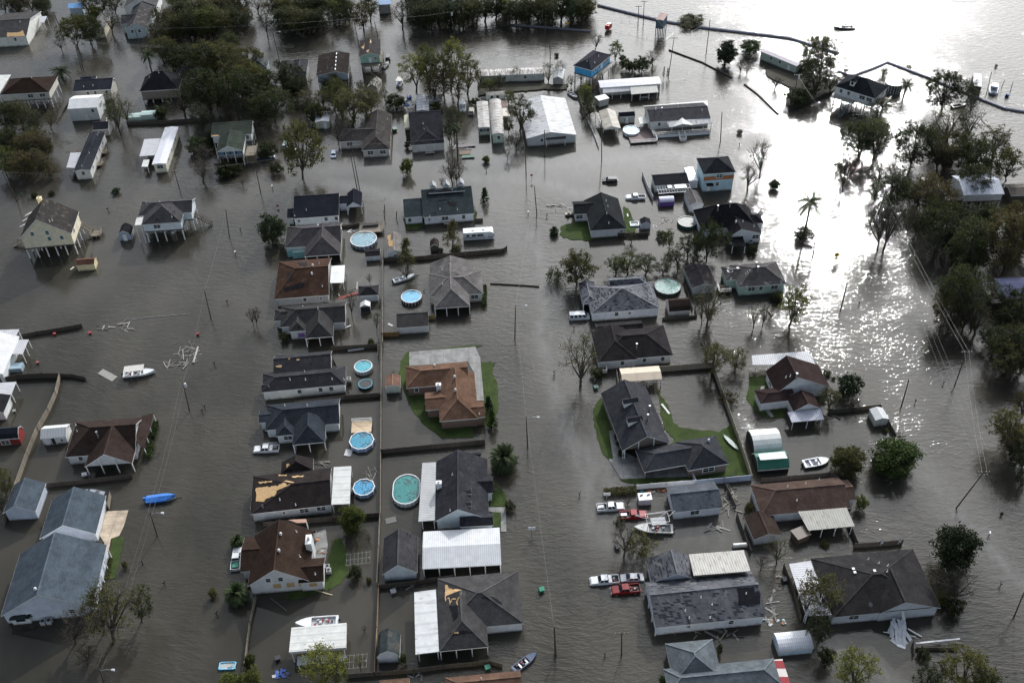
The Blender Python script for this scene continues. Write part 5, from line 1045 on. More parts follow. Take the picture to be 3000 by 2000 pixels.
h, _ = house('house','dark teal-roofed white house with a steep broad front slope','house','11',[W((1533,430),(2007,390),(1992,160),'u','gg', e=2.9, rf=.86, k=.28), W((1360,432),(1535,420),(1520,262),'u','gg', e=2.7, rf=.85, k=.27), W((1585,212),(1918,182),(1915,145),'u','gg', e=5.0, k=.25, z0=2, wall=shingle((.030,.040,.044)))], wall=siding((.56,.59,.66)), roof=shingle((.030,.040,.044), wear=.04), yaw=4.5, win='0n.1s 0n.42w 0n.8 1n.25 ', vents=[(1690,355),(1850,360),(1808,205,'s'),(1598,435)],
  patches=[([(1670,270),(1730,258),(1770,262),(1755,275),(1690,282)], shingle(BLK),'worn_patch'),([(1760,295),(1800,285),(1840,300),(1830,332),(1790,325)], shingle(BLK),'worn_patch'),([(1660,180),(1780,165),(1830,190),(1760,205),(1690,205)], shingle(BLK),'worn_patch')], short='the dark teal-roofed house')
g = HOUSES[-1]['g'][0]; deck(h, g.x0 + g.w * .4, g.x0 + g.w * .62, g.y0 - .9, g.y0 + 1,.6, rail='n')
for (x, y) in ((1625,143),(1748,133),(1880,118)): 
    q = MB(); c_ = local(h, '11',(x, y + 5),5.6); q.box((c_.x, c_.y + .8,4.8),(1.6,1.8,1.6)); d_ = q.build('dormer', SW, h); q = MB(); q.extr([(c_.x - 1.05,5.55),(c_.x + 1.05,5.55),(c_.x, 6.6)], c_.y - .3, c_.y + 2.0,0,'y'); q.build('dormer_roof', plain((.3,.31,.32),.6), d_)
house('garden_shed','narrow tan gabled shed with bare plywood strip on its roof','shed','11',[W((1203,757),(1332,742),(1345,575),'v','gg', e=2.6, R=(1268,728), inset=.12)], wall=siding((.48,.52,.6)), roof=shingle((.2,.185,.17)), yaw=4, win='0n.55s', patches=[([(1205,600),(1238,590),(1235,640),(1260,640),(1255,700),(1225,700)], PLY)], short='the plywood-patched shed')
house('garden_shed','tiny brown barn shed with grey debris on its roof, behind the long plank fence','shed','11',[W((1600,712),(1683,708),(1680,650),'v','gg', e=1.3, k=1.1, prof=GAMB, inset=.06)], wall=plain((.085,.07,.06),.8), roof=shingle((.035,.028,.025), wear=.3, wc=(.3,.3,.3)), yaw=3, short='the tiny brown barn shed')
house('garden_shed','small white shed with flat dark roof below the blue pool','shed','11',[W((1003,790),(1140,783),(1136,716),'u','gg', e=1.7, k=.3, inset=.12)], wall=siding((.5,.53,.6)), roof=shingle((.024,.022,.026)), yaw=3, short='the flat-roofed white shed')
h, _ = house('house','stone-grey shingled hip house with white posts over its open front','house','11',[W((1637,1268),(1967,1241),(1950,900),'v','hg', e=2.9, k=.52, op='n', posts='n'), W((1590,1140),(2092,1148),(2060,915),'u','hh', e=2.92, k=.42), W((1600,1000),(1998,990),(1992,828),'v','gg', e=2.9, k=.4)], wall=siding((.5,.49,.48)), roof=shingle((.145,.135,.130),.5, pit=14), yaw=3, vents=[(1710,912),(1715,1045)], win='1n.85w', short='the stone-grey house')
house('garden_shed','long grey-roofed white storage shed in front of the round blue pool','shed','11',[W((1293,1448),(1587,1422),(1582,1300),'u','gg', e=2.3, k=.45, rf=.75, inset=.15)], wall=siding((.48,.49,.52)), roof=shingle((.058,.055,.055)), yaw=3, short='the long storage shed')
house('garden_shed','small hip-roofed grey-white outbuilding with dark roof by the tall fence','shed','11',[W((938,1150),(1127,1141),(1126,1050),'u','hh', e=2.5, k=.6)], wall=siding((.42,.45,.5)), roof=shingle((.042,.04,.042), wear=.15), yaw=3, short='the small hip outbuilding')
house('playhouse','tiny white metal shed with open black doorway','shed','11',[W((957,1252),(1048,1247),(1040,1205),'v','gg', e=1.9, k=.6, inset=.05)], wall=plain((.4,.41,.42),.5), roof=plain((.6,.6,.6),.35,.1), yaw=3, win='0n.5Gk', short='the tiny metal shed')
# ---- middle column, lower
h, _ = house('house','black-shingled white house along a ditch with trampoline behind','house','12',[W((48,466),(824,397),(822,225),'u','hh', e=3.0, k=.46), W((160,320),(692,275),(697,85),'u','gg', e=3.05, k=.45, rf=.6), W((48,466),(300,440),(300,350),'u','gg', e=2.95, k=.3)], wall=siding((.6,.61,.62)), roof=shingle((.042,.042,.046), wear=.08), yaw=5, win='0n.44 0n.7 0n.83', vents=[(447,278),(313,352),(455,352),(700,347),(807,352),(125,425,'s')], patches=[([(298,152),(316,150),(312,166),(296,166)], PLY),([(370,165),(398,160),(402,172),(375,178)], PLY),([(180,225),(240,222),(235,238),(185,240)], PLY)], short='the black-shingled white house')
ac_unit('12',(853,345),1.4,'unit at the house corner')
house('house','blue-black hip-roofed white house with open carport and truck in front','house','12',[W((82,825),(768,742),(777,520),'u','hg', e=2.9, k=.5), W((335,948),(634,925),(640,700),'v','hg', e=2.92, k=.6, op='nr', posts='nr'), W((178,868),(350,858),(400,700),'v','hg', e=2.9, k=.5), W((25,745),(200,735),(200,620),'u','gg', e=2.88, k=.3)], wall=siding((.52,.54,.58)), roof=shingle((.036,.042,.052), wear=.1), yaw=5, win='2n.65w', vents=[(265,590),(470,590)], short='the blue-black hip house')
h, _ = house('house','dark brown roofed house with large ragged bare plywood patch','house','12',[W((-55,1585),(692,1500),(712,1155),'u','hg', e=3.0, k=.40, hl=9), W((228,1215),(525,1170),(523,1075),'v','hg', e=3.0, k=.5)], wall=siding((.42,.45,.50)), roof=shingle((.030,.025,.024), wear=.1), yaw=6, win='0n.4s 0n.66w 0n.88w', vents=[(365,1500),(220,1455),(70,1530,'s')],
  patches=[([(0,1345),(205,1325),(265,1280),(355,1290),(250,1345),(190,1370),(170,1420),(100,1440),(60,1475),(0,1470)], PLY),([(280,1125),(303,1122),(305,1155),(282,1160)], PLY),([(20,1290),(150,1280),(145,1292),(30,1305)], PLY),([(205,1225),(285,1222),(280,1235),(210,1238)], PLY),([(330,1238),(440,1232),(430,1245),(335,1248)], PLY)], short='the plywood-patched brown house')
awning('carport','flat white carport roof beside the small blue pool','carport','12',[(693,1497),(862,1490),(875,1143),(714,1153)],[2.9] * 4, metalroof((.60,.60,.58),'y',1.9, stripe=.16, rust=.12), posts=[(0,.03),(0,.95),(1,.5),(1,.95)])
h, _ = house('house','reddish brown roofed brick house on its dry lawn','house','12',[W((1380,425),(1955,385),(1948,185),'u','hg', e=2.9, k=.48), W((1687,733),(2045,705),(2010,283),'v','hg', e=2.92, k=.52), W((1558,630),(1800,615),(1790,452),'u','gg', e=2.9, k=.35), W((1850,712),(2108,694),(2094,548),'u','gg', e=2.9, k=.35)], wall=brick(), roof=shingle((.135,.080,.055),.45, pit=12), yaw=4, win='0n.14 ', vents=[(1640,230,'t'),(1825,335,'t'),(1832,455,'t'),(1680,440,'c'),(2052,665)], short='the brick house')
house('garden_shed','small tan-roofed pale green shed left of the brick house','shed','12',[W((1186,416),(1323,412),(1320,308),'v','gg', e=2.3, k=.3, inset=.08)], wall=siding((.44,.48,.44)), roof=shingle((.2,.12,.09), pit=12), yaw=2, short='the tan-roofed shed')
h, _ = house('house','long black-roofed house with two small dormers and ridge running away','house','12',[W((1645,1660),(2140,1620),(2035,1085),'v','gg', e=3.1, R=(1855,1540)), W((1872,1402),(2180,1394),(2177,1236),'u','gg', e=3.1, k=.55), W((1872,1700),(2180,1690),(2177,1575),'u','gg', e=3.1, k=.5),
   W((1905,1405),(1980,1400),(1975,1345),'u','gg', e=5.6, k=.3, part='dormer', z0=4), W((1905,1515),(1980,1510),(1975,1458),'u','gg', e=5.6, k=.3, part='dormer', z0=4)], wall=siding((.5,.56,.62)), roof=shingle((.038,.038,.044),.4, streak=.25, sc=(.11,.11,.12)), yaw=1, vents=[(1683,1340,'c'),(1805,1225),(1785,1555)], short='the twin-dormer house')
awning('patio_awning','long corrugated tin awning between the big oval pool and black roof','awning','12',[(1492,1652),(1650,1640),(1673,1106),(1528,1114)],[2.8,3.0,3.0,2.8], metalroof((.5,.5,.5),'y',.45, stripe=.8), posts=[(3,.03),(3,.35),(3,.65),(0,.2),(0,.9)])
bh_, _ = house('garden_shed','small dark shed by the twin-dormer house','shed','12',[W((1975,1062),(2068,1058),(2066,1018),'u','gg', e=2.0, k=.3, inset=.1)], wall=plain((.03,.03,.03),.8), roof=shingle(BLK), yaw=3, short='the small black shed')
h, _ = house('house','large chocolate-roofed white house with boarded windows','house','13',[W((-75,668),(495,640),(545,170),'v','gg', e=3.3, R=(165,527)), W((390,652),(622,634),(635,415),'u','gg', e=3.2, k=.5), W((-145,545),(80,530),(80,215),'u','gg', e=3.2, k=.35), W((440,200),(550,190),(545,165),'u','gg', e=3.2, k=.3)], wall=siding((.56,.56,.60)), roof=shingle((.040,.026,.020),.3, streak=.1, sc=(.12,.07,.05)), yaw=3.5, win='0n.33u 0n.54u 0n.45b 0n.68b 0n.88b 1n.55b', vents=[(230,210,'t'),(213,362,'t'),(370,180),(402,408),(545,568)], short='the boarded-up brown house')
q = MB(); c_ = local(h, '13',(505,340),2.5); q.box((c_.x, c_.y, 2.8),(1.2,2.4,6.0)); ch = q.build('chimney', SW, h); q = MB(); q.tube((c_.x, c_.y, 5.8),(c_.x, c_.y, 6.4),.25); q.build('chimney_pot', GREYM, ch)
awning('patio_awning','small tan patio roof behind the chocolate-roofed house','awning','13',[(375,95),(468,92),(458,60),(300,68)],[2.7] * 4, plain((.42,.25,.18),.6,.15), posts=[(1,.1),(1,.9)])
ac_unit('13',(655,500),.8,'unit beside the chocolate roof'); ac_unit('13',(668,535),.8,'unit beside the chocolate roof')
h, _ = house('garage','detached grey-shingled garage with white gable front','garage','13',[W((1158,580),(1482,546),(1477,222),'v','gg', e=2.7, R=(1302,482))], wall=siding((.48,.53,.60)), roof=shingle((.060,.058,.062), wear=.3, wc=(.018,.018,.02)), yaw=2, short='the detached grey garage')
h, _ = house('metal_garage','wide white metal building with low gable roof','garage','13',[W((1530,512),(2254,487),(2250,138),'u','gg', e=3.1, k=.16, inset=.1, op='n', posts='n')], wall=metalroof((.5,.52,.54),'x',.4, stripe=.3), roof=metalroof((.60,.61,.62),'x',.42, stripe=.4), yaw=1.5, short='the wide white metal building')
h, _ = house('house','large grey hip-roofed house with torn tan plywood patches and open front','house','13',[W((1690,1095),(2462,1012),(2412,540),'u','hh', e=3.0, k=.44, hl=7.5), W((1685,1275),(2136,1236),(2115,760),'v','hg', e=3.02, k=.52, op='nrl', posts='n')], wall=siding((.6,.62,.68)), roof=shingle((.066,.064,.064),.3), yaw=4, patches=[([(1735,670),(1760,668),(1775,700),(1810,710),(1850,705),(1888,715),(1885,770),(1862,790),(1850,860),(1835,800),(1800,800),(1785,850),(1770,790),(1740,820)], PLY),([(1775,860),(1850,850),(1855,960),(1815,1000),(1800,930)], shingle(BLK),'worn_patch'),([(2070,780),(2180,775),(2260,830),(2265,848),(2130,800)], shingle(BLK),'worn_patch'),([(1780,1110),(1900,1085),(1990,1105),(1890,1118),(1800,1135)], shingle(BLK),'worn_patch'),([(1820,1105),(1862,1098),(1865,1112),(1822,1118)], PLY)], vents=[], short='the torn grey hip house')
awning('carport','long flat white patio roof left of the torn grey hip roof','carport','13',[(1465,1303),(1682,1277),(1652,707),(1453,733)],[2.95] * 4, metalroof((.60,.61,.61),'y',2.4, stripe=.2, rust=.15), posts=[(0,.12),(3,.5),(0,.95),(3,.9)], th=.18)
house('garden_shed','slate gambrel barn shed with white front in the lower yard','shed','13',[W((1110,1330),(1318,1330),(1318,1115),'v','gg', e=2.1, k=1.0, prof=GAMB, inset=.1)], wall=siding((.50,.53,.62)), roof=shingle((.055,.066,.068), streak=.2), yaw=1, short='the slate barn shed')
h = awning('boat_carport','square cream-white flat carport with a boat behind it','carport','13',[(303,1283),(826,1240),(832,1013),(325,1058)],[3.5] * 4, WFLAT, posts=[(0,.03),(0,.5),(0,.97),(2,.03),(2,.97)], th=.7)
awning('lean_to','shiny sheet-metal lean-to in front of the cream carport','shelter','13',[(376,1405),(820,1362),(815,1300),(378,1320)],[1.4,1.4,1.8,1.8], plain((.5,.52,.56),.3,.3,.3), posts=[(0,.02),(0,.98)])
house('house','brown-roofed house cut by the bottom edge right of the slate barn shed','house','13',[W((1750,1680),(2450,1650),(2440,1450),'u','hg', e=2.9, k=.35, rf=.6)], wall=SBE, roof=shingle((.13,.08,.058), pit=12), yaw=4, vents=[(2070,1530),(2225,1470)], short='the bottom-edge brown house')
house('garden_shed','small brown roof corner at the bottom edge below the slate barn shed','shed','13',[W((1140,1660),(1410,1640),(1395,1520),'u','gg', e=2.5, k=.3)], wall=SBE, roof=shingle((.11,.07,.05)), yaw=3, short='the bottom-edge brown shed')
# ---- right column, upper
h, _ = house('house','two-storey light blue house with orange band and torn dark roof','house','21',[W((1762,42),(2052,5),(1950,-130),'u','hh', e=6.4, k=.55)], wall=siding((.36,.52,.62)), roof=shingle((.03,.032,.036), wear=.2), yaw=4, win='0n.52wc 0n.48l', patches=[], short='the two-storey blue house')
g = HOUSES[-1]['g'][0]; q = MB(); q.box((g.x0 + g.w / 2 + .05, g.y0 + .33,4.6),(g.w - .6,.06,1.3)); q.build('orange_band', plain((.38,.14,.05),.6,.2), h); q = MB(); q.box((g.x0 + 2.2, g.y0 - .4,2.9),(2.0,1.6,.12)); q.build('door_hood', shingle(BLK), h); q = MB(); q.box((g.x0 + 2.1, g.y0 + .32,1.4),(1.0,.08,2.2)); q.build('door', WHITE, h)
h, _ = house('garage','black-roofed low workshop with broken rafters in front','garage','21',[W((1312,145),(1628,112),(1620,15),'u','gg', e=2.7, k=.3, rf=.7)], wall=siding((.4,.48,.52)), roof=shingle((.025,.025,.03)), yaw=4, short='the broken-rafter workshop')
g = HOUSES[-1]['g'][0]
for k in range(13): q = MB(); x = g.x0 + .6 + k * (g.w - .8) / 12; q.bar((x, g.y0,2.5),(x + .1, g.y0 - 3.4,2.2),.12,.16); q.build('rafter', plain((.45,.43,.40),.7,.2), h)
for y_ in (0,-1.7,-3.4): q = MB(); q.bar((g.x0 + .4, g.y0 + y_, 2.45 - y_ * -.09),(g.x0 + g.w, g.y0 + y_, 2.45 + y_ * .09),.12,.14); q.build('beam', TRIM, h)
q = MB(); q.box((g.x0 + g.w * .72, g.y0 - 1.0,2.62),(3.4,2.0,.06)); q.build('loose_sheet', WHITE, h); q = MB(); q.box((g.x0 + g.w * .42, g.y0 - .8,2.6),(1.3,1.4,.06)); q.build('loose_sheet', WHITE, h)
tr_ = house('cargo_trailer','white enclosed cargo trailer parked beside the workshop','trailer','21',[W((1628,100),(1708,85),(1690,-35),'v','gg', e=2.6, k=.1, inset=.03)], wall=plain((.62,.62,.66),.4,.05), roof=plain((.72,.73,.74),.4,.08), yaw=3, short='the cargo trailer')[0]
wheel(tr_, 0,-2.2)
h = house('storage_tank','purple box shelter with glossy rounded top near the white pickup','shed','21',[W((1358,285),(1493,282),(1490,232),'u','gg', e=1.7, k=.45, prof=BARR, inset=.03)], wall=plain((.16,.08,.32),.45), roof=plain((.5,.5,.62),.25,.15), yaw=2, short='the purple shelter')
house('garden_shed','white gabled shed with grey roof and roll-up door beside the black house','shed','21',[W((1632,322),(1760,307),(1720,190),'v','gg', e=2.5, k=.5, inset=.1)], wall=siding((.54,.56,.62)), roof=shingle((.15,.14,.14)), yaw=5, win='0n.55G', short='the roll-up door shed')
house('house','large black-roofed house with white front gable on the bright channel','house','21',[W((1740,545),(2240,500),(2190,320),'u','hh', e=3.2, R=(2000,275)), W((2005,598),(2300,580),(2260,330),'v','gg', e=3.22, R=(2110,537)), W((2190,500),(2310,470),(2290,390),'u','hh', e=3.2, k=.5)], wall=siding((.56,.58,.66)), roof=shingle((.022,.021,.024),.3), yaw=5, win='1n.85w', vents=[(1888,370,'h'),(2000,335,'h'),(2057,480,'t'),(2120,470),(2222,515)], short='the big black-roofed house')
awning('carport','dark sloping carport roof below the white gable of the black house','carport','21',[(2022,690),(2148,692),(2120,600),(2015,605)],[2.6] * 4, shingle((.02,.02,.022)), posts=[(0,.03),(0,.97)])
ac_unit('21',(2195,655),.9,'unit under the white gable')
h, _ = house('house','black-roofed white house on a green lawn knoll','house','21',[W((720,550),(1050,532),(990,255),'v','hg', e=2.9, k=.50, hl=5.2), W((573,402),(860,385),(850,268),'u','gg', e=2.85, k=.4)], wall=siding((.55,.57,.63)), roof=shingle((.024,.026,.028)), yaw=3, win='0n.9s 1n.14w', vents=[(890,485),(865,285),(880,330),(870,395)], short='the lawn-knoll house')
house('garden_shed','little white shed with charcoal roof beside the inflatable pool','shed','21',[W((1184,492),(1278,487),(1270,440),'v','gg', e=2.0, k=.5, inset=.08)], wall=siding((.5,.53,.62)), roof=shingle(BLK), yaw=2, short='the little white shed')
h, _ = house('house','silvery purple hip roof stripped in patches, white walls, van beside it','house','21',[W((727,1312),(1357,1260),(1300,1020),'u','hh', e=3.0, k=.55, hl=8.5), W((650,1222),(800,1215),(780,1020),'v','hg', e=2.95, k=.4, op='n'), W((900,1080),(1245,1050),(1195,965),'u','gh', e=3.0, k=.8, rf=.3)], wall=siding((.58,.60,.68)), roof=shingle((.17,.175,.19),.35, wear=.75, wc=(.025,.025,.03), streak=.35, sc=(.3,.29,.30)), yaw=4, win='0n.37 0n.57s', vents=[(893,985,'h')], short='the stripped silver-roofed house')
house('garden_shed','brown gambrel barn shed beside the round green pool','shed','21',[W((1445,1300),(1640,1280),(1622,1180),'u','gg', e=1.9, k=.9, prof=GAMB, inset=.1)], wall=siding((.4,.38,.38)), roof=shingle((.05,.036,.030)), yaw=4, short='the brown barn shed')
house('garage','dark grey-roofed outbuilding wedged behind trees left of the grey house','garage','21',[W((1664,1102),(1872,1030),(1802,868),'v','gg', e=2.7, k=.3)], wall=siding((.36,.37,.42)), roof=shingle((.045,.042,.046), streak=.2), yaw=6, short='the wedged outbuilding')
h, _ = house('house','mint-walled house with dark shutters and grey hip roof by the channel','house','21',[W((2085,1072),(2522,1035),(2440,835),'u','hh', e=3.2, k=.5), W((1965,1000),(2130,1003),(2100,870),'u','hg', e=3.15, k=.4)], wall=siding((.34,.46,.42)), roof=shingle((.085,.080,.080), wear=.15, wc=(.3,.3,.3)), yaw=4, win='0n.27w 0n.48 0n.78w', vents=[(2240,890,'h'),(2255,930,'h')], patches=[([(1972,895),(1992,893),(1998,912),(2028,910),(2030,930),(1980,935)], WHITE),([(2060,888),(2080,886),(2096,905),(2070,912)], WHITE)], short='the mint-walled house')
g = HOUSES[-1]['g'][1]; deck(h, g.x0 - 2, g.x0 + 1, g.y0 - 2, g.y0 + 1,1.0, rail='nl')
# ---- right column, lower
h, _ = house('house','black-brown hip house with tall flue behind the bare roadside tree','house','22',[W((840,190),(1474,115),(1395,-150),'u','hh', e=2.9, k=.46), W((790,192),(1157,162),(1180,-120),'v','hg', e=2.92, k=.45), W((790,-60),(1215,-80),(1215,-195),'u','gg', e=2.9, k=.45)], wall=siding((.48,.50,.54)), roof=shingle((.030,.027,.028),.35, wear=.1), yaw=4, win='1n.63 0n.6 0n.88', vents=[(1143,70,'h')], short='the black-brown hip house')
q = MB(); g = HOUSES[-1]['g'][1]; deck(h, g.x0 - .6, g.x0 + 2, g.y0 - 1.6, g.y0 + .3,.8, rail='nlr')
house('carport','cream metal carport with rounded eaves behind the long grey house','carport','22',[W((1010,352),(1385,362),(1352,222),'u','gg', e=2.6, k=.25, rf=.45, op='nrfl')], roof=metalroof((.62,.52,.40),'x',9, stripe=0.0), yaw=3, short='the cream carport')
h, _ = house('house','long L-shaped slate-roofed house with two white dormers on a green lawn','house','22',[W((1015,1003),(1450,930),(1305,400),'v','gg', e=2.9, R=(1245,870), op='n'), W((1205,1176),(1700,1140),(1690,900),'u','hg', e=2.92, k=.46, op='n', posts=''), W((1610,1170),(2000,1137),(1905,855),'v','hh', e=2.94, k=.52)], wall=brick((.14,.10,.085)), roof=shingle((.046,.048,.054),.35, streak=.3, sc=(.11,.10,.09)), yaw=10, win='2n.53W', vents=[(1805,920,'t'),(1910,930,'h'),(1262,640,'h'),(1245,720,'h'),(1230,382),(1297,460),(1405,838)], short='the L-shaped slate house')
g = HOUSES[-1]['g'][0]
for (x, y) in ((1050,575),(1090,745)):
    HH = HOUSES[-1]; z = 5
    for _ in range(4): l = local(h, '22',(x, y), z); z = max(g_.height(l.x, l.y) for g_ in HH['g'])
    q = MB(); q.extr([(l.y - .8, z - 1.2),(l.y + .8, z - 1.2),(l.y + .8, z + .95),(l.y, z + 1.5),(l.y - .8, z + .95)], l.x - .7, l.x + 2.0,0,'x'); d_ = q.build('dormer', SW, h); q = MB()
    for s_ in (-1,1): q.poly([(l.x - .95, l.y + s_ * .86, z + .96),(l.x + 2.6, l.y + s_ * .86, z + .96),(l.x + 2.6, l.y, z + 1.58),(l.x - .95, l.y, z + 1.58)])
    q.build('dormer_roof', shingle((.046,.048,.054)), d_)
for (x, y) in ((1032,1040),(1220,1215),(1620,1205)): q = MB(); c_ = local(h, '22',(x, y),1.3); q.box((c_.x, c_.y, 1.3),(.25,.25,3.2)); q.build('post', TRIM, h)
h, _ = house('house','small blue-grey shingled white house beside the debris pile','house','22',[W((1482,1568),(1936,1523),(1862,1287),'u','gg', e=2.8, R=(1475,1395), rf=.55)], wall=siding((.56,.59,.68)), roof=shingle((.095,.105,.120),.3, wear=.35, wc=(.03,.035,.04)), yaw=5, win='0n.45w', short='the small blue-grey house')
h, _ = house('quonset_hut','white arched metal storage hut next to a green one','shed','32',[W((-130,1005),(140,1005),(78,800),'u','gg', e=1.6, k=.62, prof=BARR, inset=.05)], wall=VOID, roof=metalroof((.72,.73,.70),'x',.45, stripe=.25), yaw=4, short='the white arched hut')
h, _ = house('quonset_hut','green and white arched metal hut behind the brown house','shed','32',[W((-95,1180),(198,1165),(150,1008),'u','gg', e=1.4, k=.75, prof=BARR, inset=.05)], wall=VOID, roof=metalroof((.03,.15,.11),'x',.45, stripe=.3), yaw=4, short='the green arched hut')
quad_roof(h, '32',[(-70,1088),(180,1070),(150,1008),(-92,1030)],[3.9,3.9,3.6,3.6], metalroof((.65,.68,.66),'x',.45, stripe=.25),'white_panel',.05)
h, _ = house('house','maroon-brown roofed white house flying a small flag','house','32',[W((60,450),(585,445),(470,215),'v','gg', e=3.0, R=(275,330)), W((-75,560),(260,545),(225,405),'u','hg', e=2.9, k=.4), W((232,640),(485,615),(445,480),'v','gg', e=2.9, k=.6)], wall=siding((.58,.6,.66)), roof=shingle((.042,.028,.027),.3), yaw=7, win='0l.6wc', vents=[(255,350,'h'),(205,320),(165,330)], short='the maroon-roofed house')
awning('patio_awning','ribbed silver patio roof behind the maroon-brown house','awning','32',[(-140,215),(435,205),(368,88),(-152,128)],[2.8] * 4, TINX, posts=[(0,.05),(0,.25)])
awning('patio_awning','striped carport roof in front of the maroon-brown house','awning','32',[(218,742),(514,714),(482,615),(180,650)],[2.5,2.5,2.9,2.9], metalroof((.52,.53,.60),'x',.45, stripe=.75), posts=[(0,.03),(0,.5),(0,.95)])
house('garden_shed','white metal shed with peaked roof at the fence corner','shed','32',[W((988,724),(1113,712),(1060,605),'v','gg', e=2.2, k=.35, inset=.08)], wall=siding((.5,.52,.5)), roof=WMY, yaw=6, short='the fence-corner shed')
h, _ = house('house','long red-brown roofed house with ribbed white patio roof','house','32',[W((-60,1606),(762,1522),(752,1238),'u','hg', e=2.9, k=.42, rf=.6), W((640,1470),(812,1450),(788,1265),'u','gg', e=2.95, k=.4)], wall=siding((.5,.53,.6)), roof=shingle((.085,.058,.048),.35, pit=12), yaw=4, vents=[(265,1460),(345,1310),(470,1270),(180,1335)], short='the long red-brown house')
awning('patio_awning','large ribbed cream patio roof on white posts in the right-hand yard','awning','33',[(372,166),(797,126),(722,-45),(275,-8)],[2.7,2.7,3.0,3.0], metalroof((.44,.43,.38),'x',.5, stripe=.6, rust=.2), posts=[(0,.02),(0,.3),(0,.6),(0,.96),(1,.4)])
h, _ = house('garden_shed','small brown gabled outbuilding beside the long plank fence','shed','33',[W((-135,242),(132,220),(70,-5),'v','gg', e=2.4, k=.4)], wall=siding((.45,.47,.5)), roof=shingle((.05,.036,.030)), yaw=8, short='the brown outbuilding')
bin_('33',(290,235),(.1,.07,.05),'brown lidded deck box',2.6,'storage_box')
h, _ = house('house','very large charcoal hip-roofed house with collapsed white porch','house','33',[W((590,948),(1590,885),(1408,330),'u','hh', e=3.0, k=.40, hl=9.5), W((1020,925),(1590,886),(1500,560),'v','gg', e=3.02, R=(1265,825))], wall=siding((.52,.56,.66)), roof=shingle((.034,.032,.033),.3, streak=.2, sc=(.10,.095,.09), pit=11), yaw=4, win='0n.2w', vents=[(922,432),(1018,470),(1100,492),(1095,545),(940,865,'s')], short='the charcoal hip-roofed house')
for (x, y) in ((783,520),(797,552),(978,538)):
    q = MB(); HH = HOUSES[-1]; l = local(h, '33',(x, y),5.0); z = max(g.height(l.x, l.y) for g in HH['g'])
    for _ in range(3): l = local(h, '33',(x, y), z); z = max(g.height(l.x, l.y) for g in HH['g'])
    q.box((l.x, l.y, z + .05),(.5,.5,.25)); q.build('skylight_vent', WHITE, h)
for (x, y) in ((1040,270),(1207,258)):
    q = MB(); l = local(h, '33',(x, y),4.2); q.tube((l.x, l.y, 3),(l.x, l.y, 4.2),.05); q.tube((l.x, l.y, 4.25),(l.x + .1, l.y - .1,4.35),.12,.5,12); q.build('satellite_dish', GREYM, h)
awning('patio_awning','striped corrugated awning beside the charcoal roof and leaning tree','awning','33',[(350,952),(582,940),(392,445),(193,472)],[2.6,2.9,2.9,2.6], metalroof((.66,.66,.68),'y',.5, stripe=.8), posts=[(0,.03),(3,.3),(3,.6),(3,.97)])
house('garden_shed','pale metal shed with curved shiny roof in the lower right yard','shed','33',[W((102,1275),(420,1252),(345,1080),'u','gg', e=1.8, k=.45, prof=BARR, inset=.08)], wall=siding((.42,.52,.66)), roof=metalroof((.62,.64,.68),'x',.4, stripe=.35), yaw=4, short='the curved metal shed')
h, _ = house('house','weathered slate-roofed house with rows of missing shingles and white posts','house','23',[W((1318,1052),(2336,965),(2180,545),'u','gg', e=3.1, k=.40, rf=.58), W((1285,650),(1675,610),(1625,395),'v','gg', e=3.1, R=(1520,560))], wall=siding((.54,.58,.68)), roof=shingle((.115,.118,.13),.35, wear=.62, wc=(.02,.022,.03), streak=.5, sc=(.24,.23,.22)), yaw=4.5, win='0n.3s 0n.7', vents=[(1735,785),(1838,848),(1592,905),(1628,970),(1820,970),(2150,750)],
  patches=[([(2065,700),(2225,685),(2230,730),(2275,735),(2280,840),(2180,850),(2080,850),(2085,780)], shingle((.022,.022,.026)),'worn_patch',4)], short='the shingle-stripped house')
g = HOUSES[-1]['g'][0]
for k in range(4): q = MB(); q.box((g.x0 + .15, g.y0 + .3 + k * g.d * .3,1.2),(.2,.2,3.4)); q.build('post', TRIM, h)
awning('patio_awning','weathered white ribbed roof over the back of the shingle-stripped house','awning','23',[(1670,580),(2190,538),(2130,345),(1625,385)],[4.6,4.6,3.2,3.2], metalroof((.40,.39,.36),'x',.5, stripe=.7, rust=.3), posts=[(2,.05),(2,.5),(2,.95)])
house('house','sea-green shingled cross-hip house cut by the bottom edge','house','23',[W((1490,1560),(1940,1530),(1856,1162),'v','hh', e=2.9, k=.5), W((1440,1660),(2480,1590),(2300,1350),'u','hh', e=2.92, k=.4)], wall=siding((.5,.5,.5)), roof=shingle((.115,.130,.142),.4, pit=13), yaw=4, short='the sea-green roofed house')
awning('patio_awning','red and white striped metal awning at the bottom edge','awning','33',[(-10,1600),(215,1600),(132,1345),(-70,1362)],[2.9] * 4, metalroof((.62,.58,.54),'y',3.2, stripe=1.0, c2=(.26,.02,.03)), posts=[(2,.1)])
fr = empty('collapsed_porch', G('33',(1230,1050),0), R_(4)); tag(fr, 'collapsed fan of splintered white boards in front of the charcoal hip house','debris'); rr = random.Random(4)
for k in range(15):
    a = local(fr, '33',(1180 + rr.uniform(-50,90),985 + rr.uniform(-20,60)),1.6); b = local(fr, '33',(1105 + k * 15 + rr.uniform(-10,10),1120 + 110 * math.sin(k / 14 * 2.6) + rr.uniform(-15,15)),.05); q = MB(); q.bar(a, b, .45,.05); q.build('board', plain((.58,.60,.62),.6,.15), fr)
a = local(fr, '33',(1235,900),2.6); b = local(fr, '33',(1262,1075),.3); q = MB(); q.bar(a, b, .5,.18); q.build('beam', TRIM, fr)
a = local(fr, '33',(1285,1068),.5); b = local(fr, '33',(1412,1142),.2); q = MB(); q.bar(a, b, .28,.1); q.build('beam', TRIM, fr)
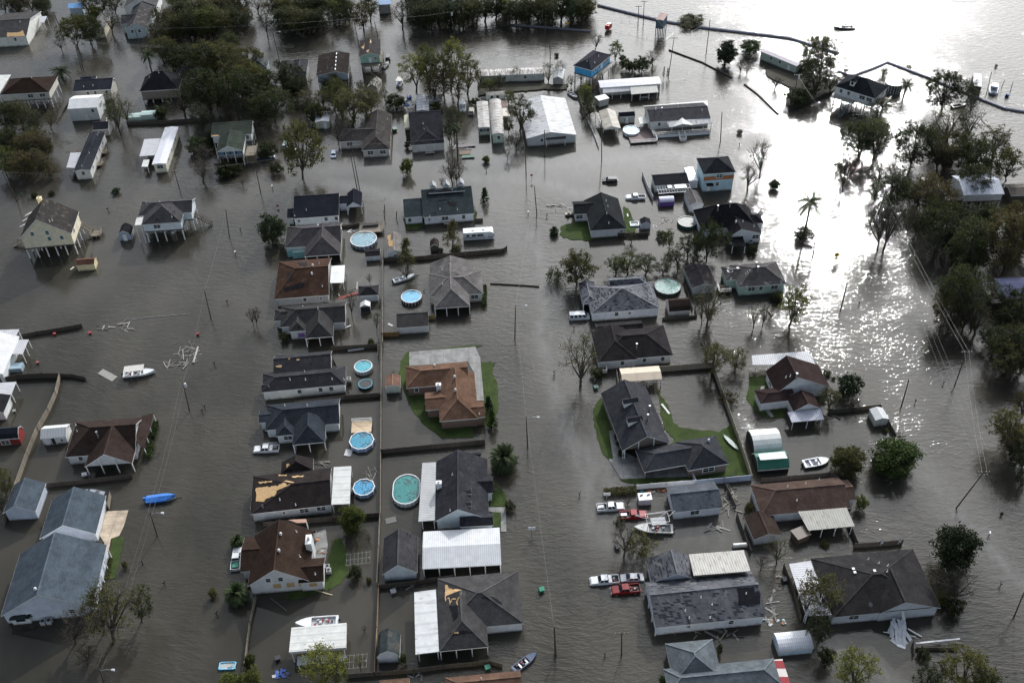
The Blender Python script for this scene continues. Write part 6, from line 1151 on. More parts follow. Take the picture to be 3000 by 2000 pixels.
a = local(fr, '33',(1060,1098),.3); b = local(fr, '33',(1360,1142),.3); q = MB(); q.bar(a, b, .12,.1); q.build('beam', TRIM, fr)
q = MB(); P = [local(fr, '33', p, .12) for p in ((1120,1170),(1270,1090),(1262,1255),(1200,1235))]; q.poly(P); q.poly([p - Vector((0,0,.1)) for p in P[::-1]]); q.build('fallen_sheet', WHITE, fr, fix=False)
# ================================================================== LAWNS, DRIVES, BANKS
GR = grassm(); CO = concrete(); COL = concrete((.42,.34,.25))
def ground(nm, t, pts, z, mt, jit=9): o = sheet(nm, None, t, pts, z, mt, kind='structure', jit=jit, sub=5); return o
ground('lawn','12',[(1405,90),(2100,30),(1900,75),(1420,160),(1400,470),(1560,480),(1700,720),(2000,790),(2000,880),(1700,885),(1540,760),(1430,620),(1350,430),(1310,280),(1330,170)],.10, GR)
ground('lawn','12',[(2060,190),(2205,190),(2170,270),(2220,380),(2225,600),(2170,790),(2060,760),(2060,400)],.10, GR)
ground('driveway','12',[(1408,95),(2015,48),(2060,150),(2095,540),(2030,545),(2000,280),(1945,185),(1408,225)],.14, CO, 0)
ground('lawn','11',[(1350,430),(1540,430),(2000,400),(2005,320),(2030,400),(2020,460),(1560,500),(1500,545),(1380,540)],.10, GR)
ground('lawn','21',[(450,510),(560,470),(700,480),(1050,530),(1020,335),(1060,340),(1125,460),(1130,560),(1060,590),(720,642),(520,625),(440,590)],.12, GR)
ground('lawn','22',[(890,470),(800,530),(745,620),(752,760),(790,900),(830,1020),(880,1080),(930,1075),(1010,1000),(960,700)],.12, GR)
ground('lawn','22',[(1330,440),(1385,520),(1440,590),(1480,740),(1560,790),(1700,810),(1900,830),(1985,780),(2020,740),(2205,1225),(2000,1235),(1150,1310),(990,1270),(1220,1170),(1500,900),(1400,800)],.12, GR)
ground('driveway','22',[(890,820),(945,810),(1010,1000),(1200,1100),(1640,1170),(1640,1240),(1060,1260),(1000,1262),(890,1080),(930,1076)],.17, CO, 0)
ground('lawn','12',[(2035,1130),(2120,1190),(2140,1235),(2200,1300),(2290,1400),(2300,1510),(2150,1520),(2130,1300)],.10, GR)
ground('driveway','12',[(2130,1520),(2295,1520),(2300,1745),(2250,1745),(2250,1570),(2130,1560)],.14, CO, 0)
ground('lawn','12',[(2175,1560),(2255,1560),(2255,1700),(2175,1700)],.11, GR)
ground('driveway','03',[(975,-10),(1180,-20),(1140,120),(1095,215),(1020,240),(985,420),(900,700),(840,860),(830,700),(900,480),(960,280),(905,200),(950,20)],.14, COL, 0)
ground('lawn','03',[(1035,228),(1145,225),(1110,380),(1060,600),(940,620),(1000,400)],.10, GR)
ground('lawn','13',[(690,250),(790,230),(840,400),(850,560),(760,660),(650,720),(620,700),(650,500)],.07, GR, 12)
ground('lawn','13',[(300,735),(560,700),(600,715),(450,790),(250,800)],.06, GR, 8)
ground('patio','13',[(545,190),(640,150),(660,300),(640,420),(540,430)],.12, CO, 0)
ground('lawn','32',[(-170,330),(-40,310),(0,400),(-60,560),(60,620),(130,600),(160,690),(0,710),(-120,640),(-200,520)],.12, GR)
ground('walkway','32',[(-60,410),(-30,410),(-45,470),(-30,560),(20,640),(60,690),(30,700),(-40,620),(-75,540),(-78,460)],.17, CO, 3)
for nm, t, pts in (('bank','10',[(2040,760),(2352,745),(2690,770),(2870,770),(2860,820),(2500,830),(2352,850),(2040,880)]),('bank','30',[(-20,640),(250,640),(640,740),(610,830),(230,990),(160,960),(200,800),(0,700)]),('bank','20',[(600,840),(640,820),(760,1000),(640,1090),(620,1000)])):
    ground(nm, t, pts, .35, plain((.045,.042,.028),.95,.4))
# ================================================================== POOLS
pl = {}
for a in [('11',(988,625),241,'largest round above-ground pool with frame wall, beside the plank deck','round',(.14,.28,.34),.12,(.10,.13,.2)),('11',(1427,1152),187,'bright light-blue round pool with black wall near the moored skiff','round',(.13,.42,.62),.1,(.02,.02,.025)),
          ('12',(985,225),165,'round aqua pool behind the trampoline','round',(.07,.36,.42),.1,(.4,.4,.38)),('12',(970,905),228,'blue pool with ten straight sides and a plank entry deck','deca',(.04,.26,.38),.35,(.3,.42,.6)),('12',(990,1335),203,'littered bright blue pool beside the white flat carport','deca',(.05,.30,.52),.5,(.3,.4,.6)),
          ('12',(1382,1352),250,'big oval green-teal pool littered with leaves','oval',(.02,.20,.19),.3,(.45,.48,.5)),('20',(1096,1192),148,'pale blue oval pool set in the purplish deck','oval',(.25,.48,.60),.05,(.5,.55,.6)),('21',(1430,1058),237,'round milky green pool beside the stripped silver roof','round',(.26,.44,.38),.15,(.02,.04,.035)),
          ('21',(1612,465),175,'round pool glaring white with dark teal wall beside the black house','round',(.25,.26,.24),.1,(.03,.09,.085)),('30',(1160,755),150,'round raised pool behind the black-roofed lake house','round',(.3,.3,.28),.1,(.05,.06,.07))]:
    t, c, wp, lab, kd, col, db, wl = a
    pool(t, c, wp, lab, 'oval' if kd == 'oval' else 'round', col, db, wl, n=10 if kd == 'deca' else 20, rimz=3.2 if t == '30' else 1.15, lp=1.42 if (kd == 'oval' and t == '12') else 1.12, wz=.15, rim=(.06,.07,.07) if wp in (237,175) else None)
pool('21',(1124,485),80,'small inflatable pool with white and blue rim beside the lawn knoll','rect',(.3,.34,.30),.1,(.1,.35,.75), rimz=.45, lp=.85, wz=.25); pool('03',(2088,1405),150,'floating light blue inflatable pool near the bottom edge','rect',(.42,.46,.46),.0,(.05,.42,.75), rim=(.2,.6,.85), rimz=.35, lp=.5, wz=.15)
g = G('11',(1060,530),.9); g.z = 0; E = empty('pool_deck', g, R_(4)); tag(E, 'weathered grey plank deck with railing behind the largest round pool','deck'); deck(E, -3.4,3.4,-2.2,1.5,1.1, rail='rf', rm=WOODL)
q = MB(); q.box((-.2,.9,1.45),(4.4,.9,.6)); q.build('bench_seat', plain((.05,.045,.04),.8,.3), E)
g = G('12',(970,790),.9); g.z = 0; E = empty('pool_deck', g, R_(2)); tag(E, 'pale new-plank entry deck with white rail above the ten-sided pool','deck'); deck(E, -2.3,2.3,-1.6,1.9,1.0, mt=wood((.55,.42,.28)), rail='f')
# trampoline
g = G('12',(1005,385),.8); g.z = 0; E = empty('trampoline', g); tag(E, 'round black trampoline with teal rim pad and sagging net poles','trampoline'); r = 135 / 3.136 / pxm('12',(1005,385)) / 2
q = MB(); P = [(r * math.cos(i * .393), r * math.sin(i * .393)) for i in range(16)]; q.poly([(x * .86, y * .86,.72) for x, y in P]); q.build('mat', DARK, E, fix=False); q = MB()
for i in range(16): a, b = P[i], P[(i + 1) % 16]; q.poly([(a[0], a[1],.78),(b[0], b[1],.78),(b[0] * .85, b[1] * .85,.78),(a[0] * .85, a[1] * .85,.78)]); q.poly([(a[0], a[1],.6),(b[0], b[1],.6),(b[0], b[1],.78),(a[0], a[1],.78)])
q.build('rim_pad', plain((.03,.20,.26),.5), E, fix=False)
for i in range(0,16,3): q = MB(); q.tube((P[i][0] * 1.03, P[i][1] * 1.03,-.2),(P[i][0] * 1.2, P[i][1] * 1.2,2.3),.035, n=5); q.build('net_pole', DARK, E)
# ================================================================== FENCES
WD = wood((.075,.062,.05)); WT = wood((.20,.17,.13)); WTAN = wood((.30,.26,.19),.2)
fence('11',[(1160,1568 + 0),(1163,1200),(1165,790),(1163,690)],'long grey plank fence behind the black-bottomed blue pool',1.5, WT, name='plank_fence')
fence('12',[(1140,1568),(1143,1000),(1147,500),(1148,0)],'long grey plank fence left of the brick house yard',1.5, WT, name='plank_fence')
fence('13',[(1108,640),(1122,300),(1135,0)],'long plank fence left of the detached grey garage',1.5, WT, name='plank_fence')
fence('13',[(1085,1460),(1108,1050),(1125,660)],'plank fence with fresh orange wood left of the slate barn shed',1.5, wood((.24,.17,.1)), name='plank_fence')
fence('11',[(1163,800),(1500,785),(1960,740),(2270,715),(2305,690)],'long dark plank fence in front of the tiny brown barn shed',1.4, WD, z=1.4, name='plank_fence')
fence('11',[(1150,1485),(1310,1480)],'short fresh-brown plank fence joining the long storage shed',1.5, wood((.2,.12,.05)), name='plank_fence'); fence('11',[(1582,1330),(1640,1325)],'short yellow plank fence right of the long storage shed',1.4, wood((.2,.15,.06)), name='plank_fence')
fence('12',[(1148,990),(1600,945),(2030,905),(2100,900)],'long dark plank fence below the brick house lawn',1.5, WD, z=1.5, name='plank_fence')
fence('12',[(355,545),(820,492),(1140,470)],'dark plank fence below the trampoline',1.4, WD, name='plank_fence'); fence('12',[(695,45),(1115,20),(1120,130)],'dark plank fence behind the round aqua pool',1.4, WD, name='plank_fence'); fence('12',[(700,130),(745,230)],'short grey plank fence beside black-shingled roof',1.4, WD, name='plank_fence')
fence('13',[(60,90),(700,40),(1125,0)],'dark plank fence behind the chocolate-roofed house',1.5, WD, z=1.5, name='plank_fence')
fence('13',[(1115,665),(1480,625),(1660,590),(1810,575)],'dark plank fence below the detached grey garage',1.4, WD, z=1.4, name='plank_fence')
fence('13',[(820,1485),(1085,1465),(1450,1440),(1715,1400),(2150,1360),(2260,1390)],'dark plank fence below the slate barn shed and torn grey roof',1.4, WD, z=1.4, name='plank_fence')
fence('03',[(2345,760),(2290,1000),(2245,1350),(2225,1500)],'grey plank fence beside the floating inflatable pool',1.3, WT, name='plank_fence')
fence('02',[(-40,345),(150,300),(380,288),(530,290)],'curved dark plank fence near the left edge',1.7, WD, z=1.7, name='plank_fence'); fence('02',[(545,292),(660,298),(780,322)],'leaning dark plank fence end pointing at the floating pallet',1.2, WD, z=1.2, name='plank_fence')
fence('02',[(540,292),(500,450),(430,610),(335,775)],'leaning plank fence running down to the white metal-roofed shed',1.7, WT, z=1.7, name='plank_fence'); fence('02',[(330,780),(235,1010),(120,1330),(20,1640)],'long plank fence left of the brown gabled house',1.7, WT, z=1.7, name='plank_fence')
fence('02',[(420,1300),(800,1262),(1205,1215)],'dark plank fence in front of the open brown carport',1.4, WD, z=1.4, name='plank_fence'); fence('02',[(985,1500),(1005,1380)],'short grey plank fence beside the driveway garage',1.5, WT, name='plank_fence')
fence('01',[(195,1500),(330,1475),(520,1445),(745,1405)],'ragged dark plank fence collapsing near the cream carport at left',1.2, WD, z=1.2, name='plank_fence')
fence('01',[(1210,1362),(1380,1345),(1560,1328),(1742,1312)],'white rail fence lying almost under water',.14, plain((.4,.4,.38),.7,.5), z=.12, name='rail_fence', posts=False); 
fence('22',[(1350,228),(1600,208),(1842,188)],'tan privacy fence behind the flooded back yard',1.9, WTAN, z=1.9, name='privacy_fence'); fence('22',[(1842,188),(1950,480),(2080,850),(2208,1225)],'long tan privacy fence right of the flooded back yard',1.9, WTAN, z=1.9, name='privacy_fence')
fence('22',[(962,262),(978,375)],'short tan fence left of the cream carport',1.9, WTAN, z=1.9, name='privacy_fence'); fence('22',[(1692,1272),(1950,1250),(2208,1225)],'blue-grey vinyl fence behind the small blue-grey house',1.7, plain((.36,.42,.52),.5,.1), z=1.7, name='privacy_fence', cap=GREYM)
fence('22',[(1148,1315),(1420,1293),(1692,1270)],'white vinyl fence above the leafy hedge',1.5, WHITE, z=1.5, name='vinyl_fence', cap=WHITE); fence('22',[(1656,1185),(1690,1268)],'short white gate fence at the end of the slate house',1.6, WHITE, z=1.6, name='vinyl_fence', cap=WHITE)
fence('32',[(560,625),(780,605),(1040,577)],'dark plank fence behind the fence-corner shed',1.4, WD, z=1.4, name='plank_fence'); fence('32',[(1040,577),(1110,720),(1180,850)],'broken dark plank fence right of the fence-corner shed',1.4, WD, z=1.4, name='plank_fence')
fence('32',[(-60,1255),(250,1228),(570,1200),(640,1235)],'dark plank fence behind the long red-brown roof',1.4, WD, z=1.4, name='plank_fence'); fence('33',[(745,60),(830,270)],'plank fence right of the cream ribbed patio roof',1.5, WD, z=1.5, name='plank_fence'); fence('33',[(800,285),(1030,270),(1245,250)],'dark plank fence behind the charcoal hip-roofed house',1.5, WD, z=1.5, name='plank_fence')
fence('33',[(150,470),(240,700),(310,960)],'dark plank fence left of the striped corrugated awning',1.4, WD, z=1.4, name='plank_fence'); fence('33',[(1345,1300),(1340,1180)],'dark plank fence end below the collapsed porch',1.2, WD, z=1.2, name='plank_fence'); fence('33',[(1370,1240),(1730,1240)],'dark submerged fence below a white pipe',.9, WD, z=.9, name='plank_fence')
fence('23',[(2070,0),(2130,170),(2200,345)],'leaning plank fence left of the brown outbuilding',1.4, WD, z=1.4, name='plank_fence'); fence('22',[(1960,1290),(2060,1500)],'plank fence beside the heaped scrap lumber',1.3, WD, z=1.3, name='plank_fence')
fence('21',[(1198,0),(1245,130),(1298,235)],'white wall-like fence beside the white pickup',1.7, plain((.5,.5,.52),.6), z=1.7, name='vinyl_fence', posts=False); fence('20',[(697,1095),(750,1220),(798,1350)],'white floating dock-like fence left of the rusty carport',.8, plain((.55,.55,.56),.6), z=.8, name='vinyl_fence', posts=False)
fence('21',[(862,570),(1100,572),(1255,568)],'dark plank fence in front of the lawn-knoll house',1.3, WD, z=1.3, name='plank_fence'); fence('21',[(1385,1350),(1700,1325),(1680,1260)],'mossy broken fence in front of the brown barn shed',.9, wood((.07,.07,.05)), z=.9, name='plank_fence'); fence('21',[(1590,1040),(1640,1180),(1660,1260)],'dark plank fence right of the milky green pool',1.2, WD, z=1.2, name='plank_fence')
fence('11',[(760,500),(900,492),(950,480)],'dark brown plank fence under the small garage gable',1.0, WD, z=1.0, name='plank_fence'); fence('30',[(195,1000),(400,920),(625,830)],'dark timber bulkhead below the big lake cypress',1.0, plain((.03,.03,.03),.8), z=.9, name='bulkhead', cat='bulkhead'); fence('00',[(1160,1120),(1500,1110),(1920,1075)],'dark plank fence line behind the white mobile home',1.3, WD, z=1.3, name='plank_fence'); fence('00',[(520,1120),(650,900)],'low dark fence left of the white metal garage',.5, WD, z=.5, name='plank_fence')
fence('20',[(600,830),(650,1000),(640,1090)],'dark bank fence left of the silver mobile home hedge',.9, WD, z=.9, name='plank_fence'); fence('11',[(2005,440),(2082,438)],'short brown fence at the right end of the teal-roofed house',1.1, WD, z=1.1, name='plank_fence'); fence('12',[(1146,480),(1150,900)],'dark leaning fence behind the ten-sided pool',1.2, WD, z=1.4, name='plank_fence') if False else None
polyfence('20',[(920,265),(1160,320),(1400,375),(1490,300),(1590,270)],'wire fence in glare below the pump house'); polyfence('20',[(1010,180),(1150,200)],'short wire gate below the pipeline poles'); polyfence('01',[(1700,150),(2000,140),(2352,110)],'submerged wire fence in front of the green-roofed stilt house'); polyfence('10',[(205,505),(480,480),(765,455)],'low wire fence behind the twin-hipped dark house')
polyfence('21',[(265,360),(400,355),(530,345),(570,340)],'low dark rail fence left of the lawn-knoll house'); polyfence('11',[(1000,265),(1180,250)],'thin white rail half sunk right of the navy-roofed house'); polyfence('20',[(1450,740),(1590,725)],'short wire fence right of the silver mobile home'); polyfence('32',[(850,1140),(1000,1140),(1300,1130)],'low rail fence running under the two big bushes')
# ================================================================== PIPE BOOMS
def boom(nm, label, segs, r, mt, cat='pipeline'):
    P = [G(t, p, .2) for t, p in segs]; c0 = P[0].copy(); q = MB()
    for a, b in zip(P, P[1:]): q.tube(a - c0, b - c0, r, r, 8)
    o = q.build(nm, mt); o.location = c0; tag(o, label, cat)
BM = plain((.20,.20,.25),.45,.2); LOG = plain((.035,.03,.028),.8,.4)
boom('water_barrier','long grey barrier tube crossing the lake edge under the pump house',[('20',(790,50)),('20',(1090,125)),('20',(1320,180)),('20',(1440,205)),('20',(1800,262)),('20',(2352,328)),('30',(200,352)),('30',(430,425)),('30',(650,490))],.6, BM, 'barrier')
boom('water_barrier','angled grey barrier tube around the black-roofed lake house',[('30',(640,655)),('30',(770,702)),('30',(1000,615)),('30',(1095,572)),('30',(1480,718)),('30',(1750,830)),('30',(2000,930)),('30',(2180,1000)),('30',(2400,1035))],.5, BM, 'barrier')
boom('water_barrier','straight grey barrier tube below the top forest',[('10',(2320,225)),('20',(0,230)),('20',(400,262)),('20',(725,290))],.5, plain((.12,.12,.14),.5,.2),'barrier')
boom('log_boom','dark log boom slanting across the glare below the bushes',[('20',(1442,460)),('20',(1750,575)),('20',(2025,718))],.28, LOG, 'log boom'); boom('log_boom','shorter dark log boom at the channel right of the first',[('20',(2135,775)),('20',(2260,870)),('30',(90,1047))],.28, LOG, 'log boom')
boom('fallen_pole','toppled utility pole lying in the street',[('21',(-200,1035)),('21',(110,1052)),('21',(250,1063))],.2, POLEW, 'utility pole'); boom('dock_strip','long pale broken dock edge by the scrap dock',[('01',(1818,1620)),('02',(1775,195))],.25, plain((.35,.33,.3),.8),'dock')
# ================================================================== VEHICLES
vehicle('pickup','23',(850,620),183,'white pickup with loaded bed nearest the street', sink=.35, extra='bl', grp=None); vehicle('sedan','23',(1105,592),180,'white sedan parked behind the loaded white pickup', sink=.4); vehicle('pickup','23',(1042,705),184,'dark red pickup truck in front of the white sedan',(.26,.012,.012), sink=.3, extra='l')
vehicle('pickup','22',(905,1515),3,'white pickup with black bed beside the basketball hoop', extra='w', sink=.4); vehicle('pickup','23',(1115,20),2,'red pickup truck next to the shrimp boat',(.30,.015,.02), sink=.4, extra='w'); vehicle('pickup','12',(95,985),181,'white utility truck with ladder rack beside the blue-black hip house', sink=.3, extra='rb')
vehicle('pickup','03',(2170,420),95,'white pickup with green cargo beside the chocolate-roofed house', extra='g', sink=.4); vehicle('pickup','21',(1135,240),178,'white pickup truck beside the black-roofed knoll house', sink=.35); vehicle('suv','21',(900,85),176,'black hatchback standing in the open flood',(.012,.013,.016), sink=.3)
vehicle('van','21',(617,1335),2,'white and teal conversion van at the stripped silver-roofed house',(.62,.64,.66), sink=.35); vehicle('pickup','10',(92,1440),4,'dark blue pickup under palms by the green-roofed stilt house',(.03,.05,.09), sink=.5); vehicle('suv','10',(272,1322),88,'pale green car left of the olive willow',(.32,.42,.42), sink=.5)
vehicle('suv','10',(337,1365),90,'black car beside the pale green car',(.02,.022,.025), sink=.6); vehicle('sedan','10',(713,1405),92,'small white-blue car between willow and grey-brown house',(.5,.55,.66), sink=.4); vehicle('suv','10',(1212,522),92,'dark pickup parked by the sea-green stilt house',(.03,.03,.035), sink=.4)
vehicle('suv','10',(1978,1015),88,'weathered white car between white boat and joined trailers',(.5,.48,.42), sink=.3); vehicle('pickup','31',(1478,105),118,'dark red pickup truck under the right-hand oaks',(.18,.01,.015), sink=.4); vehicle('suv','20',(1225,890),4,'dark car under the ribbed awning of the silver mobile home',(.03,.035,.05), sink=.5)
vehicle('sedan','02',(855,1380),-10,'white car behind the driveway garage',(.6,.62,.66), sink=.7); vehicle('suv','33',(1490,960),20,'black car hidden under the collapsed porch end',(.015,.015,.018), sink=.5) if False else None
# travel trailer
g = G('11',(2040,590),1.0); g.z = -.3; E = empty('travel_trailer', g, R_(3)); tag(E, 'white travel trailer with dark windows and swoosh stripes behind the long fence','travel trailer'); pr = [(-4.2,.5),(4.3,.5),(4.35,2.2),(4.1,2.9),(3.7,3.0),(-4.1,3.0),(-4.25,2.7)]
q = MB(); q.extr(pr, -1.2,1.2,0,'y'); b_ = q.build('body', plain((.64,.66,.7),.35,.05), E)
for x, w_ in ((-2.9,.8),(-1.2,1.1),(.6,1.7)): q = MB(); q.box((x, -1.21,2.0),(w_, .04,.6)); q.build('window', GLASS, E)
q = MB(); q.box((2.4,-1.21,1.7),(.75,.03,1.9)); q.build('door', WHITE, E); q = MB(); q.bar((-4.1,-1.215,1.2),(4.2,-1.215,1.3),.02,.14); q.bar((-4.1,-1.22,1.45),(4.2,-1.22,1.05),.02,.06); q.build('stripe', plain((.06,.07,.1),.4), E)
for x in (-1.4,1.6): q = MB(); q.box((x, .1,3.08),(.6,.5,.25)); q.build('roof_unit', WHITE, E)
q = MB(); q.tube((4.4,-.3,1.2),(4.6,-.3,1.2),.4); q.build('spare_wheel', RUBBER, E)
# golf cart
g = G('21',(525,395),.5); g.z = -.1; E = empty('golf_cart', g, R_(8)); tag(E, 'tan roofless golf cart beside the knoll house porch','golf cart'); q = MB(); q.box((0,0,.55),(2.3,1.1,.4)); q.box((.9,0,.8),(.5,1.1,.4),0,0,.8); q.build('body', plain((.4,.36,.28),.5), E); q = MB(); q.box((-.1,0,.95),(.5,1,.4)); q.box((-.4,0,1.3),(.12,1,.5)); q.build('seat', plain((.3,.26,.18),.6), E)
for x in (-.8,.8):
    for s in (-1,1): wheel(E, x, s * .5,.3,.28)
# ================================================================== BOATS
boat('02',(1280,290),7,7.6,'canopied white work boat loaded with gear beside the scrap dock',2.3, extra='Tjs', z=.5); boat('02',(1480,1440),6,6.2,'boat wrapped in a bright blue tarp on its trailer',2.0, cover=(.03,.17,.55), extra='R', z=.5); boat('11',(1360,990),24,6.2,'slim white skiff near the light-blue round pool',1.7, extra='sRc', z=.4)
boat('13',(560,1010),183,8.2,'white boat with red gear poking out behind the cream carport',2.3, extra='j', z=1.2); boat('23',(120,1375),38,5.6,'blue-edged dark jon boat floating in the street',1.6,(.10,.13,.20),(.03,.03,.035),'js', z=.3); boat('32',(445,1110),10,6.0,'white motorboat with grey seats in front of two bushes',2.3, inner=(.3,.3,.36), extra='sc', z=.5)
boat('23',(1300,150),175,8.0,'white shrimp boat with rigging and white awning by the fallen tree',2.4,(.42,.43,.42),(.2,.2,.2), extra='j', z=.5); boat('30',(2075,815),68,7.5,'white cabin cruiser moored at the boathouse',2.8,(.45,.5,.6), extra='K', z=.5); boat('10',(1322,760),80,5.4,'small white and blue boat beside the yellow-green trees',1.9, inner=(.08,.1,.2), extra='cT', z=.4)
boat('10',(1898,975),92,7.4,'tall white centre-console boat between the trailers and scrub',2.2, extra='cK', z=.6); boat('10',(1193,600),70,4.8,'small cluttered skiff under the sea-green stilt house',1.6,(.3,.3,.28), extra='j', z=.4); boat('20',(562,880),-60,5.0,'small grey boat caught behind the big white metal house',1.7,(.22,.22,.24), extra='s', z=.3)
boat('30',(700,255),175,7.6,'dark crew boat speeding across the bright lake',2.1,(.03,.035,.04),(.03,.03,.03),'jc', z=.4); boat('30',(1755,975),14,5.4,'dark empty skiff adrift between the two lake cypresses',1.6,(.05,.045,.04),(.12,.11,.1), z=.3); boat('30',(720,610),75,5.5,'white lift boat on a dock frame beside the lake',1.9, extra='s', z=1.4)
boat('11',(1460,950),24,3.0,'loose white dinghy',1.0) if False else None
for s_, (x, y, tx, ty) in enumerate(((2010,860,2055,660),(2145,800,2175,740),(2225,850,2250,755),(2115,870,2120,820))): pole('30',(x, y),(tx, ty),'w', r=.14)
sb = bpy.data.objects.get('boat.006')
E = empty('boat_rigging', G('23',(1330,150),0), R_(4)); tag(E, 'white rigging frame and booms standing over the shrimp boat','rigging'); q = MB()
for x in (-2.4,2.2):
    for y in (-1.2,1.2): q.tube((x, y, .5),(x * .9, y, 3.6),.06)
for a, b in (((-2.4,-1.2,3.5),(2.2,-1.2,3.5)),((-2.4,1.2,3.5),(2.2,1.2,3.5)),((-2.4,-1.2,3.5),(-2.4,1.2,3.5)),((2.2,-1.2,3.5),(2.2,1.2,3.5)),((-2.4,0,3.6),(-4.4,1.5,3.0)),((2.2,0,3.6),(4.2,2.2,2.8)),((-2.4,-1.2,3.5),(2.2,1.2,3.5)),((-4.4,1.5,3.0),(4.2,2.2,2.8))): q.tube(a, b, .05)
q.build('frame', GREYM, E); q = MB(); q.box((.1,-.2,2.7),(3.0,1.9,.06)); q.build('awning', plain((.4,.41,.42),.6,.3), E)
# ================================================================== POLES AND WIRES
pp = {}
for k, (t, b, tp, kd) in enumerate([('00',(772,650),(680,370),'xt'),('00',(752,652),(692,425),''),('00',(578,330),(492,112),'x'),('00',(1322,500),(1235,262),''),('10',(210,530),(150,290),'l'),('10',(950,430),(895,170),'x'),('10',(1122,350),(1088,200),'l'),('10',(1832,340),(1785,110),'xt'),
    ('11',(958,200),(875,-235),'x'),('11',(935,195),(868,-150),''),('10',(1812,1600),(1795,1260),''),('11',(42,200),(2,0),''),('20',(312,380),(302,190),''),('20',(352,522),(346,350),''),('20',(1158,235),(1165,55),'x'),('20',(1206,232),(1215,10),'x'),('20',(1783,497),(1820,185),''),('20',(1438,692),(1490,345),'x'),
    ('20',(1915,1312),(1930,1030),''),('20',(825,1480),(823,1110),''),('20',(302,1440),(298,1195),''),('20',(130,1620),(118,1200),'l'),('30',(210,1000),(210,790),''),('30',(222,1000),(275,685),'xt'),('30',(518,1580),(610,1145),'x'),('21',(230,405),(205,140),''),('21',(25,1545),(33,1235),'l'),('31',(405,815),(448,565),''),
    ('31',(665,1290),(738,988),''),('31',(1000,425),(1075,220),''),('32',(1225,600),(1297,345),''),('32',(1715,405),(1828,90),'x'),('32',(1720,1530),(1990,1190),'Xx'),('33',(2262,962),(2352,735),'t'),('01',(160,283),(20,10),'x'),('01',(1647,162),(1600,0),'x'),('01',(2105,612),(2073,355),''),('01',(1937,1362),(1877,1095),''),
    ('02',(1738,636),(1680,372),'t'),('03',(1443,222),(1378,0),'l'),('03',(965,1600),(910,1438),'l'),('22',(143,965),(131,690),'l'),('23',(405,1312),(388,1048),''),('23',(398,1290),(386,1045),'w'),('23',(1008,1310),(1008,1105),'x'),('11',(1285,440),(1292,372),'w'),('11',(1180,440),(1175,360),'w'),('11',(1182,355),(1178,310),'w'),('11',(1545,1115),(1541,1098),'w'),('03',(1310,478),(1298,437),'w')]):
    pp[k] = pole(t, b, tp, kd)
WL = [(38,39),(39,40),(37,38),(36,37),(0,3),(3,5),(5,7),(24,29),(29,31),(31,32),(32,33),(34,35),(35,8),(8,19),(26,41),(41,43),(25,26),(17,16),(23,24),(19,21),(4,5),(17,15)]
WN = ['between the transformer pole and first lamp pole at left','down to the bottom left lamp pole','rising to the left transformer pole','between two thin left street poles','across the top left canal','along the top forest edge','above the ridge-vent house row','over the right-hand flooded road, upper','over the right-hand flooded road, middle','to the big tilted crossarm pole','leaving the tilted crossarm pole','in front of the left stilt row','above the left street trees','along the middle cross street','over the centre street, middle','over the centre street, lower','over the centre street, upper','across the glare near the log boom','from the bank pole down the channel','in front of the big white metal house','behind the twin-hipped dark house','toward the pipeline poles']
for (a, b), nm in zip(WL, WN):
    for s_ in ((-.5,.5) if a in (0,3,5,24,29,31,32,38,39,35) else (0,)):
        wire(pp[a] + Vector((s_, 0,-.1)), pp[b] + Vector((s_, 0,-.1)),'thin power line ' + nm, grp='power line pair ' + nm if s_ else None, sag=.9, r=.017)
for k, z in enumerate((8.6,8.1,7.6)): wire(G('00',(-150,575 - k * 22), z), pp[0] + Vector((0,0,-.3 * k)), f'dark overhead line entering from the left edge toward the doubled pole', grp='lines entering from the left edge', sag=1, r=.024); wire(pp[0] + Vector((0,0,-.3 * k)), G('00',(2700,415 + k * 12), z),'dark overhead line crossing behind the oak grove', grp='lines crossing behind the oak grove', sag=1.5, r=.024)
for k in range(3): wire(G('31',(940 + k * 12,0),8), G('32',(1880 + k * 75,1020),9),'pale triple line down the right-hand road', grp='pale triple line down the right-hand road', sag=1.5, r=.011)
# ================================================================== SIGNS AND SMALL THINGS
g = G('31',(618,838),0); E = empty('warning_sign', g, R_(-6)); tag(E, 'yellow diamond side-road warning sign with a yellow plate below, in the glare','sign'); YL = plain((.62,.36,.02),.4,.05); q = MB(); q.tube((0,0,-.5),(0,0,2.9),.05); q.build('post', GREYM, E)
q = MB(); q.poly([(0,-.07,1.55),(.85,-.07,2.4),(0,-.07,3.25),(-.85,-.07,2.4)]); q.poly([(0,-.04,1.55),(.85,-.04,2.4),(0,-.04,3.25),(-.85,-.04,2.4)][::-1]); q.build('sign_plate', YL, E, fix=False); q = MB(); q.box((0,-.1,2.4),(.13,.02,1.05)); q.box((.2,-.102,2.35),(.36,.02,.12)); q.build('symbol', DARK, E); q = MB(); q.box((0,-.06,1.25),(1.0,.04,.5)); q.build('lower_plate', YL, E)
for x in (495,520):
    g = G('20',(x, 262),0); E = empty('warning_sign', g, 0); q = MB(); q.tube((0,0,-.5),(0,0,2.2),.05); q.build('post', GREYM, E); q = MB(); q.poly([(0,-.07,1.6),(.5,-.07,2.1),(0,-.07,2.6),(-.5,-.07,2.1)]); q.build('sign_plate', YL, E, fix=False); auto(E, 'small yellow road sign above the straight barrier tube','sign')
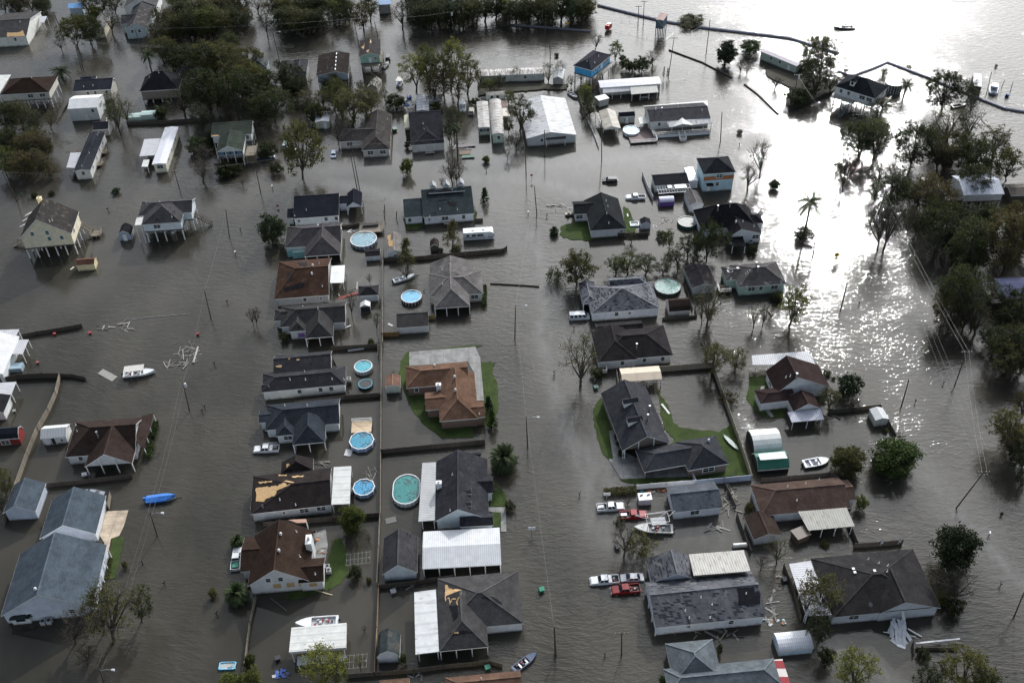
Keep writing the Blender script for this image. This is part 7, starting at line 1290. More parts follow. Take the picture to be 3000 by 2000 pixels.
def stop_sign(t, p, tilt=0):
    g = G(t, p, 0); E = empty('stop_sign', g); q = MB(); q.tube((0,0,-.4),(0,0,1.7),.04); q.build('post', GREYM, E); q = MB(); q.tube((0,-.06,1.9),(0,-.03,1.9),.42, n=8); pl_ = q.build('sign_plate', plain((.4,.02,.03),.4), E)
    tx = bpy.data.curves.new('sign_text','FONT'); tx.body = 'STOP'; tx.size = .3; tx.align_x = 'CENTER'; tx.align_y = 'CENTER'; tx.extrude = .004; to = bpy.data.objects.new('sign_text', tx); C.objects.link(to); to.parent = pl_; to.location = (0,-.068,1.9); to.rotation_euler = (R_(90),0,0); tx.materials.append(WHITE); me_ = bpy.data.meshes.new_from_object(to); o2 = bpy.data.objects.new('sign_text', me_); C.objects.link(o2); o2.parent = pl_; o2.location = to.location; o2.rotation_euler = to.rotation_euler; bpy.data.objects.remove(to); E.rotation_euler = (0, tilt, 0); return E
tag(stop_sign('21',(180,90)),'red stop sign in the middle of the flooded junction','sign'); tag(stop_sign('11',(150,345),1.1),'tilted red stop sign left of the navy-roofed house','sign')
for t, p in (('01',(220,262)),('31',(1500,1002))): g = G(t, p, 0); E = empty('street_sign', g); q = MB(); q.tube((0,0,-.4),(0,0,2.0),.04); q.build('post', GREYM, E); q = MB(); q.box((0,0,2.1),(.9,.03,.22)); q.build('sign_plate', plain((.01,.22,.12),.4), E); tag(E, 'green street name sign ' + ('by the crossarm pole at the left' if t == '01' else 'at the foot of the right-hand oaks'),'sign')
def hoop(t, p, lab, yaw=0):
    g = G(t, p, 0); E = empty('basketball_hoop', g, yaw); tag(E, lab, 'basketball hoop'); q = MB(); q.tube((0,.3,-.5),(0,.3,2.2),.07); q.build('post', GREYM, E); q = MB(); q.box((0,0,2.4),(1.5,.05,.9)); q.build('backboard', WHITE, E); q = MB()
    for i in range(10): q.tube((.23 * math.cos(i * .628),-.3 + .23 * math.sin(i * .628),2.15),(.23 * math.cos(i * .628 + .628),-.3 + .23 * math.sin(i * .628 + .628),2.15),.02, n=4)
    q.build('ring', plain((.5,.1,.02),.5), E)
hoop('23',(182,215),'white-backed basketball hoop standing alone in the street'); hoop('22',(868,1470),'basketball hoop with oval board above the white pickup')
for t, p, k in [('01',(2210,545),'m'),('01',(2160,755),'w'),('01',(2085,1205),'m'),('02',(1968,205),'m'),('02',(1878,600),'m'),('02',(1855,635),'m'),('03',(1508,650),'m'),('22',(388,285),'m'),('22',(388,310),'m'),('22',(622,1400),'m'),('23',(855,1300),'m'),('31',(620,272),'m'),('31',(840,1215),'m'),('32',(1357,545),'m'),('32',(1617,375),'m'),('33',(2035,200),'w'),('33',(2140,660),'m'),('21',(148,390),'w'),('21',(320,408),'m'),('01',(990,355),'m'),('00',(1022,565),'m'),('20',(2090,1330),'m'),('10',(2115,1560),'m'),('11',(148,150),'w'),('03',(1988,925),'m'),('21',(570,1440),'m')]: mailbox(t, p, k)
g = G('20',(885,275),0); E = empty('portable_pump', g, R_(60)); tag(E, 'red portable pump trailer in the water below the pipeline','pump'); q = MB(); q.box((0,0,1.4),(3.0,1.6,1.7)); q.build('housing', plain((.5,.03,.02),.4), E); q = MB(); q.box((.3,0,2.35),(1.4,1.3,.2)); q.build('lid', WHITE, E); q = MB(); q.bar((-1.5,0,.6),(-2.6,0,.5),.15,.15); q.build('tow_bar', DARK, E)
g = G('20',(2140,478),.3); E = empty('half_sunk_car', g, .6)
q = MB(); q.box((0,0,.35),(2.4,1.5,.5),0,0,.7); q.build('roof', plain((.4,.45,.5),.3), E); q = MB(); q.box((0,-.66,.3),(1.6,.05,.3)); q.build('window', GLASS, E); tag(E, 'car sunk to its roof beside the hedge island','car')
rr = random.Random(12)
def scatter(t, cx, cy, rx, ry, n, cols, Ls=(.5,3), what='storm debris board', wd=(.12,.4)):
    for _ in range(n): board(t, (cx + rr.uniform(-rx, rx), cy + rr.uniform(-ry, ry)), rr.uniform(*Ls), rr.uniform(*wd), rr.uniform(0,180), rr.choice(cols), rr.uniform(.04,.2), what)
LT = [(.2,.19,.17),(.14,.13,.12),(.32,.31,.29),(.09,.08,.06)]; DK = [(.06,.05,.04),(.12,.1,.08),(.25,.22,.18)]
scatter('02',1700,110,95,90,22, LT, (1.2,4),'splintered dock board',(.08,.2)); scatter('02',1620,215,110,15,8, LT, (1.5,3.5),'splintered dock board'); scatter('01',1165,1430,45,45,9, LT, (1,3)); scatter('01',960,1440,80,20,7, DK + LT, (.8,2)); scatter('22',2000,1450,45,110,20, LT + DK, (2,5),'scrap lumber'); scatter('23',1880,130,90,25,9, LT, (1.5,4),'scrap lumber')
scatter('23',2370,850,40,150,16, LT, (.8,3),'heaped white debris'); scatter('23',1800,1110,350,40,16, DK + LT, (.8,3.5),'debris board'); scatter('10',1400,950,50,40,10,[(.5,.5,.48),(.6,.6,.6),(.05,.15,.4)],(1,2.2),'yard junk panel',(.7,1.3)); scatter('11',870,555,30,12,7,[(.6,.6,.6)],(.5,1.2),'torn white foam'); scatter('11',860,1100,110,50,8, LT, (1,3)); board('11',(850,1150),6,.9,20,(.22,.04,.03),.15,'red fallen metal sheet')
scatter('12',600,1115,60,25,6, LT, (1,3)); scatter('12',1050,1215,55,45,9, LT, (1.5,3.5),'bent pool ladder piece',(.06,.12)); scatter('13',600,290,40,110,14, LT + DK + [(.6,.2,.05)],(.3,1.4),'patio clutter',(.2,.6)); scatter('13',220,1500,100,50,14,[(.04,.04,.05),(.5,.5,.5),(.05,.12,.4)],(.3,1.5),'floating yard junk',(.2,.6)); scatter('13',1400,690,200,18,10, LT + DK, (.5,2))
board('13',(610,735),4.4,.2,-20,(.4,.35,.22),.1); board('13',(205,845),5,.18,-42,(.12,.11,.1),.1); scatter('13',1450,1490,80,30,8,[(.3,.3,.32),(.1,.12,.1)],(.6,2)); scatter('32',600,700,60,15,6, DK, (1,3)); scatter('32',-60,700,100,60,7, LT, (1,3.4),'downed branch',(.08,.15)); scatter('33',90,640,40,70,8, DK + [(.4,.4,.4)],(.5,1.6)); scatter('33',70,1020,80,25,6,[(.3,.5,.6),(.2,.1,.05),(.5,.5,.5)],(.5,1.2),'yard junk',(.3,.7))
scatter('22',1300,1380,120,12,9,[(.05,.3,.35),(.4,.12,.03),(.4,.4,.4)],(.3,1.0),'toy and tub clutter',(.2,.6)); scatter('21',1430,450,50,25,6, LT, (.6,2.4)); scatter('21',1330,520,35,25,7,[(.5,.5,.5)],(.3,.9)); scatter('21',430,325,90,6,6, LT, (1,3)); scatter('01',60,1560,40,30,6, LT, (1,2.4)); scatter('00',630,1350,80,50,9, DK + [(.3,.12,.04)],(1,3),'tangled branch',(.06,.15)); scatter('32',1210,860,30,20,6, DK, (.8,2)); scatter('00',335,300,50,25,6,[(.5,.5,.5)],(1,2.2),'broken white railing',(.1,.2))
scatter('10',1900,1350,90,30,9, LT + DK, (1.5,4),'wrecked dock plank'); board('10',(1930,1345),6,1.4,3,(.22,.2,.2),.3,'grey floating dock'); board('10',(1920,1410),3.6,2.2,3,(.16,.11,.07),.3,'brown floating deck'); board('10',(1950,1445),4.0,1.8,2,(.08,.16,.12),.35,'green floating platform'); board('02',(990,312),5.2,1.8,-34,(.3,.29,.26),.12,'grey floating pallet'); board('12',(850,1025),1.9,1.6,80,(.5,.5,.5),.15,'crumpled white sheet'); board('12',(1065,60),1,.3,0,(.5,.3,.1),.1) if False else None
board('22',(1410,625),3.4,.5,-65,(.6,.6,.6),.25,'white fallen board'); board('21',(1062,415),1.6,.4,90,(.6,.6,.6),.25,'white board on grass'); board('11',(1235,1417),1.6,.5,-35,(.6,.6,.6),.1,'white floating foam board'); board('11',(820,1447),3.2,.4,30,(.6,.6,.62),.15,'long white fallen post'); board('33',(1550,1205),8.5,.3,5,(.6,.6,.62),.9,'long white gutter pipe'); board('13',(1240,75),2.2,1.5,15,(.12,.12,.11),.1,'square frame'); board('12',(920,80),4,.6,8,(.5,.5,.5),.2,'white upturned canoe'); board('23',(1165,30),.3,.3,0,(.4,.4,.4),.1) if False else None
g = G('22',(2010,930),.25); q = MB(); P = [(-2.7,0),(-1.6,-.42),(0,-.55),(1.6,-.42),(2.7,0),(1.6,.42),(0,.55),(-1.6,.42)]; q.poly([(x, y, .25 if abs(x) < 2 else .3) for x, y in P]); q.poly([(x * .85, y * .6,.02) for x, y in P[::-1]])
for i in range(8): a, b = P[i], P[(i + 1) % 8]; q.poly([(a[0], a[1],.27),(b[0], b[1],.27),(b[0] * .85, b[1] * .6,.02),(a[0] * .85, a[1] * .6,.02)])
o = q.build('kayak', plain((.25,.32,.28),.4)); o.location = g; o.rotation_euler = (0,0, R_(118)); tag(o, 'upturned pale green canoe on the lawn inside the tan fence','canoe')
g = G('23',(2095,300),.6); q = MB(); q.tube((-1.4,0,.5),(1.4,0,.5),.5, n=14); o = q.build('propane_tank', plain((.6,.59,.55),.4)); o.location = (g.x, g.y, 0); o.rotation_euler = (0,0, R_(3)); tag(o, 'cream horizontal propane tank by the leaning fence','tank')
g = G('22',(1218,1455),.6); E = empty('utility_box',(g.x, g.y, 0), R_(3)); tag(E, 'white covered box trailer with two dark roof items beside the hedge','trailer'); q = MB(); q.box((0,0,.9),(2.7,1.9,1.7)); q.build('body', plain((.6,.6,.62),.5), E); q = MB(); q.box((0,0,1.78),(2.8,2.0,.08)); q.build('lid', WHITE, E)
for x in (-.7,.8): q = MB(); q.box((x, .3,1.9),(.7,.25,.15),.5); q.build('roof_item', DARK, E)
for t, p, c_, wn in [('10',(1270,1195),(.02,.12,.09),'green dumpster'),('23',(265,712),(.03,.25,.15),'floating green bin tipped on its side'),('33',(145,620),(.06,.06,.07),'black appliance stand with white top'),('13',(1255,730),(.35,.35,.38),'grey plastic storage tub'),('13',(2120,1425),(.03,.18,.12),'green bin'),('02',(775,1228),(.6,.6,.62),'white chest cooler'),('01',(500,1500),(.35,.02,.03),'red riding mower'),('01',(825,1490),(.38,.02,.03),'red and white mower'),('01',(1815,1500),(.3,.03,.03),'red cart with cyan float'),('02',(345,195),(.28,.08,.07),'pink-red floating mower'),('03',(2285,1430),(.1,.1,.11),'grey wagon'),('22',(765,425),(.05,.16,.13),'green overturned bin'),('23',(965,325),(.03,.03,.03),'black wheeled cart'),('30',(2195,880),(.02,.06,.25),'blue drum'),('10',(1405,905),(.02,.08,.35),'row of blue drums'),('13',(195,1340),(.05,.05,.055),'grey riding mower'),('02',(130,640),(.3,.3,.3),'grey covered grill'),('00',(590,60),(.02,.1,.4),'blue bin')][:-1]: bin_(t, p, c_, wn, 1.2 if 'dumpster' in wn or 'drums' in wn else (.55 if 'red' in wn else .85), name=wn.split()[-1] if wn.split()[-1].isalpha() and wn.split()[-1] not in ('side','top','float') else 'bin', tilt=.25)
# swing arch / trellis frames
for t, p, lab, yw in (('13',(940,440),'white lattice pergola frame fallen beside a vine',5),('13',(900,1385),'thin white frame half under water by the yellow tree',3)):
    g = G(t, p, 0); E = empty('pergola_frame',(g.x, g.y, 0), R_(yw)); tag(E, lab, 'pergola'); q = MB(); q_ = .55
    for k in range(7): q.bar((-2.4 + k * .8,-1.4,.5),(-2.3 + k * .8,1.5,.8),.045,.045)
    for y in (-1.2,0,1.3): q.bar((-2.5, y, .45 + .1 * y),(2.5, y, .55 + .1 * y),.045,.045)
    q.build('slats', plain((.28,.28,.24),.7), E)
    for x in (-2.3,2.3): q = MB(); q.box((x, 0,.1),(.1,.1,1.0)); q.build('post', TRIM, E)
g = G('30',(760,640),0); E = empty('boat_lift',(g.x, g.y, 0), R_(-20)); tag(E, 'dark boat lift frame in the lake beside the cypress','boat lift')
for x in (-3,3):
    for y in (-2.2,2.2): q = MB(); q.tube((x, y, -.5),(x, y, 3.4),.12); q.build('pile', LOG, E)
q = MB(); q.bar((-3.2,-2.2,3.4),(3.2,-2.2,3.4),.2,.2); q.bar((-3.2,2.2,3.4),(3.2,2.2,3.4),.2,.2); q.build('beam', LOG, E)
# people: crew of the speeding boat
def person(loc, h, top, label, sit=False):
    me_ = bpy.data.meshes.new('body'); s = h / 1.75; V = [(0,0,.92),(0,0,1.18),(0,0,1.42),(0,0,1.53),(0,0,1.66),(-.1,0,.9),(-.12,.03,.48),(-.13,0,.06),(-.13,-.14,.03),(.1,0,.9),(.12,.03,.48),(.13,0,.06),(.13,-.14,.03),(-.2,0,1.4),(-.28,-.05,1.13),(-.25,-.22,.98),(.2,0,1.4),(.28,-.05,1.13),(.25,-.22,.98)]
    Ed = [(0,1),(1,2),(2,3),(3,4),(0,5),(5,6),(6,7),(7,8),(0,9),(9,10),(10,11),(11,12),(2,13),(13,14),(14,15),(2,16),(16,17),(17,18)]
    if sit: V = [(x, y - (.4 if 5 < i < 13 else 0), z - .42 if not 5 < i < 13 or True else z) if i not in (6,10) else (x, y - .42,.5) for i, (x, y, z) in enumerate(V)]; V = [(x, y, max(z, .05)) for x, y, z in V]
    R3 = [.15,.14,.16,.06,.1,.1,.07,.05,.045,.1,.07,.05,.045,.07,.05,.035,.07,.05,.035]
    me_.from_pydata([(x * s, y * s, z * s) for x, y, z in V], Ed, []); o = bpy.data.objects.new('person', me_); C.objects.link(o); o.modifiers.new('skin','SKIN'); me_.skin_vertices.new() if not me_.skin_vertices else None
    for v, r_ in zip(me_.skin_vertices[0].data, R3): v.radius = (r_ * s, r_ * s * .8)
    me_.skin_vertices[0].data[0].use_root = True; sb_ = o.modifiers.new('sub','SUBSURF'); sb_.levels = sb_.render_levels = 1; me_.materials.append(plain(top, .8)); o.location = loc; tag(o, label, 'person')
    return o
bt = G('30',(700,255),.4)
for k, (dx, dy, st, lb) in enumerate(((2.7,.1, True, 'person in dark clothes seated at the stern of the speeding boat'),(.3,.3, False, 'person in dark clothes standing amidships on the speeding boat'),(-1.0,-.2, True, 'person in dark clothes seated just forward of the standing one'),(-2.2,.2, True, 'person in dark clothes seated nearest the bow of the speeding boat'))): person((bt.x + dx, bt.y + dy, .35),1.75,(.03,.03,.032), lb, st)
# ================================================================== TREES
def TT(t, rows):
    for r in rows: tree(t, r[0], r[1], r[2], *r[3:])
FOR = 'forest trees at the top left'
TT('00',[((1450,430),(1430,170),200,'sparse','dark'),((1600,400),(1590,90),230,'tall','olive'),((1750,380),(1740,60),230,'tall','dark'),((1900,370),(1900,40),240,'tall','green'),((2010,350),(2010,60),240,'tall','olive'),((2110,290),(2120,20),220,'tall','dark'),((1550,290),(1550,40),230,'sparse','brown'),((1700,240),(1690,-20),240,'tall','dark'),((1850,230),(1860,-50),240,'tall','olive'),((2050,190),(2050,-60),240,'tall','brown'),((2200,150),(2210,-90),220,'loose','dark'),((1950,110),(1950,-140),240,'tall','dark'),((1650,110),(1650,-120),240,'tall','olive'),
  ((50,130),(40,-60),170,'loose','dark'),((180,125),(170,-70),180,'loose','dark'),((300,115),(300,-60),180,'loose','brown'),((390,90),(380,-60),140,'loose','dark'),((720,450),(690,110),340,'oak','olive'),((850,420),(800,120),260,'oak','dark'),((820,130),(820,-60),190,'loose','dark'),((950,120),(950,-60),200,'loose','dark'),((1060,130),(1060,-50),170,'loose','dark'),((880,170),(880,40),150,'bush','green'),((1035,320),(1010,60),190,'sparse','dark'),((570,470),(545,345),120,'sparse','dark'),
  ((1115,1240),(1010,830),230,'sparse','green'),((1175,1140),(1150,900),200,'sparse','olive'),((1060,1130),(1040,950),180,'loose','dark'),
  ((60,1220),(60,920),260,'oak','dark'),((210,1190),(200,920),260,'loose','olive'),((330,1210),(320,980),200,'sparse','dark'),((470,1190),(470,1020),150,'sparse','olive'),((100,1420),(90,1180),280,'oak','dark'),((260,1450),(250,1200),280,'oak','brown'),((400,1430),(400,1210),240,'loose','brown'),((60,1600),(60,1340),280,'oak','green'),((210,1640),(210,1390),300,'oak','brown'),((360,1600),(360,1370),240,'loose','brown'),
  ((1900,780),(1900,400),430,'oak','dark'),((2110,800),(2080,420),420,'oak','olive'),((1930,1040),(1800,620),480,'oak','dark'),((2190,1060),(2190,600),480,'oak','dark'),((2310,900),(2300,560),340,'oak','olive'),((1700,1070),(1640,800),330,'sparse','dark'),((1850,1200),(1830,950),260,'loose','dark'),((1490,1090),(1440,990),110,'bush','dark'),((1810,1400),(1810,1240),210,'bush','palm'),((1870,1510),(1850,1340),220,'bare','brown'),((1960,1330),(1960,1180),150,'bush','dark'),((2080,1600),(2080,1500),200,'bush','dark')])
palm('00',(580,730),(530,635),190,'windblown palm behind the brown-hipped stilt house'); palm('00',(1392,655),(1372,495),150,'palm beyond the charcoal hip house chimney'); palm('00',(1628,640),(1612,560),115,'small palm right of the taller palm beyond the charcoal roof'); palm('00',(1480,1080),(1450,1005),110)
TT('01',[((1862,105),(1850,-90),260,'bare','brown'),((320,240),(320,205),70,'bush','dark','small floating dark shrub left of its twin near the green street sign'),((475,220),(475,190),70,'bush','dark','small dark shrub top above the cream house roof'),((1068,205),(1068,165),85,'bush','cone','lone dark shrub top in open water'),((2100,30),(2080,-60),240,'bush','dark'),((2230,140),(2220,70),90,'bare','brown'),((2330,1420),(2320,1270),110,'bare','brown','small leafless tree standing in the left street')])
TT('10',[((110,350),(60,70),150,'sparse','dark'),((20,120),(20,-60),200,'sparse','dark'),((250,310),(250,50),230,'tall','dark'),((380,320),(380,60),230,'tall','olive'),((500,310),(500,70),230,'tall','dark'),((610,300),(610,60),210,'loose','dark'),((310,200),(310,-60),220,'tall','olive'),((450,190),(450,-60),230,'tall','dark'),((590,160),(590,-80),220,'tall','dark'),((190,160),(190,-80),200,'tall','brown'),((720,190),(720,-30),180,'loose','green'),((800,140),(800,-50),150,'loose','dark'),((860,240),(850,20),120,'loose','dark'),((990,290),(970,0),160,'tall','brown'),((1050,200),(1040,-50),150,'tall','dark'),
  ((1345,275),(1300,30),230,'bare','dark'),((1440,270),(1430,20),160,'sparse','dark'),((1520,290),(1510,40),180,'tall','dark'),((1610,270),(1600,10),190,'tall','dark'),((1700,260),(1700,0),200,'tall','dark'),((1800,230),(1800,-20),200,'tall','cone'),((1900,240),(1900,0),200,'tall','dark'),((2000,230),(2000,-30),210,'tall','olive'),((2100,200),(2100,-50),210,'tall','dark'),((2200,180),(2200,-70),210,'tall','dark'),((2310,150),(2310,-60),200,'loose','lime'),((1400,130),(1400,-60),170,'loose','dark'),((1560,120),(1560,-80),200,'tall','dark'),((1750,110),(1750,-90),200,'tall','dark'),((1950,110),(1950,-100),200,'tall','dark'),
  ((340,880),(350,570),330,'oak','dark'),((80,900),(70,620),340,'oak','dark'),((180,1120),(170,780),360,'oak','dark'),((40,1130),(40,880),260,'oak','dark'),((210,650),(200,540),90,'loose','dark'),((100,1450),(90,1290),190,'bush','dark'),((190,1590),(180,1500),130,'bush','dark'),
  ((1470,850),(1420,480),260,'loose','lime','yellow-green tree at the left end of the canal grove'),((1600,840),(1610,430),280,'loose','green'),((1720,870),(1700,450),270,'loose','olive'),((1790,840),(1870,330),260,'loose','lime','tallest yellow-green tree of the canal grove'),((1940,860),(1960,500),260,'loose','olive'),((1660,960),(1650,640),240,'loose','brown'),((1850,960),(1850,600),240,'loose','olive'),((1560,640),(1560,400),190,'loose','green'),((2060,800),(2050,640),130,'sparse','dark'),
  ((2145,850),(2135,715),150,'loose','green'),((2235,820),(2225,690),150,'loose','dark'),((2010,970),(2010,900),90,'bush','dark'),((720,1010),(770,720),260,'loose','green'),((800,1080),(800,800),300,'loose','olive'),((880,1160),(900,820),380,'loose','olive'),((1010,1080),(1030,800),300,'loose','olive'),((620,980),(610,830),200,'loose','olive'),((460,960),(450,830),220,'loose','brown'),((560,1120),(540,920),180,'bush','dark'),((1185,930),(1190,810),100,'sparse','green'),((960,830),(950,740),90,'loose','dark'),((1290,990),(1270,870),200,'bush','dark','dark uprooted bush on the bank left of the striped shelter'),
  ((430,1640),(430,1080),400,'willow','olive','huge olive willow standing in the water by two parked cars'),((1820,1260),(1830,970),200,'loose','dark'),((1780,1330),(1780,1130),120,'loose','dark'),((1810,1700),(1800,1450),240,'bare','olive'),((2115,1490),(2115,1435),75,'mag','green','small round tree in the oily sheen'),((1390,1600),(1390,1450),120,'bush','green'),((1395,1360),(1395,1290),70,'bush','dark'),((2320,960),(2320,820),110,'loose','green'),((2320,1220),(2320,1080),120,'loose','dark'),((2310,1470),(2300,1360),90,'sparse','dark'),((1660,1000),(1670,920),110,'bush','green'),((1490,1020),(1480,960),60,'bush','dark'),((760,1330),(740,1160),120,'bare','dark')])
palm('10',(1855,1480),(1850,1170),110,'tall slim palm between the pole and joined trailers')
TT('20',[((40,230),(40,-30),220,'tall','dark'),((150,225),(150,-40),220,'tall','dark'),((250,230),(250,-20),200,'tall','olive'),((360,235),(360,-10),220,'tall','dark'),((450,200),(450,-60),220,'tall','dark'),((540,210),(540,-60),220,'tall','cone'),((640,200),(640,-30),220,'tall','olive'),((700,150),(710,-50),200,'loose','green'),((300,130),(300,-100),220,'tall','dark'),((760,465),(805,310),150,'bare','dark'),((945,545),(950,370),160,'loose','green','round green tree at the corner of the bright blue house'),((1015,560),(1020,500),70,'bush','dark'),((1050,650),(1050,540),120,'bush','dark'),((1110,660),(1110,550),110,'bush','dark'),((1195,660),(1190,520),140,'bush','palm'),((1292,600),(1290,470),180,'bare','dark'),((1295,690),(1300,600),70,'sparse','lime'),
  ((330,780),(320,560),160,'sparse','olive'),((440,720),(430,550),130,'sparse','dark'),((40,740),(40,610),130,'sparse','olive'),((540,800),(540,690),120,'sparse','green'),((640,760),(640,640),130,'sparse','dark'),((680,960),(670,750),150,'loose','lime'),((720,1080),(720,880),140,'loose','dark'),((690,1020),(690,820),120,'loose','dark'),((70,1200),(90,880),260,'loose','dark'),((190,1150),(190,1010),160,'loose','dark'),((40,1380),(40,1200),180,'sparse','dark'),((0,950),(0,850),80,'loose','green'),
  ((1960,600),(1970,370),190,'mag','mag','dark round tree standing alone in the lake glare'),((2190,490),(2200,370),200,'bush','hedge','thick green hedge island beside the sunken car'),((2095,670),(2095,560),110,'sparse','dark'),((2160,680),(2160,600),90,'bare','dark'),((2270,1640),(2270,1290),220,'bare','dark'),((1640,215),(1640,160),260,'bush','olive'),((1390,730),(1392,610),30,'cyp','dark'),((1425,730),(1420,620),30,'cyp','dark'),((2090,1230),(2090,1190),60,'bush','dark'),((410,520),(410,490),50,'bush','dark')])
TT('30',[((470,740),(470,300),380,'oak','dark','great dark cypress on the lake bank left of the stilt house'),((430,880),(430,610),300,'loose','dark'),((560,860),(600,640),220,'loose','dark'),((290,960),(270,820),230,'bush','dark'),((350,640),(340,540),200,'bush','dark'),((60,820),(60,710),170,'bare','dark'),((1600,1010),(1600,640),360,'oak','dark'),((1850,900),(1820,720),230,'loose','dark'),((1860,1040),(1880,840),200,'sparse','dark'),((1815,1310),(1880,980),330,'sparse','dark'),((1000,1080),(1050,910),330,'loose','dark'),((980,1250),(1080,1080),300,'loose','green'),((830,1440),(760,1100),350,'oak','dark'),((970,1470),(1010,1150),300,'loose','dark'),((1310,1540),(1380,1130),430,'oak','dark'),((1620,1560),(1580,1320),250,'loose','dark'),((1890,1640),(1880,1280),430,'oak','dark'),((2190,1660),(2180,1350),300,'oak','olive'),((700,1600),(690,1380),240,'sparse','dark'),((1290,630),(1290,600),50,'bush','dark'),((2095,615),(2100,590),30,'bush','dark')])
palm('30',(1050,700),(1050,650),110,'windblown palm tuft behind the lake house roof'); palm('30',(1240,900),(1290,765),130,'bent palm in the glare right of the raised pool')
TT('31',[((690,190),(680,-120),210,'bare','dark'),((1000,160),(1010,-80),240,'sparse','dark'),((1150,150),(1150,-60),200,'bare','dark'),((1000,740),(1000,330),260,'bare','dark'),((1060,730),(1230,250),320,'sparse','dark'),((1280,580),(1290,430),130,'sparse','dark'),((1380,620),(1350,360),220,'sparse','dark'),((1580,700),(1560,330),420,'oak','dark'),((1880,900),(1820,430),540,'oak','dark'),((2180,900),(2130,360),560,'oak','brown'),((2340,720),(2340,260),430,'oak','brown'),((1900,240),(1890,-70),360,'oak','dark'),((1640,330),(1640,170),260,'loose','dark'),((1500,420),(1500,240),220,'loose','dark'),((1350,300),(1350,130),200,'sparse','dark'),((980,260),(980,140),180,'sparse','olive'),((1760,1350),(1720,860),480,'oak','dark'),((2020,1260),(2040,1000),300,'sparse','dark'),((2230,1480),(2230,1260),300,'oak','dark'),((2080,1640),(2080,1450),320,'oak','dark'),((2250,760),(2240,520),300,'loose','brown'),((1700,800),(1700,560),300,'loose','dark'),((1540,1560),(1680,1290),120,'bare','brown'),
  ((190,1430),(310,1050),290,'loose','lime','bright yellow-green tree rooted in the shining channel'),((30,1350),(40,1270),190,'sparse','olive'),((80,1190),(70,1110),130,'bush','dark'),((55,160),(55,85),95,'mag','mag','small dark globe shrub alone in the glare')])
palm('31',(325,610),(355,270),240,'full date palm rising from the bright channel'); TT('31',[((320,620),(320,520),180,'bush','dark','dark bush ring at the foot of the date palm')])
TT('21',[((600,1050),(620,740),340,'willow','olive','large windblown olive tree toppling by the street corner'),((400,1020),(380,900),200,'fallen','dark'),((960,950),(980,780),220,'loose','green'),((1070,950),(1100,750),250,'loose','green'),((1220,960),(1220,790),260,'loose','dark'),((1380,950),(1370,860),160,'loose','dark'),((1450,720),(1440,520),120,'loose','green'),((1100,660),(1080,560),150,'sparse','dark'),((1380,620),(1370,560),110,'bush','dark'),((1790,830),(1850,470),330,'oak','dark','big dark oak in front of the large black-roofed house'),((1620,800),(1620,560),230,'loose','dark'),((1520,920),(1460,700),200,'loose','dark'),((1680,900),(1680,780),190,'loose','dark'),((1960,700),(1960,560),150,'loose','dark'),
  ((1790,1420),(1830,1040),330,'sparse','olive','tall forked thin tree beside the brown barn shed'),((1740,1410),(1700,1180),160,'bare','brown'),((1820,1400),(1810,1250),110,'loose','lime'),((2220,1450),(2250,1230),150,'sparse','olive'),((2300,1430),(2320,1230),120,'bare','dark'),((2165,190),(2200,-60),210,'bare','dark'),((2280,440),(2285,350),60,'sparse','dark'),((940,1160),(940,1120),40,'bush','dark'),((2200,750),(2210,680),110,'bush','dark')])
palm('21',(380,585),(380,465),80,'small sabal palm alone near the lawn knoll', fan=True)
TT('11',[((155,660),(140,405),250,'mag','mag','dark magnolia standing in the street left of the grey hip house'),((1390,900),(1385,610),190,'cyp','olive','pale feathery tree beside the plywood-patched shed'),((1390,1000),(1395,850),170,'bare','brown'),((1805,745),(1820,440),190,'cyp','brown','tapering brownish cypress left of the travel trailer'),((1840,745),(1840,690),110,'bush','dark'),((2105,285),(2105,155),105,'cone','cone','dark cone-shaped evergreen in open water'),((1700,745),(1700,705),50,'bush','dark'),((885,1350),(880,1120),110,'bare','brown'),((1110,1500),(1110,1290),90,'bare','green'),((10,1430),(15,1250),100,'bare','brown'),((780,1560),(770,1450),110,'bare','brown'),((260,1560),(260,1490),90,'bush','dark'),((1060,1600),(1050,1540),70,'bush','green'),((1720,170),(1715,70),80,'bare','dark'),((1850,130),(1860,-60),230,'bare','olive'),((1050,1050),(1045,950),70,'bare','dark')])
TT('22',[((628,412),(640,-60),400,'sparse','olive','tall thinned tree at the roadside right of the centre street'),((1830,300),(1960,30),300,'loose','olive','uprooted leafy tree leaning over the tan fence corner'),((2050,250),(2100,90),240,'loose','olive'),((1770,180),(1770,-30),180,'bare','dark'),((1990,550),(1990,470),200,'fallen','brown'),((960,900),(960,850),50,'bush','cone'),((975,960),(975,910),50,'bush','cone'),((1000,1060),(1000,990),60,'bush','cone'),((880,560),(880,510),60,'bush','dark'),((2170,1560),(2170,1490),90,'bush','olive'),((1060,1500),(1060,1450),90,'bare','dark'),((780,330),(790,240),120,'bush','dark')])
hedge('22',[(840,1395),(1140,1370)],.3,2.2,1.2,'long brown-green hedge in front of the white vinyl fence','olive')
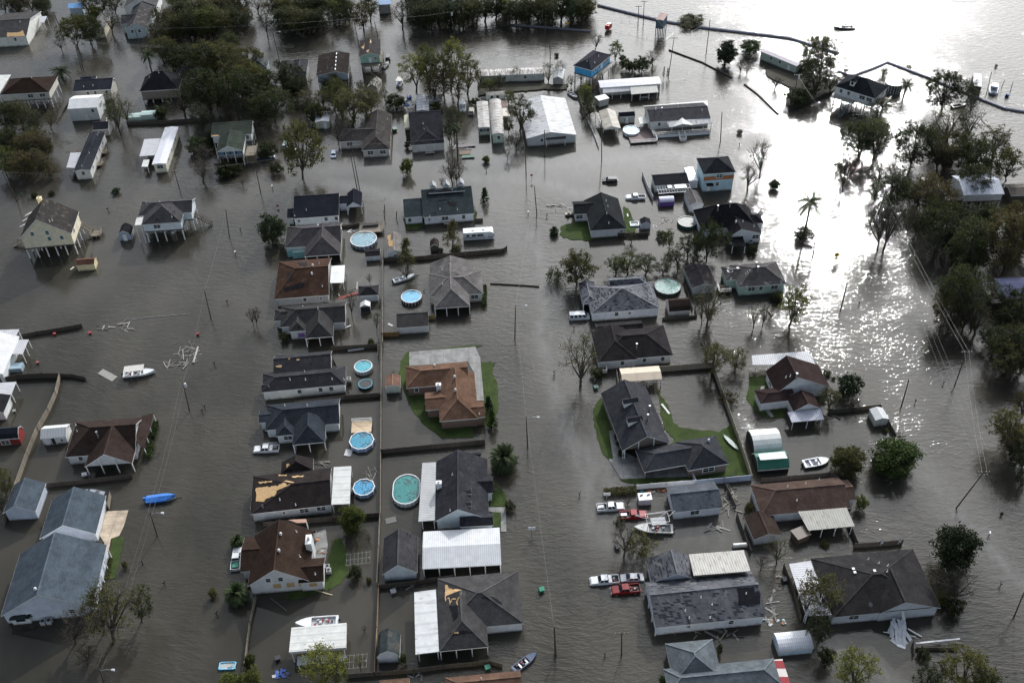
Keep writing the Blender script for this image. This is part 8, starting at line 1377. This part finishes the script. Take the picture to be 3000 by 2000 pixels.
TT('32',[((740,490),(740,300),240,'bush','cone','dense dark green bush in the bright water right of the maroon roof'),((560,640),(555,430),220,'loose','olive'),((770,620),(780,510),210,'bare','dark'),((730,1200),(740,990),290,'mag','olive','rounded olive bush right of the white motorboat'),((1150,1170),(1190,940),420,'mag','hedge','largest leafy double bush in the right-hand channel'),((1010,1170),(1020,1040),180,'bush','hedge'),((1720,70),(1850,-60),160,'sparse','dark'),((2200,960),(2230,620),360,'oak','olive'),((2330,1180),(2320,900),300,'oak','dark'),((2330,700),(2320,460),200,'loose','brown'),((2230,230),(2200,-120),480,'oak','dark'),((840,1540),(850,1420),110,'bush','green'),((540,310),(530,270),80,'bush','dark'),((2320,1330),(2340,1180),160,'loose','dark'),((1075,830),(1075,800),60,'bush','green'),((600,350),(600,340),40,'bush','olive')])
TT('33',[((1700,500),(1720,150),400,'mag','mag','large glossy dark magnolia right of the charcoal hip house'),((1700,800),(1720,590),420,'bare','olive'),((1620,830),(1620,720),150,'bush','olive'),((1720,930),(1720,800),160,'bush','dark'),((470,900),(500,600),430,'loose','olive','leaning dense tree over the striped corrugated awning'),((350,950),(330,680),220,'sparse','brown'),((450,1200),(440,960),260,'loose','dark'),((540,1400),(520,1250),150,'bush','dark'),((80,470),(70,240),240,'sparse','olive'),((780,1640),(820,1300),430,'loose','lime','bright yellow-green tree at the bottom edge below the collapsed porch'),((1780,1660),(1750,1270),480,'oak','olive'),((1480,1700),(1480,1400),300,'loose','dark'),((2040,1750),(1960,1450),300,'oak','dark'),((1420,1330),(1420,1270),120,'bush','dark'),((520,300),(520,270),100,'bush','olive'),((2140,30),(2140,0),30,'bush','dark')])
TT('03',[((1050,1180),(1080,650),560,'sparse','olive','large thinned tree overhanging the big blue-grey house'),((950,1120),(980,700),360,'loose','olive'),((1300,1000),(1330,700),260,'loose','dark'),((700,1200),(800,930),400,'bare','brown'),((800,1390),(790,1240),260,'bare','brown'),((1155,510),(1155,455),60,'bush','olive'),((1965,770),(1970,700),90,'bush','olive'),((2310,1420),(2300,1310),110,'bush','green'),((2130,1640),(2100,1500),230,'bush','green'),((2330,1650),(2310,1490),200,'bush','green')])
palm('03',(2180,800),(2180,640),200,'spreading palm beside the boarded-up brown house', fan=True); palm('03',(2180,300),(2180,215),120,'palm at the back corner of the chocolate roof', fan=True)
TT('12',[((2140,640),(2135,500),115,'cone','cone','upright evergreen shrub beside the brick house, upper of two'),((2170,780),(2165,615),125,'cone','hedge','upright evergreen shrub beside the brick house, lower of two'),((2190,1400),(2200,1300),120,'bare','dark'),((2330,1540),(2330,1470),100,'bush','dark'),((890,1590),(890,1520),120,'bush','green'),((1260,300),(1240,280),60,'bare','dark')])
palm('12',(2270,1150),(2275,925),240,'big full fan palm at the street edge right of the twin-dormer house', fan=True)
TT('13',[((895,160),(890,-40),240,'mag','green','leafy green shrub tree in the back corner of the chocolate house yard'),((630,1640),(640,1260),430,'loose','lime','yellow-green wind-bent tree at the bottom edge beside the cream carport'),((740,1600),(760,1320),240,'loose','green'),((965,1450),(965,1310),110,'sparse','lime'),((920,600),(920,490),140,'bush','dark'),((930,330),(930,270),120,'bare','dark'),((1040,640),(1040,600),60,'bush','olive'),((1000,1100),(1000,1050),80,'bare','brown'),((0,1620),(0,1400),130,'loose','lime'),((1360,1400),(1360,1290),70,'bush','dark'),((1040,280),(1040,210),80,'bare','brown')])
TT('23',[((1025,400),(1030,150),330,'bare','olive','stripped bare tree standing among debris beside the shrimp boat'),((1180,380),(1200,210),300,'fallen','olive','fallen olive tree crown in front of the shrimp boat'),((1395,1570),(1395,1515),85,'mag','hedge','small round shrub at the bottom edge left of the sea-green roof'),((2290,520),(2300,420),170,'bare','brown'),((1010,100),(960,60),150,'fallen','dark'),((1900,1300),(1890,1200),60,'bush','dark'),((1500,1430),(1500,1350),70,'bush','dark')])
TT('02',[((60,1420),(60,1180),190,'loose','olive'),((20,1560),(20,1380),170,'loose','dark'),((-10,1280),(10,1150),130,'loose','olive')])
hedge('02',[(1435,740),(1400,880)],.6,1.6,1.3,'clipped green hedge at the porch of the brown gabled house, upper end'); hedge('02',[(1392,925),(1378,985)],.6,1.6,1.3,'middle block of clipped hedge at the brown gabled house porch'); hedge('02',[(1372,995),(1358,1060)],.6,1.6,1.2,'lowest block of clipped hedge at the brown gabled house porch')
hedge('11',[(2100,1060),(2098,1240)],.6,1.2,1.4,'clipped hedge along the right wall of the stone-grey house'); hedge('03',[(1020,420),(985,600)],.3,1.0,.5,'low planted bed edged in white beside the big blue-grey house','olive')
rr = random.Random(77)
for t, x0, x1, y0, y1, n_ in (('00',1380,2300,60,430,34),('00',0,420,60,130,9),('10',170,640,120,320,20),('10',640,900,60,240,9),('10',1430,2352,120,270,26),('20',0,720,80,215,20),('00',0,460,1230,1640,14),('10',0,560,800,1130,8),('10',620,1120,820,1120,7)):
    for _ in range(n_): x, y = rr.uniform(x0, x1), rr.uniform(y0, y1); h_ = rr.uniform(110,200); tree(t, (x, y),(x + rr.uniform(-20,20), y - h_), rr.uniform(120,200), rr.choice(['loose','loose','oak','sparse']), rr.choice(['dark','olive','brown','dark']))
for t, x0, x1, y0, y1, n_ in (('31',1450,2352,520,1000,13),('31',1080,1520,200,650,6),('00',1480,2352,520,1120,10),('30',800,2300,1300,1600,9),('31',1650,2352,1320,1600,6),('32',2130,2400,100,1250,6)):
    for _ in range(n_): x, y = rr.uniform(x0, x1), rr.uniform(y0, y1); h_ = rr.uniform(220,330); tree(t, (x, y),(x + rr.uniform(-30,30), y - h_), rr.uniform(240,400), rr.choice(['oak','sparse','loose','sparse']) if x > 0 and t != '00' else 'oak', rr.choice(['dark','dark','brown','olive']))
settle()
for o in list(C.objects):
    if o.name.startswith('roof') and False: pass
